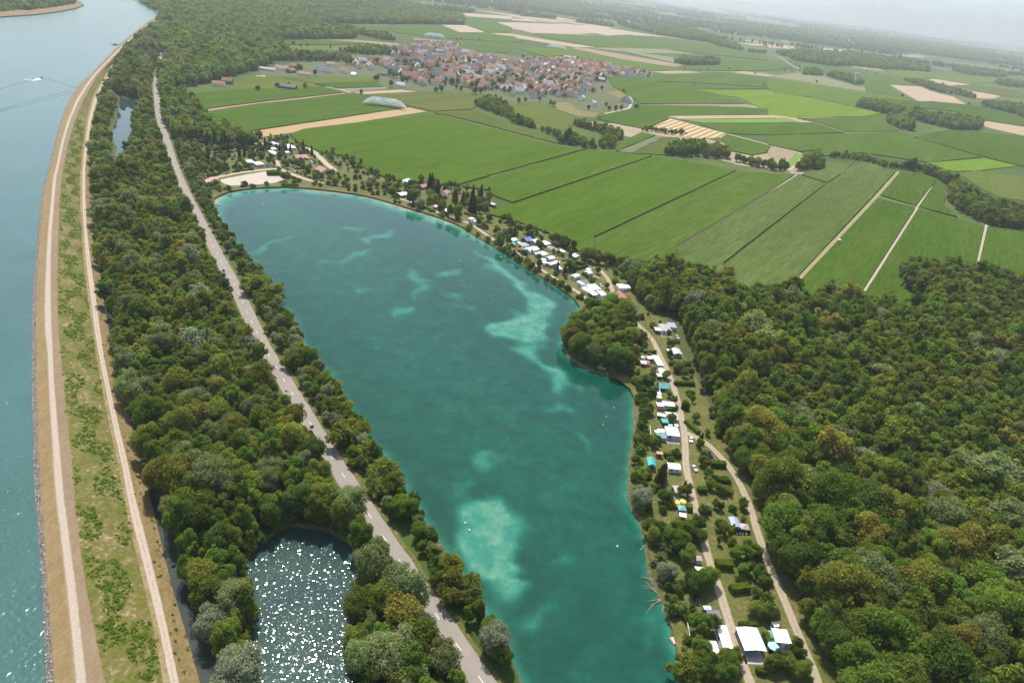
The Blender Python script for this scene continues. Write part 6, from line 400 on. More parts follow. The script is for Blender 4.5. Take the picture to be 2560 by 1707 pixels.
# ------------------------------------------------------------------ setting: levee beside the raised canal
LV = {n: (z, arr(p)) for n, z, p in LEVEE}
ymin = max(p[0,1] for z, p in LV.values()) ; ymax = min(p[-1,1] for z, p in LV.values())
YS = np.linspace(60.0, ymax, 620)
LINE = {}
for n, (z, p) in LV.items():
    d0 = (p[3]-p[0])/(p[3,1]-p[0,1]); p = np.vstack([p[0]-d0*(p[0,1]-55.0), p])
    o = np.argsort(p[:,1]); xs = np.interp(YS, p[o,1], p[o,0])
    for _ in range(10): xs[1:-1] = .25*xs[:-2]+.5*xs[1:-1]+.25*xs[2:]
    LINE[n] = (z, xs)
order = ['water','rip','tl','tr','sl','bl','fl','fr','dl','dr']
for a, b in zip(order[:-1], order[1:]):          # keep the strips in order across the levee
    LINE[b] = (LINE[b][0], np.maximum(LINE[b][1], LINE[a][1]+0.6))
def loft(name, a, b, mat, div=4, dz=0.0, jit=0.0, za=None, zb=None):
    (z0, x0), (z1, x1) = LINE[a], LINE[b]
    z0 = z0 if za is None else za; z1 = z1 if zb is None else zb
    n = len(YS); V = []; UV = []
    dd = np.r_[0, np.cumsum(np.hypot(np.diff(x0), np.diff(YS)))]
    for k in range(div+1):
        t = k/div; z = z0+(z1-z0)*t + (RNG.normal(0, jit, n) if jit and 0 < k < div else 0)
        V.append(np.c_[x0+(x1-x0)*t, YS, np.full(n, z)+dz]); UV.append(np.c_[np.full(n, t), dd])
    V = np.vstack(V); UV = np.vstack(UV); Fc = [(k*n+i, (k+1)*n+i, (k+1)*n+i+1, k*n+i+1) for k in range(div) for i in range(n-1)]
    o = mesh_obj(name, V, Fc, mat); uvl = o.data.uv_layers.new(name="UVMap"); idx = np.zeros(len(o.data.loops), int); o.data.loops.foreach_get("vertex_index", idx)
    uvl.data.foreach_set("uv", UV[idx].astype(np.float32).ravel()); return tag(o, kind="structure")
loft('riprap_bank', 'water', 'rip', M_riprap, 6, jit=0.12, za=WZ-0.3 if False else 4.4)
loft('levee_grass', 'rip', 'tl', M_ochre, 4, jit=0.03)
loft('levee_track', 'tl', 'tr', M_crest, 8)
loft('levee_verge', 'tr', 'sl', M_brown, 3)
loft('levee_slope', 'sl', 'bl', M_slope, 8, jit=0.12)
loft('levee_foot', 'bl', 'fl', M_slope2, 2)
loft('lower_track', 'fl', 'fr', M_grav, 8)
loft('ditch_verge', 'fr', 'dl', M_verge, 4, jit=0.05, zb=-0.9)
loft('ditch_water', 'dl', 'dr', M_ditch, 2, za=-0.6, zb=-0.6, dz=0.0)
XW = LINE['water'][1]; xf, yf = XW[-1], YS[-1]
canal_poly = [(x+0.8, y) for x, y in zip(XW, YS)] + [(xf-500, yf+150), (-6000, yf+900), (-6000, -400), (XW[0], -400)]
def wavelets(n, sig, V, z):
    """small standing waves as real facets near the camera"""
    return z + RNG.normal(0, sig, n)
cg = np.array([(x+random.uniform(-.3,.3), y+random.uniform(-.3,.3)) for y in np.arange(62, 330, .9) for x in np.arange(np.interp(y, YS, XW)-3-(46+.25*(y-62)), np.interp(y, YS, XW)-.6, .9)])
cg = cg[in_view(cg, .06, 4.6)]
V, T = tri_poly(canal_poly, grid=cg)
zc = np.full(len(V), 4.6); nearw = (V[:,1] > 64) & (V[:,1] < 328) & (V[:,0] < np.interp(V[:,1], YS, XW)-.5) & (V[:,0] > np.interp(V[:,1], YS, XW)-170)
zc[nearw] += RNG.normal(0, 1, nearw.sum())*.028
tag(mesh_obj('canal_water', np.c_[V, zc], T, M_canal), kind="structure")
o = prism('far_bank', LEFTBANK, 4.0, 6.2, M_verge)

# ------------------------------------------------------------------ ground sheet with the waters cut out of it
lake = resample_closed(LAKE, 4.0, 0.35, 3); pa = resample_closed(POND_A, 3.0, 0.4, 4); pb = resample_closed(POND_B, 4.0, 0.4, 5)
XD = LINE['dr'][1]
lev_poly = [(x, y) for x, y in zip(XD[::3], YS[::3])] + [(XD[-1], YS[-1]), (xf-400, yf+400), (-6000, yf+1200), (-6000, -350), (XD[0], -350)]
gx = [(x+random.uniform(-20,20), y+random.uniform(-20,20)) for x in range(-3000, 5001, 250) for y in range(-250, 6001, 250)]
gx += [(x, y) for x in range(-40000, 60001, 5000) for y in range(10000, 75000, 5000)]
outer = [(-60000,-3000),(80000,-3000),(80000,80000),(-60000,80000)]
V, T = tri_poly(outer, [lake, pa, pb, lev_poly], gx)
def ground_mat():
    m = bpy.data.materials.new("plain"); m.use_nodes = True; N, L = m.node_tree.nodes, m.node_tree.links
    b = N["Principled BSDF"]; b.inputs["Roughness"].default_value = 0.95; b.inputs["Specular IOR Level"].default_value = 0.1
    tc = N.new("ShaderNodeTexCoord"); mp = N.new("ShaderNodeMapping"); mp.inputs["Rotation"].default_value = (0,0,rad(-28)); mp.inputs["Scale"].default_value = (0.0016, 0.0042, 1)
    L.new(tc.outputs["Object"], mp.inputs[0])
    v = N.new("ShaderNodeTexVoronoi"); v.inputs["Scale"].default_value = 1.0; v.distance = 'CHEBYCHEV'; L.new(mp.outputs[0], v.inputs["Vector"])
    sp = N.new("ShaderNodeSeparateColor"); L.new(v.outputs["Color"], sp.inputs[0])
    r = N.new("ShaderNodeValToRGB"); e = r.color_ramp.elements; r.color_ramp.interpolation = 'CONSTANT'
    cs = [(0,(.062,.098,.020)),(.2,(.080,.115,.026)),(.4,(.055,.085,.018)),(.55,(.100,.125,.032)),(.7,(.07,.105,.024)),(.82,(.15,.15,.06)),(.92,(.33,.26,.17))]
    while len(e) < len(cs): e.new(.5)
    for i, (p, c) in enumerate(cs): e[i].position = p; e[i].color = (*c,1)
    L.new(sp.outputs[0], r.inputs[0])
    n = N.new("ShaderNodeTexNoise"); n.inputs["Scale"].default_value = 0.03; n.inputs["Detail"].default_value = 6; L.new(tc.outputs["Object"], n.inputs["Vector"])
    mx = N.new("ShaderNodeMix"); mx.data_type = 'RGBA'; mx.blend_type = 'OVERLAY'; mx.inputs["Factor"].default_value = 0.35
    bw = N.new("ShaderNodeRGBToBW"); L.new(n.outputs["Color"], bw.inputs[0]); L.new(r.outputs[0], mx.inputs["A"]); L.new(bw.outputs[0], mx.inputs["B"]); L.new(mx.outputs["Result"], b.inputs["Base Color"])
    return m
tag(mesh_obj('ground', np.c_[V, np.zeros(len(V))], T, ground_mat()), kind="structure")

WATER_Z = -1.2
def bank(name, ring, width=1.6):
    n = len(ring); p = arr(ring); c = p.mean(axis=0)
    a = 0.5*np.sum(p[:,0]*np.roll(p[:,1],-1)-np.roll(p[:,0],-1)*p[:,1])
    t = np.roll(p,-1,0)-np.roll(p,1,0); t /= np.linalg.norm(t,axis=1)[:,None]+1e-9
    nrm = np.c_[-t[:,1], t[:,0]]*(1 if a > 0 else -1)
    inner = p + nrm*width
    outer_ = p - nrm*0.6
    V = np.vstack([np.c_[outer_, np.full(n, 0.03)], np.c_[p, np.full(n,-0.15)], np.c_[inner, np.full(n, WATER_Z-0.3)]])
    Fc = []
    for k in range(2):
        for i in range(n):
            j = (i+1) % n; q = (k*n+i, k*n+j, (k+1)*n+j, (k+1)*n+i); Fc.append(q if a > 0 else q[::-1])
    return tag(mesh_obj(name, V, Fc, M_bank), kind="structure")
bank('lake_shore', lake); bank('pond_shore', pa); bank('backwater_shore', pb)
def water(name, ring, mat, grid=None):
    V, T = tri_poly(ring, grid=grid)
    return V, tag(mesh_obj(name, np.c_[V, np.full(len(V), WATER_Z)], T, mat), kind="structure")
pl, ph = pa.min(axis=0), pa.max(axis=0)
pg_ = np.array([(x+random.uniform(-.2,.2), y+random.uniform(-.2,.2)) for x in np.arange(pl[0], ph[0], .30) for y in np.arange(max(pl[1], 112), ph[1], .30)])
pg_ = pg_[inside(pa, pg_)]
V, pond_o = water('pond_water', pa, M_pond, pg_)
zz = np.full(len(V), WATER_Z) + RNG.normal(0, .0185, len(V)); pond_o.data.vertices.foreach_set("co", np.c_[V, zz].astype(np.float32).ravel()); pond_o.data.update()
water('backwater', pb, M_pond2)
lo, hi = lake.min(axis=0), lake.max(axis=0)
gp = np.array([(x+random.uniform(-.6,.6), y+random.uniform(-.6,.6)) for x in np.arange(lo[0], hi[0], 2.2) for y in np.arange(lo[1], hi[1], 2.6)])
gp = gp[inside(lake, gp)]
V, lake_o = water('lake_water', lake, M_lake, gp)
wx = V + np.c_[2.2*np.sin(V[:,1]*.21+1)+1.6*np.sin(V[:,0]*.33+V[:,1]*.12), 2.5*np.sin(V[:,0]*.19)+1.5*np.sin(V[:,1]*.3-V[:,0]*.1)]
pale = np.zeros(len(V))
for k, pp in enumerate(PATCH):
    d = dist_poly(pp, wx); ins = inside(pp, wx); s = np.where(ins, d, -d)
    pale = np.maximum(pale, np.clip((s+3.5)/6.0, 0, 1)**1.2 * (0.78 if k in (5,6,12) else 0.56))
ds = dist_poly(lake, V)
beach = np.clip((V[:,1]-470)/70, 0, 1)
sh = np.clip(1-(ds-1.0)/(3.5+16*beach+4*np.sin(V[:,1]*.05)**2), 0, 1)
pale = np.maximum(pale, (0.62+.50*beach)*sh**1.1)  # pale shallows along the shore; beach end whitened further as painted sky reflection
pale = np.maximum(pale, 0.10+0.06*np.sin(V[:,0]*.04+V[:,1]*.03))
at = lake_o.data.attributes.new("pale", 'FLOAT', 'POINT'); at.data.foreach_set("value", pale.astype(np.float32))

# ------------------------------------------------------------------ fields and ground cover sheets
for k, (n, c, h, p) in enumerate(FIELDS):
    if h > 0.5: prism(n, p, -0.05, h + 0.017*(k % 23), FM[c])
    else: sheet(n, p, max(h, 0.1) + 0.011*(k % 31), FM[c])
for n, c, z, p in GROUND_OVER:
    sheet(n, p, z, {'lawn': M_lawn, 'floor': M_floor, 'village': M_village}[c], step=12)
sheet('beach_sand', SAND, 0.11, M_sand, step=3, amp=0.2)
# a clipped grass apron where the beach meets the lake is part of the lawn; the roads follow
road_o, ROADQ = strip('main_road', ROADC, 7.2, 0.10, M_asphalt, 2.5, camber=0.06)
verge_o, _ = strip('road_verge', ROADC, 10.6, 0.05, M_lawn, 2.5)
strip('camp_lane', LANE, 3.4, 0.11, M_lanetrack, 2.0); _, T2Q = strip('dirt_track', TRACK2, 3.2, 0.125, M_lanetrack, 2.0)
strip('lake_path', LAKEPATH, 2.4, 0.135, M_path, 2.0)
strip('camp_road', CAMPROAD, 4.5, 0.14, M_path, 3.0); strip('camp_road', CAMPROAD2, 3.4, 0.155, M_path, 3.0); strip('camp_road', CAMPROAD3, 5.5, 0.165, M_path, 3.0)
for k, p in enumerate(FARMROADS): strip('farm_road', p, 5.0, 0.25+0.01*k, M_path, 8.0)
strip('field_track', FTRACKS[0], 3.6, .30, M_straw, 6.0); strip('field_track', FTRACKS[1], 2.6, .32, M_path, 6.0); strip('field_track', FTRACKS[2], 3.0, .34, M_path, 6.0); strip('field_track', FTRACKS[3], 1.6, .36, M_path, 6.0); strip('field_track', FTRACKS[4], 3.0, .38, M_straw, 6.0)
# dashed centre line of the main road: 3 m dashes every 13 m, the dashes of one road
d = np.r_[0, np.cumsum(np.linalg.norm(np.diff(ROADQ, axis=0), axis=1))]
def road_pt(s): return np.array([np.interp(s, d, ROADQ[:,0]), np.interp(s, d, ROADQ[:,1])])
first = arr(ROADC[1]); s0 = d[np.argmin(np.linalg.norm(ROADQ-first, axis=1))] % 13.0
s = s0
while s < min(d[-1]-4, 620):
    a, b = road_pt(s-3.0 if s > 3 else 0), road_pt(s); t = (b-a)/(np.linalg.norm(b-a)+1e-9); nn = np.array([-t[1], t[0]])*0.10
    v = [(*(a-nn),0.175),(*(a+nn),0.175),(*(b+nn),0.175),(*(b-nn),0.175)]
    mesh_obj('lane_dash', v, [(0,3,2,1)], M_line, parent=road_o)
    s += 13.0

# ------------------------------------------------------------------ trees
LEAF = {'dark': (0.112, 0.171, 0.033), 'mid': (0.162, 0.229, 0.039), 'green': (0.167, 0.263, 0.042), 'olive': (0.232, 0.268, 0.048), 'yellow': (0.261, 0.252, 0.053), 'silver': (0.28, 0.315, 0.215), 'greygreen': (0.234, 0.286, 0.121), 'rust': (0.28, 0.22, 0.06), 'pine': (0.045, 0.082, 0.034), 'brownpine': (0.15, 0.14, 0.055), 'bright': (0.15, 0.25, 0.032), 'hedge': (0.08, 0.145, 0.022), 'yew': (0.135, 0.175, 0.022), 'reddish': (0.24, 0.13, 0.07)}
def leaf_mat(key, col, transl=0.50):
    m = bpy.data.materials.new("leaf_"+key); m.use_nodes = True; N, L = m.node_tree.nodes, m.node_tree.links
    for n in list(N): N.remove(n)
    out = N.new("ShaderNodeOutputMaterial"); oi = N.new("ShaderNodeObjectInfo"); ge = N.new("ShaderNodeNewGeometry")
    hs = N.new("ShaderNodeHueSaturation"); hs.inputs["Color"].default_value = (*col, 1)
    a = N.new("ShaderNodeMapRange"); a.inputs["To Min"].default_value = 0.74; a.inputs["To Max"].default_value = 1.28; L.new(oi.outputs["Random"], a.inputs["Value"])
    b = N.new("ShaderNodeMapRange"); b.inputs["To Min"].default_value = 0.70; b.inputs["To Max"].default_value = 1.30; L.new(ge.outputs["Random Per Island"], b.inputs["Value"])
    mu = N.new("ShaderNodeMath"); mu.operation = 'MULTIPLY'; L.new(a.outputs[0], mu.inputs[0]); L.new(b.outputs[0], mu.inputs[1]); L.new(mu.outputs[0], hs.inputs["Value"])
    fr = N.new("ShaderNodeMath"); fr.operation = 'MULTIPLY'; fr.inputs[1].default_value = 7.31; L.new(oi.outputs["Random"], fr.inputs[0])
    ft = N.new("ShaderNodeMath"); ft.operation = 'FRACT'; L.new(fr.outputs[0], ft.inputs[0])
    h = N.new("ShaderNodeMapRange"); h.inputs["To Min"].default_value = 0.482; h.inputs["To Max"].default_value = 0.512; L.new(ft.outputs[0], h.inputs["Value"]); L.new(h.outputs[0], hs.inputs["Hue"])
    di = N.new("ShaderNodeBsdfDiffuse"); tr = N.new("ShaderNodeBsdfTranslucent"); mx = N.new("ShaderNodeMixShader"); mx.inputs[0].default_value = transl
    tl = N.new("ShaderNodeMix"); tl.data_type = 'RGBA'; tl.blend_type = 'MULTIPLY'; tl.inputs["Factor"].default_value = 1.0; tl.inputs["B"].default_value = (1.25, 1.2, 0.5, 1)
    L.new(hs.outputs[0], di.inputs[0]); L.new(hs.outputs[0], tl.inputs["A"]); L.new(tl.outputs["Result"], tr.inputs[0])
    L.new(di.outputs[0], mx.inputs[1]); L.new(tr.outputs[0], mx.inputs[2]); L.new(mx.outputs[0], out.inputs[0])
    return m
ML = {k: leaf_mat(k, c) for k, c in LEAF.items()}
M_bark = nmat("bark", [(.06,.05,.04),(.12,.10,.08)], scale=2.0, rough=0.95)

def unit(v): return v/(np.linalg.norm(v, axis=-1, keepdims=True)+1e-9)
def ico(sub=1):
    bm = bmesh.new(); bmesh.ops.create_icosphere(bm, subdivisions=sub, radius=1.0)
    v = np.array([p.co[:] for p in bm.verts]); f = np.array([[q.index for q in p.verts] for p in bm.faces]); bm.free(); return v, f
ICO1, ICO2 = ico(1), ico(2)

def leaves(P, Nn, size, g, jitter=0.7):
    """one small four-cornered leaf spray at each point"""
    n = unit(Nn + g.normal(0, jitter, Nn.shape)); a = unit(np.cross(n, g.normal(0,1,Nn.shape))); b = np.cross(n, a)
    s = (size*g.uniform(.6, 1.35, len(P)))[:,None]; w = s*g.uniform(.55, 1.0, len(P))[:,None]
    lift = n*s*0.18
    V = np.stack([P-a*s*.5-b*w*.5, P+a*s*.5-b*w*.35+lift, P+a*s*.55+b*w*.5, P-a*s*.4+b*w*.45+lift], axis=1).reshape(-1,3)
    return V, np.arange(len(P)*4).reshape(-1,4)

def crown_data(seed, kind, n_leaf, leaf):
    """unit crown: total tree height 1, made of lobes covered in leaf sprays; returns verts, faces"""
    g = np.random.default_rng(seed)
    if kind in ('round','tall','bush','silver'):
        rx, z0, z1, nl = {'round':(.30,.16,1.0,30),'tall':(.20,.10,1.0,26),'bush':(.58,.0,1.0,18),'silver':(.36,.08,1.0,34)}[kind]
        zc, rz = (z0+z1)/2, (z1-z0)/2
        d = unit(g.normal(0,1,(nl,3))); d[:,2] = d[:,2]*.95+.12; r = g.uniform(.40,1.0,(nl,1))
        rx *= g.uniform(.85,1.25); ax = g.uniform(.8,1.2)
        cen = d*r*np.array([rx*ax,rx/ax,rz])*1.0 + np.array([0,0,zc-.04]); lr = g.uniform(.24,.46,nl)*min(rx,rz)*1.05*np.interp(r[:,0],[.4,.75,1.0],[1.15,1.0,.55])
        cen = np.vstack([cen, [[g.normal(0,.03), g.normal(0,.03), zc]]]); lr = np.r_[lr, .60*min(rx,rz)]
        cen[:,2] = np.clip(cen[:,2], z0+lr*.6, z1-lr*.8)
    elif kind == 'poplar':
        cen = np.array([[g.normal(0,.012), g.normal(0,.012), z] for z in np.linspace(.14,.93,11)]); lr = np.interp(cen[:,2],[.1,.35,.7,.95],[.06,.105,.09,.03])*g.uniform(.85,1.15,11)
    elif kind in ('conifer','pinebrown'):
        V, F = [], []
        w = .17 if kind == 'conifer' else .24
        P, Nn = [], []
        for z in np.linspace(.08,.99,26):
            rr = w*(1-z)**.8 + .012; k = max(4, int(n_leaf/26*(1.5-z)))
            t = g.uniform(0, 2*math.pi, k); ra = rr*g.uniform(.35,1.08,k)
            P.append(np.c_[ra*np.cos(t), ra*np.sin(t), z-ra*.35+g.normal(0,.008,k)]); Nn.append(np.c_[np.cos(t)*.6, np.sin(t)*.6, np.full(k,.8)])
        v, f = leaves(np.vstack(P), np.vstack(Nn), leaf, g, .5)
        iv, jf = ICO1; core = []
        b = len(v); m = 10
        cone = [(w*.62*math.cos(2*math.pi*i/m), w*.62*math.sin(2*math.pi*i/m), .10) for i in range(m)]+[(0,0,.93)]
        v = np.vstack([v, cone]); tri = np.array([(b+i, b+(i+1)%m, b+m) for i in range(m)])
        return v, [tuple(q) for q in f]+[tuple(q) for q in tri]
    P, Nn = [], []
    area = lr**2; per = np.maximum(6, (n_leaf*area/area.sum()*1.7).astype(int))
    for c, r, k in zip(cen, lr, per):
        d = unit(g.normal(0,1,(k,3))+np.array([0,0,.25])); P.append(c+d*r*g.uniform(.78,1.20,(k,1))); Nn.append(d)
    P, Nn = np.vstack(P), np.vstack(Nn)
    deep = np.zeros(len(P), bool)
    for c, r in zip(cen, lr): deep |= np.linalg.norm(P-c, axis=1) < r*.74
    P, Nn = P[~deep], Nn[~deep]
    v, f = leaves(P, Nn + np.array([0,0,.35]), leaf, g)
    faces = [tuple(q) for q in f]; vs = [v]; b = len(v)
    iv, jf = ICO1
    for c, r in zip(cen, lr):
        vs.append(c + iv*r*.68*g.uniform(.75,1.15,(len(iv),1))); faces += [tuple(q) for q in jf+b]; b += len(iv)
    return np.vstack(vs), faces

def trunk_data(kind, seed):
    g = random.Random(seed); m = MB(); top = {'conifer':.95,'pinebrown':.9,'poplar':.85}.get(kind, .62); r = .021
    lean = (g.uniform(-.02,.02), g.uniform(-.02,.02))
    m.tube([(0,0,-.02),(lean[0]*.3,lean[1]*.3,.18),(lean[0],lean[1],top)], [r*1.25, r, r*.25], 5)
    if kind in ('round','tall','silver','bush'):
        for k in range(4):
            a = g.uniform(0, 6.28); l = g.uniform(.15,.26)
            m.tube([(lean[0]*.4,lean[1]*.4,.22+.07*k),(math.cos(a)*l*.6,math.sin(a)*l*.6,.40+.07*k),(math.cos(a)*l,math.sin(a)*l,.56+.06*k)], [r*.6,r*.4,r*.15], 4)
    return m.v, m.f

def new_mesh(name, v, f, mats):
    me = bpy.data.meshes.new(name); me.from_pydata([tuple(map(float,p)) for p in v], [], [tuple(map(int,q)) for q in f]); me.update()
    for m in mats: me.materials.append(m)
    return me
CROWN, TRUNK, LODM = {}, {}, {}
VAR = {'round':8,'tall':5,'silver':2,'bush':3,'conifer':2,'pinebrown':1,'poplar':1}
for kind, nv in VAR.items():
    for i in range(nv):
        nl, ls = {'round':(4800,.030),'tall':(3600,.027),'silver':(5200,.027),'bush':(1100,.085),'conifer':(1500,.045),'pinebrown':(1300,.05),'poplar':(1200,.032)}[kind]
        v, f = crown_data(100*len(kind)+17*i+ord(kind[0]), kind, nl, ls)
        CROWN[kind, i] = new_mesh("crown_%s" % kind, v, f, [ML['mid']])
        TRUNK[kind, i] = new_mesh("trunk_%s" % kind, *trunk_data(kind, i), [M_bark])
def set_mat(o, mat):
    o.material_slots[0].link = 'OBJECT'; o.material_slots[0].material = mat
def tree(name, kind, x, y, h, col, label, group=None, wide=1.0, z=0.0, cat="tree"):
    i = random.randrange(VAR[kind]); r = bpy.data.objects.new(name, None); r.empty_display_size = .5
    COL.objects.link(r); r.location = (x, y, z); r.rotation_euler = (0, 0, random.uniform(0, 6.28)); r.scale = (h*wide, h*wide, h)
    c = bpy.data.objects.new("crown", CROWN[kind, i]); link(c, r); set_mat(c, ML[col])
    t = bpy.data.objects.new("trunk", TRUNK[kind, i]); link(t, r)
    return tag(r, label, cat, group)

def scatter(poly, spacing, g, jit=0.42):
    p = arr(poly); lo, hi = p.min(axis=0), p.max(axis=0); out = []
    nx, ny = int((hi[0]-lo[0])/spacing)+1, int((hi[1]-lo[1])/(spacing*.87))+1
    I, J = np.meshgrid(np.arange(nx), np.arange(ny)); Q = np.c_[lo[0]+(I.ravel()+.5*(J.ravel()%2))*spacing, lo[1]+J.ravel()*spacing*.87]
    Q = Q[in_view(Q)] if len(Q) else Q
    Q += g.normal(0, spacing*jit*.6, Q.shape); return Q[inside(p, Q)] if len(Q) else Q

# wooded strips given by their neighbours: between ditch and road, and between road and lake
rq = ROADQ; t_ = np.gradient(rq, axis=0); t_ /= np.linalg.norm(t_, axis=1)[:,None]; n_ = np.c_[t_[:,1], -t_[:,0]]
left_edge = rq - n_*6.0; right_edge = rq + n_*6.2
sel = np.arange(0, len(rq), 3)
leftwood = [tuple(p) for p in left_edge[sel]] + [(x-0.3, y) for x, y in zip(XD[::-1], YS[::-1]) if y < left_edge[-1,1]+60]
leftlake = arr(LAKE)[41:]                              # the road side of the lake outline
rs = right_edge[sel]; rs = rs[rs[:,1] < arr(LAKE)[0,1]+40]
shore_poly = [tuple(p) for p in rs] + [tuple(p) for p in arr(LAKE)[:1]] + [tuple(p) for p in leftlake[::-1]]

MIX = {'forest':([('round','mid',26),('round','dark',16),('round','olive',18),('tall','mid',10),('round','green',12),('round','yellow',5),('silver','greygreen',5),('silver','silver',0.8),('round','rust',0.35),('tall','olive',4)]),
       'river':([('tall','green',16),('round','mid',18),('round','olive',20),('silver','greygreen',14),('tall','mid',12),('round','dark',8),('silver','silver',1.5),('round','yellow',3.5)]),
       'shore':([('tall','green',24),('round','mid',18),('silver','greygreen',14),('tall','mid',14),('bush','olive',10),('silver','silver',5),('round','bright',4)]),
       'far':([('round','mid',26),('round','dark',10),('tall','mid',10),('round','green',26),('silver','greygreen',10),('round','olive',8)]),
       'field':([('round','mid',26),('round','green',14),('round','dark',10),('tall','mid',12),('round','olive',12),('tall','dark',8),('silver','greygreen',5)])}
LOOK = {'mid':'mid-green','dark':'dark green','green':'fresh green','olive':'olive-green','yellow':'yellowish green','silver':'silver-grey','greygreen':'grey-green','rust':'rust-orange','bright':'bright green','pine':'blackish green','brownpine':'brownish','yew':'yellow-green','reddish':'reddish'}
SHAPE = {'round':'broad round-crowned tree','tall':'slender upright tree','silver':'feathery willow-like tree','bush':'low bushy tree'}
WHERE = {'promontory':'on the wooded promontory jutting into the lake','lakeside_wood':'in the wood between the maize and the camp lane','right_forest':'in the dense forest right of the dirt track','riverside_wood':'in the wood between ditch and main road','shore_strip':'on the bank between main road and lake','field_tree':'in the hedgerows among the maize fields','far_wood':'in the distant woods'}
ZNAME = {'promontory':'promontory_tree','lakeside_wood':'lakeside_tree','right_forest':'forest_tree','riverside_wood':'riverside_tree','shore_strip':'bank_tree','field_tree':'hedgerow_tree','far_wood':'far_tree'}
NAME = {'round':'broadleaf_tree','tall':'slender_tree','silver':'willow_tree','bush':'shrub_tree'}
rest = {}; cand = {}
gz = np.random.default_rng(5)
def keep_clear(Q):
    k = np.ones(len(Q), bool)
    k &= ~inside(lake, Q) & ~inside(pa, Q) & ~inside(pb, Q)
    return k
for n, sp, h0, h1, mix, poly in ZONES:
    P = leftwood if poly == 'LEFTWOOD' else shore_poly if poly == 'SHORE' else poly
    Q = scatter(P, sp, gz)
    if not len(Q): continue
    Q = Q[keep_clear(Q)]; Q = Q[dist_poly(pb, Q) > 4.5]
    if n in ('riverside_wood','shore_strip'):
        dd = dist_poly(ROADQ, Q, False); Q = Q[dd > np.where(Q[:,1] > 230, 8.2, 7.0)] if n == 'riverside_wood' else Q[dd > 6.6]
        if n == 'shore_strip': Q = Q[gz.random(len(Q)) < .8]
    if n == 'right_forest':
        Q = Q[dist_poly(T2Q, Q, False) > 3.5]
    for q in Q:
        tot = sum(w for *_, w in MIX[mix]); u = gz.random()*tot
        for kind, col, w in MIX[mix]:
            u -= w
            if u <= 0: break
        dist = math.hypot(q[0], q[1]); hh = gz.uniform(h0, h1); hh *= 1.28 if gz.random() < .14 else .72 if gz.random() < .22 else 1.0
        if dist > 2200:                       # far off, fewer and fuller crowns
            if gz.random() > (2200/dist)**1.3: continue
            hh *= (dist/2200)**.35
        cand.setdefault(n, []).append((dist, q[0], q[1], hh, kind, col))
def band(n, y):
    ys = sorted(r[2] for r in cand[n]); k = np.searchsorted(ys, y)/len(ys); return k
def describe(n, x, y, h, kind, col):
    size = 'tall' if h > 15.5 else 'small' if h < 9.5 else 'medium-sized'
    sh = {'round':'broad-crowned','tall':'slender','silver':'feathery','bush':'bushy'}[kind]
    q = [(x, y)]
    if n == 'right_forest':
        d_ = dist_poly(T2Q, q, False)[0]; w = 'at the forest edge beside the dirt track' if d_ < 14 else 'deep in the forest level with the carport' if y < 175 else 'deep in the forest level with the hedges' if y < 240 else 'deep in the forest behind the lane fork'
    elif n == 'riverside_wood':
        w = 'at the edge of the glittering pond' if dist_poly(pa, q)[0] < 8 else 'on the wooded side of the road' if dist_poly(ROADQ, q, False)[0] < 12 else 'overhanging the levee ditch' if x-np.interp(y, YS, XD) < 8 else 'inside the wood between ditch and road'
        w += ', near end' if y < 190 else ', farther along'
    elif n == 'shore_strip':
        w = 'between road and lake '+('near the glittering pond' if y < 200 else 'opposite the promontory' if y < 300 else 'halfway up the lake' if y < 430 else 'close to the beach')
    elif n == 'promontory': w = 'on the promontory, '+('at the water edge' if dist_poly(lake, q)[0] < 7 else 'inland')
    elif n == 'lakeside_wood': w = 'between the maize and the camp, '+('near the red-brown barn' if y < 390 else 'behind the caravan rows')
    else: w = 'in the field tree belt '+('right of the pale field tracks' if x > 330 and y < 800 else 'near the swath-striped stubble' if y < 1000 and x > 60 else 'below the village' if x < 250 else 'far right')
    lab = '%s %s %s tree %s' % (size, LOOK[col], sh, w)
    return lab, '%s %s trees %s' % (size, LOOK[col], w)
FULL = {'promontory':300,'lakeside_wood':300,'right_forest':300,'riverside_wood':300,'shore_strip':300,'field_tree':260,'far_wood':0}
for n, L_ in cand.items():
    L_.sort(key=lambda r: r[0])
    vis = [r for r in L_ if in_view([(r[1], r[2])], 0.0, r[3]*.7)[0]]; ids = {id(r) for r in vis[:FULL[n]]}
    for r in L_:
        if id(r) in ids:
            dist, x, y, hh, kind, col = r
            lab_, grp_ = describe(n, x, y, hh, kind, col)
            tree(ZNAME[n], kind, x, y, hh, col, lab_, grp_, wide=random.uniform(.9,1.15) if kind != 'tall' else random.uniform(.95,1.25))
        else: rest.setdefault(n, []).append(r)

# the rest of the woods: one mass per wood, instanced crowns
PROTO = bpy.data.collections.new("woodland_prototypes"); PK = []
COL.children.link(PROTO)
def lod(kind, col, i, near):
    key = (kind, col, i, near)
    nl, ls = (2400, .041) if near else (300, .10)
    v, f = crown_data(900+37*i+len(kind), kind, nl, ls); tv, tf = trunk_data(kind, i); b = len(v)
    me = new_mesh("woodland_crown", np.vstack([v, np.array([tuple(p) for p in tv])]), list(f)+[tuple(q+b for q in t) for t in tf], [ML[col], M_bark])
    mi = np.zeros(len(me.polygons), np.int32); mi[len(f):] = 1; me.polygons.foreach_set("material_index", mi)
    o = bpy.data.objects.new("woodland_%03d" % len(PK), me); PROTO.objects.link(o); PK.append(key); return len(PK)-1
LUT = {}
def pick(kind, col, near):
    if kind == 'bush': kind = 'round'
    i = random.randrange(2); k = (kind, col, i, near)
    if k not in LUT: LUT[k] = lod(kind, col, i, near)
    return LUT[k]
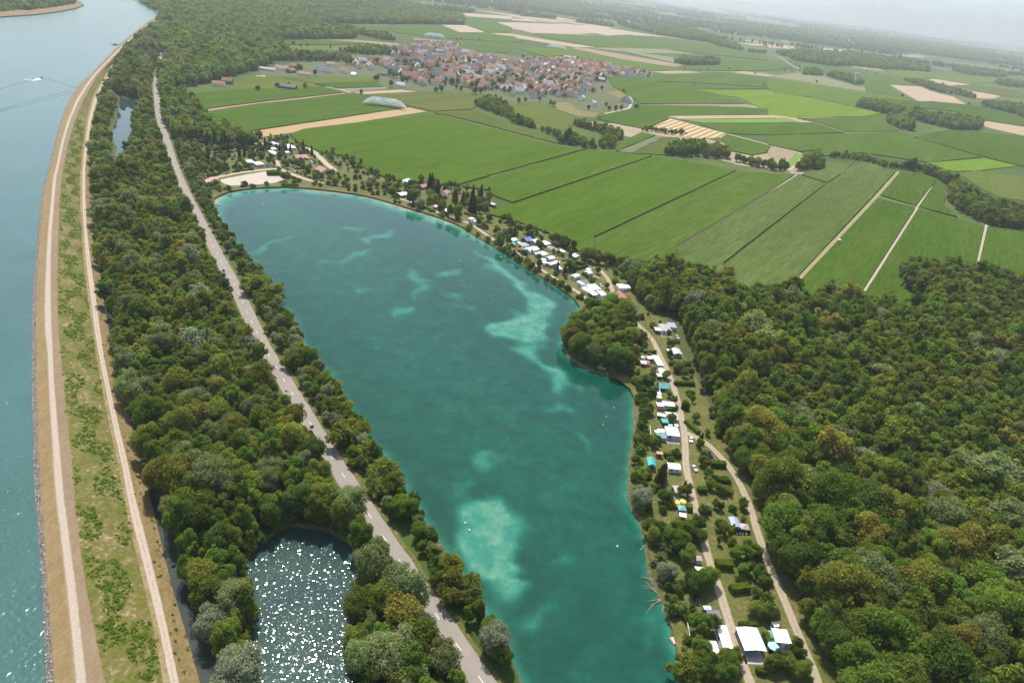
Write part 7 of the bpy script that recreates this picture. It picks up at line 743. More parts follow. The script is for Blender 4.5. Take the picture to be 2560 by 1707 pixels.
def stuff_trees(name, rows, label, near):
    me = bpy.data.meshes.new(name); me.from_pydata([(r[1], r[2], -0.05) for r in rows], [], [])
    sc = np.array([(r[3]*w, r[3]*w, r[3]) for r in rows for w in [random.uniform(.95,1.25)]], np.float32); me.attributes.new("tree_scale", 'FLOAT_VECTOR', 'POINT').data.foreach_set("vector", sc.ravel())
    me.attributes.new("tree_pick", 'INT', 'POINT').data.foreach_set("value", np.array([pick(r[4], r[5], near) for r in rows], np.int32))
    me.attributes.new("tree_turn", 'FLOAT_VECTOR', 'POINT').data.foreach_set("vector", np.array([(0,0,random.uniform(0,6.28)) for r in rows], np.float32).ravel())
    o = bpy.data.objects.new(name, me); link(o); tag(o, label, "trees", kind="stuff")
    return o
stuffs = []
TXT = {'promontory':('promontory_trees','remaining trees of the promontory'),'lakeside_wood':('lakeside_trees','remaining trees between maize and camp'),'right_forest':('forest_trees','dense mass of mixed green trees filling the right forest'),'riverside_wood':('riverside_trees','mass of trees filling the wood along the canal ditch'),'shore_strip':('bank_trees','farther trees along the road bank of the lake'),'field_tree':('hedgerow_trees','farther hedgerow trees between the fields'),'far_wood':('far_woodland','hazy dark green woods spread over the distant plain')}
# belts of trees far across the plain, thinning into the haze
fr = []
gf = np.random.default_rng(21)
for _ in range(420):
    Yc = 4200*math.exp(gf.uniform(0, 1.9)); u = gf.uniform(-.75, 1.25); Xc = (u)*Yc*0.85
    ln, wd, an = gf.uniform(200, 1300)*(Yc/6000)**.3, gf.uniform(30,130), gf.normal(rad(-8), .25)
    if not in_view([(Xc, Yc)], .15)[0]: continue
    k = int(min(90, ln*wd/500))
    a, b = gf.uniform(-.5,.5,k)*ln, gf.normal(0,.35,k)*wd
    for x, y in zip(Xc+a*math.cos(an)-b*math.sin(an), Yc+a*math.sin(an)+b*math.cos(an)): fr.append((0, x, y, gf.uniform(13,19)*(1+Yc/16000), 'round', ['mid','dark'][gf.integers(2)]))
rest['far_wood'] = rest.get('far_wood', []) + fr
for n, rows in rest.items():
    near = n in ('right_forest','riverside_wood','shore_strip')
    stuffs.append(stuff_trees(TXT[n][0], rows, TXT[n][1], near))
ng = bpy.data.node_groups.new("woodland", 'GeometryNodeTree')
ng.interface.new_socket("Geometry", in_out='INPUT', socket_type='NodeSocketGeometry'); ng.interface.new_socket("Geometry", in_out='OUTPUT', socket_type='NodeSocketGeometry')
N, L = ng.nodes, ng.links
gi, go = N.new("NodeGroupInput"), N.new("NodeGroupOutput"); ci = N.new("GeometryNodeCollectionInfo"); ci.inputs["Collection"].default_value = PROTO
ci.inputs["Separate Children"].default_value = True; ci.inputs["Reset Children"].default_value = True
ip = N.new("GeometryNodeInstanceOnPoints"); ip.inputs["Pick Instance"].default_value = True
def named(nm, ty):
    q = N.new("GeometryNodeInputNamedAttribute"); q.data_type = ty; q.inputs["Name"].default_value = nm; return q
L.new(gi.outputs[0], ip.inputs["Points"]); L.new(ci.outputs[0], ip.inputs["Instance"])
L.new(named("tree_pick",'INT').outputs["Attribute"], ip.inputs["Instance Index"]); L.new(named("tree_scale",'FLOAT_VECTOR').outputs["Attribute"], ip.inputs["Scale"]); L.new(named("tree_turn",'FLOAT_VECTOR').outputs["Attribute"], ip.inputs["Rotation"])
L.new(ip.outputs[0], go.inputs[0])
bpy.context.view_layer.layer_collection.children["woodland_prototypes"].exclude = True
for o in stuffs:
    md = o.modifiers.new("woodland", 'NODES'); md.node_group = ng
print("TREES", {k: len(v) for k, v in cand.items()}, {k: len(v) for k, v in rest.items()})

# ------------------------------------------------------------------ hills beyond the plain
M_hill = nmat("hill_wood", [(.05,.08,.04),(.08,.10,.05)], scale=0.0015, rough=1.0)
for k, ridge in enumerate(POINTS['ridge']):
    R_ = np.array(ridge, float); t = np.linspace(0, len(R_)-1, 160); top = np.c_[[np.interp(t, range(len(R_)), R_[:,j]) for j in range(3)]].T
    top[:,2] = np.maximum(60, top[:,2] + 40*np.sin(t*5.1+k)+25*np.sin(t*13.7))
    u = unit(top[:,:2]); V = []; prof = [(-3500,0.0),(-2200,.35),(-900,.78),(0,1.0),(1500,.7),(3500,0.0)]
    for dd_, f_ in prof: V.append(np.c_[top[:,:2]+u*dd_, top[:,2]*f_-3])
    n = len(top); V = np.vstack(V); Fc = [(a*n+i, a*n+i+1, (a+1)*n+i+1, (a+1)*n+i) for a in range(len(prof)-1) for i in range(n-1)]
    tag(mesh_obj('hills', V, Fc, M_hill, smooth=True), kind="structure")

# ------------------------------------------------------------------ paints and building materials
PAL = {'white':(.86,.86,.85),'greyroof':(.42,.38,.36),'bluegrey':(.34,.40,.48),'greywhite':(.60,.58,.58),'teal':(.16,.40,.40),'tealgrey':(.22,.38,.40),'teal2':(.06,.42,.38),'tealpale':(.40,.66,.64),
 'pinkwhite':(.80,.72,.70),'orange':(.70,.30,.16),'mauve':(.46,.38,.40),'blue':(.16,.24,.52),'bluepale':(.50,.66,.80),'brownroof':(.24,.15,.13),'greydark':(.17,.15,.16),'redroof':(.32,.12,.10),'redpale':(.50,.23,.20),
 'palewhite':(.70,.74,.80),'green':(.16,.32,.22),'grey':(.40,.40,.42),'dark':(.10,.09,.09),'brick':(.36,.17,.11),'lilac':(.42,.42,.54),'red':(.50,.06,.06),'cream':(.68,.62,.50),'pink':(.80,.16,.32),'lime':(.55,.75,.40),
 'yellow':(.75,.60,.12),'redp':(.65,.05,.08),'silver':(.62,.64,.66),'navy':(.03,.035,.07),'black':(.025,.025,.03),'terra':(.42,.18,.10),'brownr':(.26,.145,.10),'pinkroof':(.42,.24,.17),'plaster':(.60,.57,.52),'slate':(.17,.17,.19),'greylight':(.48,.49,.51),
 'whiteroof':(.80,.80,.80),'bluewhite':(.55,.66,.78),'brown':(.24,.16,.11),'ochre':(.55,.42,.24),'concrete':(.46,.42,.38)}
_pm = {}
def paint(k, rough=0.6):
    if (k, rough) not in _pm: _pm[k, rough] = pmat("paint_%s_%d" % (k, rough*100), PAL[k], rough=rough, var=.14, scale=.45)
    return _pm[k, rough]
M_glass = pmat("window_glass", (.03,.04,.05), rough=.12, spec=.6)
M_rubber = pmat("tyre_rubber", (.02,.02,.02), rough=.9)
M_wood = pmat("weathered_wood", (.30,.23,.16), rough=.9, var=.3)
M_steel = pmat("galvanised_steel", (.45,.46,.47), rough=.4, metal=.6)

def gable_roof(L, W, z, rise, over=.25, th=.10, along='x'):
    m = MB(); a, b = L/2+over, W/2+over
    e = rise*over/(W/2)
    v = [(-a,-b,z-e),(a,-b,z-e),(a,0,z+rise),(-a,0,z+rise),(-a,b,z-e),(a,b,z-e)]; v += [(x,y,q+th) for x,y,q in v]
    f = [(0,3,2,1),(3,4,5,2),(6,7,8,9),(9,8,11,10),(0,1,7,6),(4,10,11,5),(0,6,9,3),(3,9,10,4),(1,2,8,7),(2,5,11,8)]
    return m.add(v, f)
def gable_wall(L, W, z, rise):
    m = MB(); a, b = L/2, W/2
    v = [(-a,-b,0),(a,-b,0),(a,b,0),(-a,b,0),(-a,-b,z),(a,-b,z),(a,b,z),(-a,b,z),(-a,0,z+rise),(a,0,z+rise)]
    return m.add(v, [(0,1,5,4),(2,3,7,6),(1,2,6,9,5),(3,0,4,8,7),(4,5,9,8),(6,7,8,9)])
def hip_roof(L, W, z, rise, over=.3, th=.1):
    m = MB(); a, b = L/2+over, W/2+over; r = max(0, L/2-W/2)*.9
    v = [(-a,-b,z),(a,-b,z),(a,b,z),(-a,b,z),(-r,0,z+rise),(r,0,z+rise)]
    if r < .3: v[4] = (-.02,0,z+rise); v[5] = (.02,0,z+rise)
    return m.add(v, [(0,1,5,4),(1,2,5),(2,3,4,5),(3,0,4),(0,3,2,1)])
def openings(root, L, W, z, wall, big=False):
    """window panes and a door, each a piece of its own, a little proud of the wall"""
    n = max(1, int(L/2.2)); h0, h1 = z*.42, z*.80
    for k in range(n):
        x = -L/2+(k+.5)*L/n
        if k == n//2:
            MB().box(x-.42, x+.42, -W/2-.05, -W/2+.02, .12, min(2.0, z*.85)).build('door', M_glass if big else paint('grey'), wall)
        else:
            MB().box(x-.55, x+.55, -W/2-.045, -W/2+.02, h0, h1).build('window', M_glass, wall)
    for s in (-1, 1):
        MB().box(s*L/2-.03, s*L/2+.045*s if s > 0 else s*L/2+.02, -.6, .6, h0, h1).build('window', M_glass, wall) if s > 0 else MB().box(-L/2-.045, -L/2+.02, -.6, .6, h0, h1).build('window', M_glass, wall)
def posts(root, L, W, z, r=.05, mat=None):
    for sx in (-1, 1):
        for sy in (-1, 1):
            MB().box(sx*(L/2-.2)-r, sx*(L/2-.2)+r, sy*(W/2-.2)-r, sy*(W/2-.2)+r, 0, z).build('post', mat or M_steel, root)
def terrace(root, L, W):
    v = [(-L/2-.1,-W/2-2.3,.05),(L/2+.1,-W/2-2.3,.05),(L/2+.1,-W/2+.1,.05),(-L/2-.1,-W/2+.1,.05)]
    MB().box(-L/2-.1, L/2+.1, -W/2-2.3, -W/2+.1, -.05, .05).build('terrace', paint('concrete', .9), root)
NM = {'mobile home':'mobile_home','lean-to':'lean_to','terrace roof':'terrace_roof','garden cover':'garden_cover'}
def building(x, y, deg, L, W, h, kind, rc, wc, label, cat):
    L, W = max(L, 1.6), max(W, 1.6)
    root = empty(NM.get(cat, cat), (x, y, 0.06), rad(deg)); tag(root, label, cat, "camp dwellings and shelters by the lake")
    roofm = paint(rc, .55)
    g = random.Random(label)
    if kind == 'flat':
        w = MB().box(-L/2+.12, L/2-.12, -W/2+.12, W/2-.12, 0, h-.12).build('wall', paint(wc), root); openings(root, L-.24, W-.24, h, w)
        v = [(-L/2,-W/2,h-.16),(L/2,-W/2,h-.16),(L/2,W/2,h-.02),(-L/2,W/2,h-.02)]; v += [(a,b,c+.12) for a,b,c in v]
        ro = MB().add(v, [(0,3,2,1),(4,5,6,7),(0,1,5,4),(1,2,6,5),(2,3,7,6),(3,0,4,7)]).build('roof', roofm, root)
        if cat in ('mobile home','chalet'): terrace(root, L, W)
        if L*W > 14:
            for k in range(2): 
                vx, vy = L*(.18-.0*k), W*(-.15+.3*k); MB().box(vx-.22, vx+.22, vy-.22, vy+.22, h-.02, h+.22).build('roof_vent', paint('grey'), ro)
        for k in range(1, int(L/1.6)): MB().box(-L/2+k*1.6-.02, -L/2+k*1.6+.02, -W/2+.02, W/2-.02, h+.0, h+.12).build('roof_seam', roofm, ro) if L < 9 and k % 2 else None
    elif kind == 'gable':
        if W > L*1.15:
            root.rotation_euler.z += math.pi/2; L, W = W, L
        rise = .16*W if cat not in ('house','barn','hut','cabin') else .28*W
        w = gable_wall(L-.3, W-.3, h-rise*.6, rise).build('wall', paint(wc), root); openings(root, L-.3, W-.3, h-rise*.6, w)
        ro = gable_roof(L, W, h-rise*.6, rise, .12).build('roof', roofm, root)
        MB().box(-L/2, L/2, -.10, .10, h+rise*.4+.02, h+rise*.4+.16).build('ridge_cap', roofm, ro)
    elif kind == 'canopy':
        posts(root, L, W, h-.1)
        v = [(-L/2,-W/2,h-.15),(L/2,-W/2,h-.15),(L/2,0,h+.12),(-L/2,0,h+.12),(-L/2,W/2,h-.05),(L/2,W/2,h-.05)]; v += [(a,b,c+.05) for a,b,c in v]
        MB().add(v, [(0,3,2,1),(3,4,5,2),(6,7,8,9),(9,8,11,10),(0,1,7,6),(4,10,11,5),(0,6,9,3),(3,9,10,4),(1,2,8,7),(2,5,11,8)]).build('roof', roofm, root)
        MB().box(-L/2+.15, L/2-.15, W/2-.22, W/2-.16, 0, h-.15).build('back_panel', paint(wc), root)
    elif kind == 'pyramid':
        posts(root, L, W, h*.72)
        MB().box(-L/2+.2, L/2-.2, W/2-.26, W/2-.2, 0, h*.7).build('back_panel', paint(wc), root)
        MB().box(-L/2+.1, L/2-.1, -W/2+.1, -W/2+.16, h*.58, h*.72).build('valance', paint(wc), root)
        hip_roof(L, W, h*.72, min(L, W)*.26, .1).build('roof', roofm, root)
    elif kind == 'carport':
        MB().box(-L/2+.3, -L/2+.4, -W/2+.6, W/2-.3, 0, h-.3).build('side_wall', paint('brown'), root)
        MB().box(L/2-.4, L/2-.3, -W/2+2.4, W/2-.3, 0, h-.3).build('side_wall', paint(wc), root)
        b = MB().box(-L/2+.4, L/2-.4, W/2-.4, W/2-.3, 0, h-.3).build('back_wall', paint(wc), root)
        MB().box(-.4, L/2-.6, -W/2+2.3, -W/2+2.4, .1, h-.35).build('caravan_front', paint(wc), root)
        posts(root, L-.2, W-.2, h-.2, .07)
        MB().box(-L/2+.5, L/2-.5, -W/2+.3, W/2-.6, 0, .06).build('floor_slab', paint('grey'), root)
        MB().box(-L/2+.1, L/2-.1, -W/2-2.6, -W/2+.28, 0, .05).build('front_terrace', paint('concrete'), root)
        ro = gable_roof(W, L, h-.2, .38, .05).build('roof', roofm, root); ro.rotation_euler.z = math.pi/2
        MB().box(.1, .3, .1, .3, h, h+.5).build('flue', paint('grey'), root)
    elif kind == 'openhall':
        if W > L: root.rotation_euler.z += math.pi/2; L, W = W, L
        for sx in (-1, -.33, .33, 1):
            for sy in (-1, 1): MB().box(sx*(L/2-.3)-.12, sx*(L/2-.3)+.12, sy*(W/2-.3)-.12, sy*(W/2-.3)+.12, 0, h-.4).build('post', M_wood, root)
        MB().box(-L/2+.4, L/2-.4, W/2-.5, W/2-.4, 0, h-.6).build('back_wall', paint('brown'), root)
        gable_roof(L, W, h-.5, .16*W, .5).build('roof', roofm, root)
        MB().box(-L/4-.9, -L/4+.9, -.4, .4, .05, .78).build('bench_table', M_wood, root)
    elif kind == 'caravan':
        a, b, hh = L/2, W/2, h; pr = [(-a,.45),(-a-.05,1.2),(-a+.25,hh-.1),(-a+.8,hh),(a-.9,hh),(a-.35,hh-.25),(a+.05,1.3),(a,.45)]
        v = [(x,-b,z) for x,z in pr]+[(x,b,z) for x,z in pr]; n = len(pr)
        w = MB().add(v, [tuple(range(n))[::-1], tuple(range(n,2*n))]+[(i,(i+1)%n,n+(i+1)%n,n+i) for i in range(n)]).build('body', paint(wc, .4), root)
        MB().box(-a+.2, a-.2, -b+.1, b-.1, hh+.005, hh+.05).build('roof', roofm, root)
        for x in (-a*.5, a*.45): MB().box(x-.5, x+.5, -b-.03, -b+.02, 1.25, 1.85).build('window', M_glass, w)
        MB().box(-.15, .45, -b-.03, -b+.02, .5, 2.1).build('door', paint('grey'), w)
        for s in (-1, 1): MB().tube([(0,s*(b-.05)-.1,.3),(0,s*(b-.05)+.1,.3)], [.3,.3], 10).build('wheel', M_rubber, root)
        MB().tube([(a,0,.45),(a+1.2,0,.42)], [.05,.05], 5).build('drawbar', M_steel, root)
for row in BUILDINGS: building(*row)

# ------------------------------------------------------------------ vehicles, boats, parasols
def car_meshes(L=4.2, W=1.75):
    a = L/2; pr = [(-a,.35),(-a+.02,.85),(-a+.25,.98),(-a*.55,1.0),(a*.30,.98),(a*.82,.86),(a,.65),(a,.35)]
    def loft(pr, w0, w1, z0, z1):
        n = len(pr); wv = lambda z: w0+(w1-w0)*max(0,min(1,(z-z0)/(z1-z0)))
        v = [(x,-wv(z)/2,z) for x,z in pr]+[(x,wv(z)/2,z) for x,z in pr]
        return MB().add(v, [tuple(range(n))[::-1], tuple(range(n,2*n))]+[(i,(i+1)%n,n+(i+1)%n,n+i) for i in range(n)])
    body = loft(pr, W, W*.94, .35, 1.0); glass = loft([(-a*.86,.97),(-a*.66,1.36),(a*.05,1.40),(a*.36,.97)], W*.92, W*.74, .97, 1.4)
    roof = loft([(-a*.68,1.38),(-a*.62,1.46),(0,1.47),(a*.06,1.39)], W*.76, W*.70, 1.38, 1.47)
    return body, glass, roof
def car(x, y, deg, col, label):
    root = empty('parked_car', (x, y, .1), rad(deg)); tag(root, label, 'car', 'cars parked around the camp')
    b, g, r = car_meshes(); bo = b.build('body', paint(col, .25), root); g.build('window', M_glass, root); r.build('roof', paint(col, .25), root)
    for sx in (-1.3, 1.3):
        for sy in (-1, 1): MB().tube([(sx, sy*.88-.1*sy, .32), (sx, sy*.88+.02*sy, .32)], [.32,.32], 12).build('wheel', M_rubber, root)
    for sy in (-.6, .6): MB().box(2.06, 2.12, sy-.2, sy+.2, .62, .78).build('headlight', paint('white'), bo)
for c in CARS: car(*c)

def boat(x, y, deg, L, col, label, name='moored_boat', z=WATER_Z, big=False, group='boats moored along the lake shore'):
    root = empty(name, (x, y, z), rad(deg)); tag(root, label, 'boat', group)
    w = L*.19; st = [(-.5,.8,.32),(-.25,1,.34),(.1,.95,.38),(.34,.6,.45),(.5,.04,.55)]; V, Fc = [], []
    for s, k, hh in st:
        V += [(s*L,-w*k,hh),(s*L,-w*k*.6,-.1),(s*L,w*k*.6,-.1),(s*L,w*k,hh),(s*L,w*k*.8,hh*.98),(s*L,w*k*.5,.08),(s*L,-w*k*.5,.08),(s*L,-w*k*.8,hh*.98)]
    for i in range(len(st)-1):
        for k in range(8): a, b = i*8+k, i*8+(k+1) % 8; Fc.append((a, a+8, b+8, b))
    Fc.append(tuple(range(8))[::-1])
    hull = MB().add(V, Fc).build('hull', paint('white' if col in ('white','yellow','dark') else col, .35), root)
    if col == 'yellow': MB().add([(-.1*L,-w*.95,.42),(-.1*L,w*.95,.42),(.36*L,w*.5,.5),(.36*L,-w*.5,.5),(.1*L,0,.75)], [(0,3,4),(3,2,4),(2,1,4),(1,0,4)]).build('cover', paint('yellow'), root)
    elif col == 'dark': MB().box(-.38*L, .2*L, -w*.7, w*.7, .2, .34).build('deck', paint('dark'), root)
    else:
        for s in (-.22, .12): MB().box(s*L-.15, s*L+.15, -w*.8, w*.8, .24, .30).build('seat', M_wood, root)
    if big:
        MB().box(-.15*L, .12*L, -w*.6, w*.6, .3, 1.3).build('cabin', paint('dark'), root); MB().box(-.45*L, -.12*L, -w*.8, w*.8, .3, .55).build('rear_deck', paint('red'), root)
        MB().box(-.18*L, .15*L, -w*.7, w*.7, 1.3, 1.4).build('canopy', paint('black'), root)
    return root
for b in BOATS: boat(*b)
bx, by = POINTS['boat']; boat(bx, by, 95, 9.0, 'white', 'motor cruiser trailing a white wake on the canal', 'motor_cruiser', 4.65, True, None)
bx, by = POINTS['barge']; boat(bx, by, 60, 13.0, 'black', 'dark work boat moored at the far levee bank', 'work_boat', 4.65, True, None)
M_foam = nmat("wake_foam", [(.75,.8,.82),(.9,.92,.93)], scale=1.5, rough=.8)
def ribbon(name, pts, w0, w1, z, mat):
    q = smooth_line(pts, 4.0); t = np.gradient(q, axis=0); t /= np.linalg.norm(t,axis=1)[:,None]+1e-9; nn = np.c_[-t[:,1], t[:,0]]; w = np.linspace(w0,w1,len(q))[:,None]
    n = len(q); V = np.vstack([np.c_[q-nn*w, np.full(n,z)], np.c_[q, np.full(n,z+.32)], np.c_[q+nn*w, np.full(n,z)]])
    return tag(mesh_obj(name, V, [(k*n+i,k*n+i+1,(k+1)*n+i+1,(k+1)*n+i) for k in range(2) for i in range(n-1)], mat), kind="structure")
for k, p in enumerate(POINTS['wake']): ribbon('wake_ridge', p, .9, 1.7, 4.58, M_canal)
bx, by = POINTS['boat']
fo = MB(); g = random.Random(3)
for k in range(90):
    d_ = abs(g.gauss(0, 1))*9; sx = g.gauss(0, 1.5+d_*.12); r_ = g.uniform(.3, 1.0); a0 = g.uniform(0, 6)
    fo.add([(bx+sx+math.cos(a0+i*1.05)*r_, by-2.5-d_+math.sin(a0+i*1.05)*r_*1.5, 4.66) for i in range(6)]+[(bx+sx, by-2.5-d_, 4.80)], [(i,(i+1)%6,6) for i in range(6)])
tag(fo.build('wake_foam', M_foam), 'white foam churned up behind the motor cruiser', 'foam', kind="stuff")

def parasol(x, y, r, col, label):
    root = empty('parasol', (x, y, .1)); tag(root, label, 'parasol', 'parasols in the camp gardens')
    n = 8; v = [(r*math.cos(2*math.pi*i/n), r*math.sin(2*math.pi*i/n), 2.05) for i in range(n)]; v += [(a,b,1.9) for a,b,_ in v]+[(0,0,2.5)]
    MB().add(v, [(i,(i+1)%n,2*n) for i in range(n)]+[(n+i,n+(i+1)%n,(i+1)%n,i) for i in range(n)]).build('canopy', paint(col, .8), root)
    MB().tube([(0,0,0),(0,0,2.45)], [.03,.03], 5).build('pole', M_steel, root); MB().tube([(0,0,0),(0,0,.12)], [.3,.25], 8).build('base', paint('grey'), root)
for p in PARASOLS: parasol(*p)

# ------------------------------------------------------------------ hedges, clipped dome tree, single trees, garden planting
def hedge(A, B, w, h, label, col='hedge', name='hedge'):
    A, B = arr(A), arr(B); m_ = (A+B)/2; L = np.linalg.norm(B-A); an = math.atan2(B[1]-A[1], B[0]-A[0]); g = np.random.default_rng(int(L*100))
    L = max(L, w); a, b = L/2, w/2; ar = 2*(L*h+w*h)+L*w; k = int(min(900, ar*5.5))
    P, Nn = [], []
    for (area, mk, nn) in ((L*h, lambda t,s: np.c_[(t*2-1)*a, np.full(len(t),-b), s*h], (0,-1,.15)), (L*h, lambda t,s: np.c_[(t*2-1)*a, np.full(len(t),b), s*h], (0,1,.15)), (w*h, lambda t,s: np.c_[np.full(len(t),-a), (t*2-1)*b, s*h], (-1,0,.15)), (w*h, lambda t,s: np.c_[np.full(len(t),a), (t*2-1)*b, s*h], (1,0,.15)), (L*w, lambda t,s: np.c_[(t*2-1)*a, (s*2-1)*b, np.full(len(t),h)], (0,0,1))):
        q = max(4, int(k*area/ar)); P.append(mk(g.random(q), g.random(q))); Nn.append(np.tile(np.array(nn, float), (q,1)))
    P, Nn = np.vstack(P), np.vstack(Nn); P += Nn*g.normal(0,.10,(len(P),1)) + g.normal(0,.06,P.shape)
    v, f = leaves(P, Nn, .38, g, .45); vs = [tuple(q) for q in v]; n0 = len(vs)
    vs += [(x,y,z) for z in (0,h*.96) for x,y in ((-a*.97,-b*.9),(a*.97,-b*.9),(a*.97,b*.9),(-a*.97,b*.9))]
    fs = [tuple(q) for q in f]+[tuple(n0+i for i in q) for q in ((4,5,6,7),(0,1,5,4),(1,2,6,5),(2,3,7,6),(3,0,4,7))]
    o = mesh_obj(name, vs, fs, ML[col]); o.location = (m_[0], m_[1], .06); o.rotation_euler = (0,0,an)
    return tag(o, label, 'hedge', 'hedges of the camp plots')
for A, B, w, h, lab in HEDGES: hedge(A, B, w, h, lab, 'yew' if 'yew' in lab or 'bright' in lab else 'hedge')
x, y = POINTS['dome']
tree('clipped_tree', 'bush', x, y, 5.0, 'yew', 'clipped dome-shaped tree at the end of the dirt track plots', wide=.95)
SPL = {'conifer':('spruce_tree','pine','dark pointed spruce'),'pinebrown':('pine_tree','brownpine','brownish loose-crowned pine'),'tall':('slender_tree','mid','tall slender leafy tree'),'silver':('silver_willow','silver','silver-grey bushy willow'),'round':('garden_tree','mid','round leafy tree'),'poplar':('poplar_tree','dark','narrow columnar poplar')}
def place_words(x, y):
    if y > 2600: return 'standing alone far across the plain'
    if y > 1000: return 'among the village gardens and meadows'
    if y > 640: return 'beside the farm tracks in the fields'
    if y > 500: return 'in the camp at the top of the lake'
    if y > 330: return 'in the lakeside caravan rows'
    if y > 250: return 'around the wooded promontory of the lake'
    return 'among the camp plots beside the lane'
for sp, h, pts in SINGLES:
    nm, col, lk = SPL[sp]
    for (x, y) in pts:
        c = col
        if sp == 'round': c = random.choice(['mid','mid','dark','green','olive'])
        hh = h*random.uniform(.88, 1.15); zz = 0.0
        if inside(lake, [(x, y)])[0]: zz = -1.2
        w_ = place_words(x, y); lb = (lk if sp != 'round' else LOOK[c]+' '+lk)+' '+w_
        tree(nm if sp != 'round' or y < 600 else 'field_tree', sp, x, y, hh, c, lb, lb.replace('tree','trees')[:60], wide=random.uniform(.95,1.2) if sp in ('round','silver') else 1.0, z=zz)
# shrubs along the camp shore and in the plots
camp_poly = GROUND_OVER[0][3]
gs = np.random.default_rng(31)
Q = scatter(camp_poly, 4.4, gs, .8)
bl = np.array([(b[0], b[1], max(b[3], b[4])*.62+1.0) for b in BUILDINGS]+[(c[0], c[1], 3.2) for c in CARS]+[(p[0], p[1], 2.0) for p in PARASOLS])
ok = np.array([np.all(np.hypot(bl[:,0]-q[0], bl[:,1]-q[1]) > bl[:,2]) for q in Q])
for ln, w in ((LANE,3.2),(TRACK2,3.2),(LAKEPATH,2.6),(CAMPROAD,4),(CAMPROAD2,3),(CAMPROAD3,4.5)): ok &= dist_poly(ln, Q, False) > w
ok &= ~inside(SAND, Q)
dl_ = dist_poly(lake, Q); near = dl_ < 6.5
ok &= (near & (Q[:,1] < 500) & (gs.random(len(Q)) < .85)) | (gs.random(len(Q)) < np.where(Q[:,1] > 300, .30, .30))
ok &= ~(inside(lake, Q))
Q = Q[ok]; Q = Q[gs.permutation(len(Q))]; nr_ = dist_poly(lake, Q) < 6.5
for lot, nm in ((Q[nr_][:290], 'bank_shrub'), (Q[~nr_][:290], 'garden_shrub')):
    for q in lot:
        nr = nm == 'bank_shrub'
        c = random.choice(['mid','green','olive','hedge','dark','greygreen' if nr else 'bright']); hh = random.uniform(2.2, 4.4) if nr else random.uniform(1.8, 4.2)
        lb = '%s %s leafy shrub %s' % ('large' if hh > 3.2 else 'low', LOOK.get(c, 'deep green'), ('on the lake bank ' if nr else 'in the camp plots ')+('at the top of the lake' if q[1] > 480 else 'of the lakeside rows' if q[1] > 320 else 'beside the lane' if q[1] > 200 else 'near the carport hall'))
        tree(nm, 'bush', q[0], q[1], hh, c, lb, lb, cat='shrub')
ring = resample_closed(POND_A, 4.2, .9, 9); ring = ring[(in_view(ring, .02, 1.0))]
for q in ring:
    if gs.random() < .75:
        c = random.choice(['mid','green','olive','dark','greygreen']); hh = random.uniform(2.0, 5.0)
        tree('pond_shrub', 'bush', q[0], q[1], hh, c, '%s shrub crowding the rim of the glittering pond' % LOOK[c], '%s shrubs round the glittering pond' % LOOK[c], z=-.6, cat='shrub')
Q2 = scatter(camp_poly, 6.0, gs, .8)
ok = np.array([np.all(np.hypot(bl[:,0]-q[0], bl[:,1]-q[1]) > bl[:,2]+.8) for q in Q2])
for ln, w in ((LANE,4),(TRACK2,4),(LAKEPATH,3.2),(CAMPROAD,4.5),(CAMPROAD2,4),(CAMPROAD3,5)): ok &= dist_poly(ln, Q2, False) > w
ok &= ~inside(SAND, Q2) & ~inside(lake, Q2) & ~((Q2[:,1] > 505) & (dist_poly(lake, Q2) < 9)) 
ok &= gs.random(len(Q2)) < np.where(Q2[:,1] > 500, .62, np.where(Q2[:,1] > 330, .50, .42))
Q2 = Q2[ok]; Q2 = Q2[gs.permutation(len(Q2))][:290]
for q in Q2:
    kd = random.choice(['round','round','tall','silver']); c = random.choice(['mid','green','dark','olive']) if kd != 'silver' else 'greygreen'; hh = random.uniform(4.0, 8.5) if q[1] > 330 else random.uniform(3.0, 6.0)
    lb = '%s %s %s in the camp, %s' % ('small' if hh < 6 else 'taller', LOOK[c], {'round':'round garden tree','tall':'slender garden tree','silver':'feathery garden tree'}[kd], 'behind the beach' if q[1] > 520 and q[0] < -150 else 'along the far shore' if q[1] > 430 else 'between the caravan rows' if q[1] > 330 else 'among the lane plots')
    tree('camp_tree', kd, q[0], q[1], hh, c, lb, lb, wide=1.15)

# low weeds and tussocks on the levee slope: ground cover
gw = np.random.default_rng(41); vs, fs = [], []; nb = 0
for (la, lb_, cnt, dens) in (('sl','bl',6500,1.0),('fr','dl',160,.6)):
    (z0,x0),(z1,x1) = LINE[la], LINE[lb_]
    for _ in range(cnt):
        yy = 60+ (gw.random()**1.6)*640; t = gw.beta(1.6,1.6) if la == 'sl' else gw.random()
        if la == 'sl' and math.sin(yy*.31)+math.sin(yy*.083+t*5)+math.sin(yy*.17-t*9) < -.15: continue
        xa, xb = np.interp(yy, YS, x0), np.interp(yy, YS, x1); c = np.array([xa+(xb-xa)*t, yy, z0+(z1-z0)*t]); r = gw.uniform(.25,.95)*(1 if la == 'sl' else .6); k = 12
        d_ = unit(gw.normal(0,1,(k,3))); d_[:,2] = abs(d_[:,2]); v, f = leaves(c+d_*r*np.array([1,1,.7]), d_+np.array([0,0,.4]), .42, gw, .5)
        vs.append(v); fs.append(f+nb); nb += len(v)
o = mesh_obj('levee_weeds', np.vstack(vs), np.vstack(fs), ML['bright']); tag(o, 'low green weeds and tussocks scattered over the levee slope', 'weeds', kind='stuff')
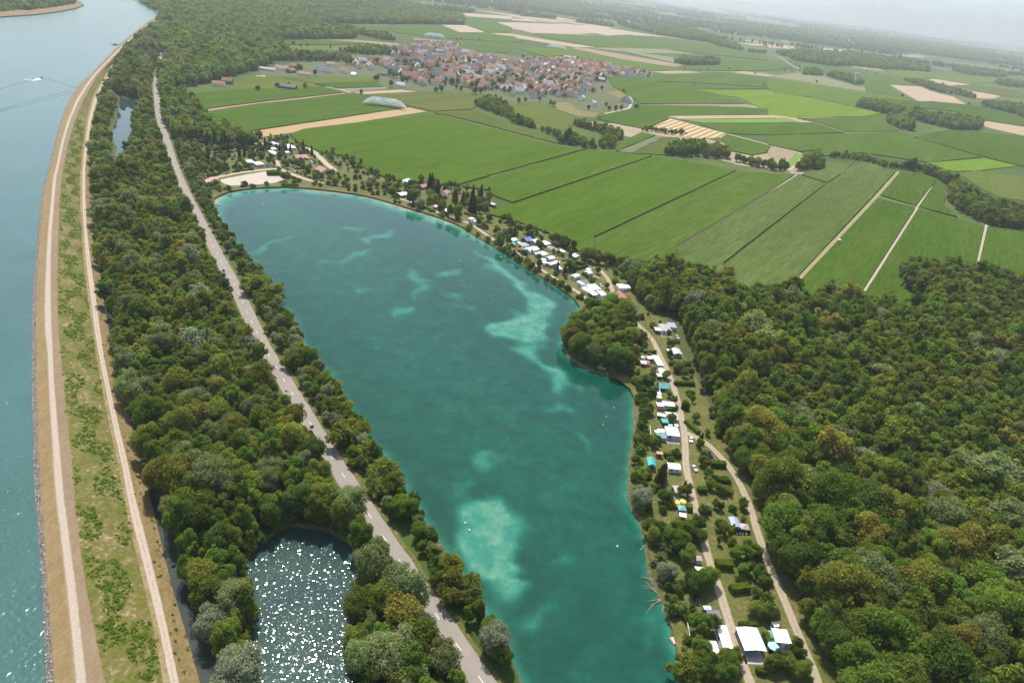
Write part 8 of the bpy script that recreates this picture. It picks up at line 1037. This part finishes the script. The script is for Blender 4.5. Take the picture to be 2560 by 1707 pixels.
# pale rocks in the riprap
vs, fs = [], []; nb = 0; iv, jf = ICO1
for _ in range(420):
    yy = 95+(gw.random()**1.5)*420; t = gw.uniform(.15,.9); xa, xb = np.interp(yy, YS, LINE['water'][1]), np.interp(yy, YS, LINE['rip'][1])
    c = np.array([xa+(xb-xa)*t, yy, 4.5+1.5*t]); r = gw.uniform(.12,.38); vs.append(c+iv*r*gw.uniform(.6,1.2,(1,3))*gw.uniform(.85,1.15,(len(iv),1))); fs.append(jf+nb); nb += len(iv)
tag(mesh_obj('riprap_rocks', np.vstack(vs), np.vstack(fs), pmat("pale_rock", (.46,.42,.38), .9, var=.35)), 'loose pale rocks lying on the canal riprap', 'rocks', kind='stuff')

# ------------------------------------------------------------------ village
HS = {}
def house(x, y, deg, L, W, h, roof, wall, label, group=None, detail=False, pitch=.42):
    root = empty('village_house' if not detail else 'village_building', (x, y, 0), rad(deg)); tag(root, label, 'house', group)
    key = (L, W, h, pitch)
    if key not in HS:
        a = gable_wall(L, W, h, W*pitch); b = gable_roof(L, W, h, W*pitch, .4, .2)
        HS[key] = (new_mesh("house_wall", a.v, a.f, [paint('white')]), new_mesh("house_roof", b.v, b.f, [paint('terra')]))
    for nm, me, mt in (('wall', HS[key][0], paint(wall, .8)), ('roof', HS[key][1], paint(roof, .8))):
        o = bpy.data.objects.new(nm, me); link(o, root); set_mat(o, mt)
    return root
for k, (x, y, deg, L, W, h, roof, wall, lab) in enumerate(POINTS['special']):
    r = house(x, y, deg, L, W, h, roof, wall, lab, None, True, .18 if roof == 'whiteroof' else .5 if k < 2 else .35)
    wl = [c for c in r.children if c.name.startswith('wall')][0]
    n = max(2, int(L/3.2))
    for fl in range(1 if h < 5 else 2 if h < 8 else 3):
        for i in range(n):
            wx_ = -L/2+(i+.5)*L/n; MB().box(wx_-.55, wx_+.55, -W/2-.06, -W/2+.02, .9+fl*2.8, 2.3+fl*2.8).build('window', M_glass, wl)
    if h > 4.5: 
        ro = [c for c in r.children if c.name.startswith('roof')][0]; MB().box(L*.2, L*.2+.7, -.4, .4, h, h+W*.5+.9).build('chimney', paint('brick'), ro)
vill = np.vstack([scatter(POINTS['villagepoly'], 20.5, np.random.default_rng(8), .32), scatter(POINTS['villagepoly2'], 24, np.random.default_rng(9), .35)])
sp_ = np.array([(a[0], a[1]) for a in POINTS['special']]); vill = np.array([q for q in vill if np.min(np.hypot(*(sp_-q).T)) > 15])
vill = vill[np.random.default_rng(4).random(len(vill)) < .74]; vill = vill[np.argsort(vill[:,1])]
gv = random.Random(12)
SZ = [(14,10,5),(17,10,5.5),(12,9,5),(20,11,5.5),(22,11,5),(13,10,6)]
ROOFS = ['terra']*3+['brownr']*7+['pinkroof']*4+['slate']*3+['greylight']*2
RW = {'terra':'terracotta','brownr':'dark brown','pinkroof':'faded pink-red','slate':'slate grey','greylight':'pale grey'}
cx_, cy_ = vill.mean(axis=0)
far_v, far_f, far_m = [], [], []
for k, q in enumerate(vill):
    L, W, h = gv.choice(SZ); rf = gv.choice(ROOFS); wl = gv.choice(['plaster','white','cream','ochre','bluewhite','ochre','grey'])
    an = gv.choice([5, 95])+gv.gauss(0, 9)+12*math.sin(q[0]/70)
    part_ = ('near' if q[1] < np.quantile(vill[:,1], .28) else 'middle')+' '+('left' if q[0] < cx_-130 else 'right' if q[0] > cx_+130 else 'centre')
    lab = '%s village house with %s roof and %s walls, %s of the village' % ('long' if L > 16 else 'compact', RW[rf], {'bluewhite':'pale blue','plaster':'white'}.get(wl, wl), part_)
    if k < 290: house(q[0], q[1], an, L, W, h, rf, wl, lab, '%s-roofed houses in the %s of the village' % (RW[rf], part_), pitch=.52)
    else:
        for bb, mm in ((gable_wall(L, W, h, W*.52), wl), (gable_roof(L, W, h, W*.52, .4, .2), rf)):
            ca, sa = math.cos(rad(an)), math.sin(rad(an)); n0 = len(far_v)
            far_v += [(q[0]+x*ca-y*sa, q[1]+x*sa+y*ca, z) for x, y, z in bb.v]; far_f += [tuple(i+n0 for i in f) for f in bb.f]; far_m += [mm]*len(bb.f)
o = mesh_obj('village_far_houses', far_v, far_f); keys_ = sorted(set(far_m))
for kk in keys_: o.data.materials.append(paint(kk, .8))
o.data.polygons.foreach_set("material_index", [keys_.index(m_) for m_ in far_m]); tag(o, 'dense mass of tiled roofs filling the far half of the village', 'houses', kind='stuff')
print('VILLAGE', len(vill))
vt = scatter(POINTS['villagepoly'], 24, np.random.default_rng(18), .7); vt = vt[np.argsort(vt[:,1]+np.random.default_rng(5).normal(0,120,len(vt)))]
for q in vt[:290]:
    if np.min(np.hypot(*(vill-q).T)) < 8.0: q = q+np.array([9,-7])
    c = random.choice(['mid','dark','green','olive']); tree('village_tree', random.choice(['round','round','tall']), q[0], q[1], random.uniform(8,14), c, '%s garden tree between the village houses' % LOOK[c], '%s village garden trees' % LOOK[c], wide=1.15)
k = 0
for poly in POINTS['farvill']:
    for q in scatter(poly, 45, np.random.default_rng(77+k), .9)[:45]:
        L, W, h = gv.choice(SZ); rf = gv.choice(ROOFS); wl = 'white'
        farh = house(q[0], q[1], gv.uniform(0,180), L*1.2, W*1.2, h*1.3, rf, wl, 'tiny far-off house with %s roof in the villages on the plain' % RW[rf], 'far-off village houses with %s roofs' % RW[rf], pitch=.52); farh.name = 'distant_house'
    k += 1

# ------------------------------------------------------------------ small landmarks
x, y = POINTS['tower']
t = empty('water_tower', (x, y, 0)); tag(t, 'grey cylindrical water tower rising beside a small wood', 'water tower')
MB().tube([(0,0,0),(0,0,27)], [4.6,4.3], 20).build('shaft', paint('grey', .8), t, True); MB().tube([(0,0,27),(0,0,28),(0,0,34),(0,0,35)], [4.6,6.0,6.0,5.4], 20).build('tank', paint('greylight', .8), t)
M_spray = nmat("water_spray", [(.85,.88,.9),(.95,.96,.97)], scale=.5, rough=.9)
for k, (x, y) in enumerate(POINTS['spray']):
    W_ = ['big white irrigation spray over the maize near the stubble strip','white irrigation spray on the fields behind the village','small white irrigation spray beyond the village edge','distant white irrigation spray on the far plain'][k]
    t = empty('irrigation_sprinkler', (x, y, 0)); tag(t, W_, 'sprinkler', 'irrigation sprinklers')
    MB().tube([(0,0,0),(0,0,2.5),(1.2,0,3.2)], [.15,.1,.08], 6).build('stand', M_steel, t)
    g = np.random.default_rng(k); P = []
    for _ in range(4200):
        a = g.uniform(rad(-12), rad(192)); rr = g.beta(2.2,1.4)*32; u = rr/32; P.append((rr*math.cos(a), rr*math.sin(a)*.35, 3+ 40*u*(1-u)*g.uniform(.08,1.0)))
    P = np.array(P); v, f = leaves(P, g.normal(0,1,P.shape)+np.array([0,0,1.5]), .75, g, 1.0); o = mesh_obj('spray', v, f, M_spray, t); o['kind'] = 'stuff'
PL = ['wooden pole standing in the middle of the big maize field','wooden pole farther right in the big maize field','power pole beside the curved farm road','power pole in the field right of the village','second power pole right of the village road','thin pole in the far field beside the road','thin pole in the far field near the lone trees','wooden pole at the edge of the camp lane','thin pole at the forest edge by the lane','wooden mast beside the camp access road','bare tall pole among the lakeside caravans']
for k, (x, y) in enumerate(POINTS['pole']):
    hgt = 9.0 if k < 7 else 7.0
    t = empty('utility_pole', (x, y, 0)); tag(t, PL[k % len(PL)], 'pole', 'poles'); MB().tube([(0,0,0),(0,0,hgt)], [.16,.11], 6).build('mast', M_wood, t); MB().box(-.8,.8,-.06,.06,hgt-.5,hgt-.38).build('crossarm', M_wood, t)
x, y = POINTS['blind']; t = empty('hunting_stand', (x, y, 0)); tag(t, 'raised wooden hunting stand at the edge of the grassy field track', 'hunting stand')
MB().box(-1,1,-1,1,3.2,5.0).build('cabin', M_wood, t); MB().box(-1.2,1.2,-1.2,1.2,5.0,5.15).build('roof', paint('white'), t)
for sx in (-.8,.8):
    for sy in (-.8,.8): MB().box(sx-.08,sx+.08,sy-.08,sy+.08,0,3.2).build('leg', M_wood, t)
JL = ['white jetty by the shore hedge','white L-shaped jetty near the bend of the shore','thin wooden jetty at the beach corner','small pontoon with white rim below the teal cabin','short pale jetty at the start of the lakeside rows']
for k, (A, B) in enumerate(POINTS['jetties']):
    A, B = arr(A), arr(B); m_ = (A+B)/2; L = np.linalg.norm(B-A); t = empty('jetty', (m_[0], m_[1], WATER_Z), math.atan2(*(B-A)[::-1])); tag(t, JL[k], 'jetty', 'jetties on the lake shore')
    w = .9 if k != 3 else 2.0; mt = paint('white') if k in (0,1,3,4) else M_wood
    n = max(3, int(L/.5))
    for i in range(n): MB().box(-L/2+i*L/n+.02, -L/2+(i+1)*L/n-.02, -w, w, .55, .62).build('plank', mt, t)
    for sx in (-.45,.0,.45): MB().tube([(sx*L,w*.8,-.6),(sx*L,w*.8,.9)], [.08,.08], 6).build('post', M_wood, t)
A, B = [arr(p) for p in POINTS['raft']]
t = empty('pontoon_boat', ((A[0]+B[0])/2, (A[1]+B[1])/2, WATER_Z), math.atan2(*(B-A)[::-1])); tag(t, 'little pontoon boat with orange striped deck at the bank', 'pontoon boat')
for sy in (-.9,.9): MB().tube([(-1.6,sy,.1),(1.6,sy,.1)], [.25,.25], 8).build('float', paint('dark'), t)
for i in range(6): MB().box(-1.7+i*.56, -1.7+i*.56+.5, -1.3, 1.3, .36, .44).build('deck_board', paint(['orange','pinkwhite','yellow','pinkwhite','silver','silver'][i]), t)
CL = ['leftmost of four white garden chairs in the plot hedge','second from left of four white garden chairs in the plot hedge','third from left of four white garden chairs in the plot hedge','rightmost of four white garden chairs in the plot hedge']
for k, (x, y) in enumerate(POINTS['chairs']):
    t = empty('garden_chair', (x, y, .07), rad(10*k)); tag(t, CL[k], 'chair', 'white garden chairs')
    MB().box(-.28,.28,-.28,.28,.38,.44).build('seat', paint('white'), t); MB().box(-.28,.28,.24,.30,.44,.95).build('backrest', paint('white'), t)
    for sx in (-.24,.24):
        for sy in (-.24,.24): MB().box(sx-.03,sx+.03,sy-.03,sy+.03,0,.38).build('leg', paint('white'), t)
for k, P_ in enumerate(POINTS['fences']):
    t = empty('garden_fence', (P_[0][0], P_[0][1], .06)); tag(t, ['white fence on the lake terrace of the large mobile home','shorter white fence nearest the reeds below the terrace','thin pale fence line above the lakeside terraces','pale fence along the shore path near the pontoon boat'][k], 'fence', 'fences of the camp plots')
    q = smooth_line(P_, 1.6) - arr(P_[0])
    for i in range(len(q)-1):
        a, b_ = q[i], q[i+1]; MB().box(a[0]-.05, a[0]+.05, a[1]-.05, a[1]+.05, 0, 1.0).build('post', paint('white'), t)
        for z in (.45, .9): MB().tube([(a[0],a[1],z),(b_[0],b_[1],z)], [.07,.07], 4).build('rail', paint('white'), t)
x, y = POINTS['swing']; t = empty('garden_swing', (x, y, .07)); tag(t, 'pale metal swing frame in the shade beside the tall hedge', 'swing')
for sx in (-1.3,1.3): MB().tube([(sx,-.9,0),(sx,0,2.1),(sx,.9,0)], [.05,.05,.05], 5).build('side_frame', paint('white'), t)
MB().tube([(-1.3,0,2.1),(1.3,0,2.1)], [.05,.05], 5).build('top_bar', paint('white'), t); MB().box(-.5,.5,-.15,.15,.5,.55).build('seat', M_wood, t)
def limb(name, pts, z, r0, label, group=None, mat=None):
    P = [(p[0], p[1], z+.15*i) for i, p in enumerate(pts)]
    return tag(MB().tube(P, [r0*.4]+[r0*.8]*(len(P)-2)+[r0], 6).build(name, mat or pmat(name+"_bark", (.34,.26,.17), .95, var=.3)), label, 'log', group)
limb('fallen_log', POINTS['log'], -1.25, .30, 'bare fallen log lying in the water at the leafy bank')
mb_ = pmat("dead_wood", (.36,.27,.18), .95, var=.3)
for k, b in enumerate(POINTS['branches']): limb('dead_branch', b, -1.1, .16, 'bare dead branch reaching into the lake below the silver willow', 'dead branches reaching into the lake', mb_)
mb2 = pmat("sunken_wood", (.16,.22,.15), .95, var=.2)
for k, b in enumerate(POINTS['sunken']): limb('sunken_trunk', b, -1.22, .12, ['sunken tree trunk under water above the large silver willow','second sunken trunk beside the large silver willow'][k], None, mb2)
for k, (x, y) in enumerate(POINTS['swimmers']):
    t = empty('buoy', (x, y, WATER_Z)); tag(t, 'small pale buoy floating on the lake', 'buoy', 'buoys floating on the lake')
    v, f = ICO2; mesh_obj('float', v*np.array([.42,.42,.3])+np.array([0,0,.12]), f, paint('ochre' if k < 3 else 'white'), t, True); MB().tube([(0,0,.3),(0,0,.8)], [.05,.03], 5).build('stem', paint('white'), t)

# ------------------------------------------------------------------ haze: one closed box of thin air round the whole scene
hz = MB().box(-55000, 70000, -2500, 70000, -6.0, 1500.0).build('haze', None)
m = bpy.data.materials.new("haze"); m.use_nodes = True
for n in list(m.node_tree.nodes): m.node_tree.nodes.remove(n)
ho = m.node_tree.nodes.new("ShaderNodeOutputMaterial"); pv = m.node_tree.nodes.new("ShaderNodeVolumePrincipled")
pv.inputs["Color"].default_value = (0.90, 0.94, 1.0, 1); pv.inputs["Density"].default_value = 0.000078; pv.inputs["Anisotropy"].default_value = 0.35
m.node_tree.links.new(pv.outputs[0], ho.inputs["Volume"])
hz.data.materials.append(m); tag(hz, kind="stuff")
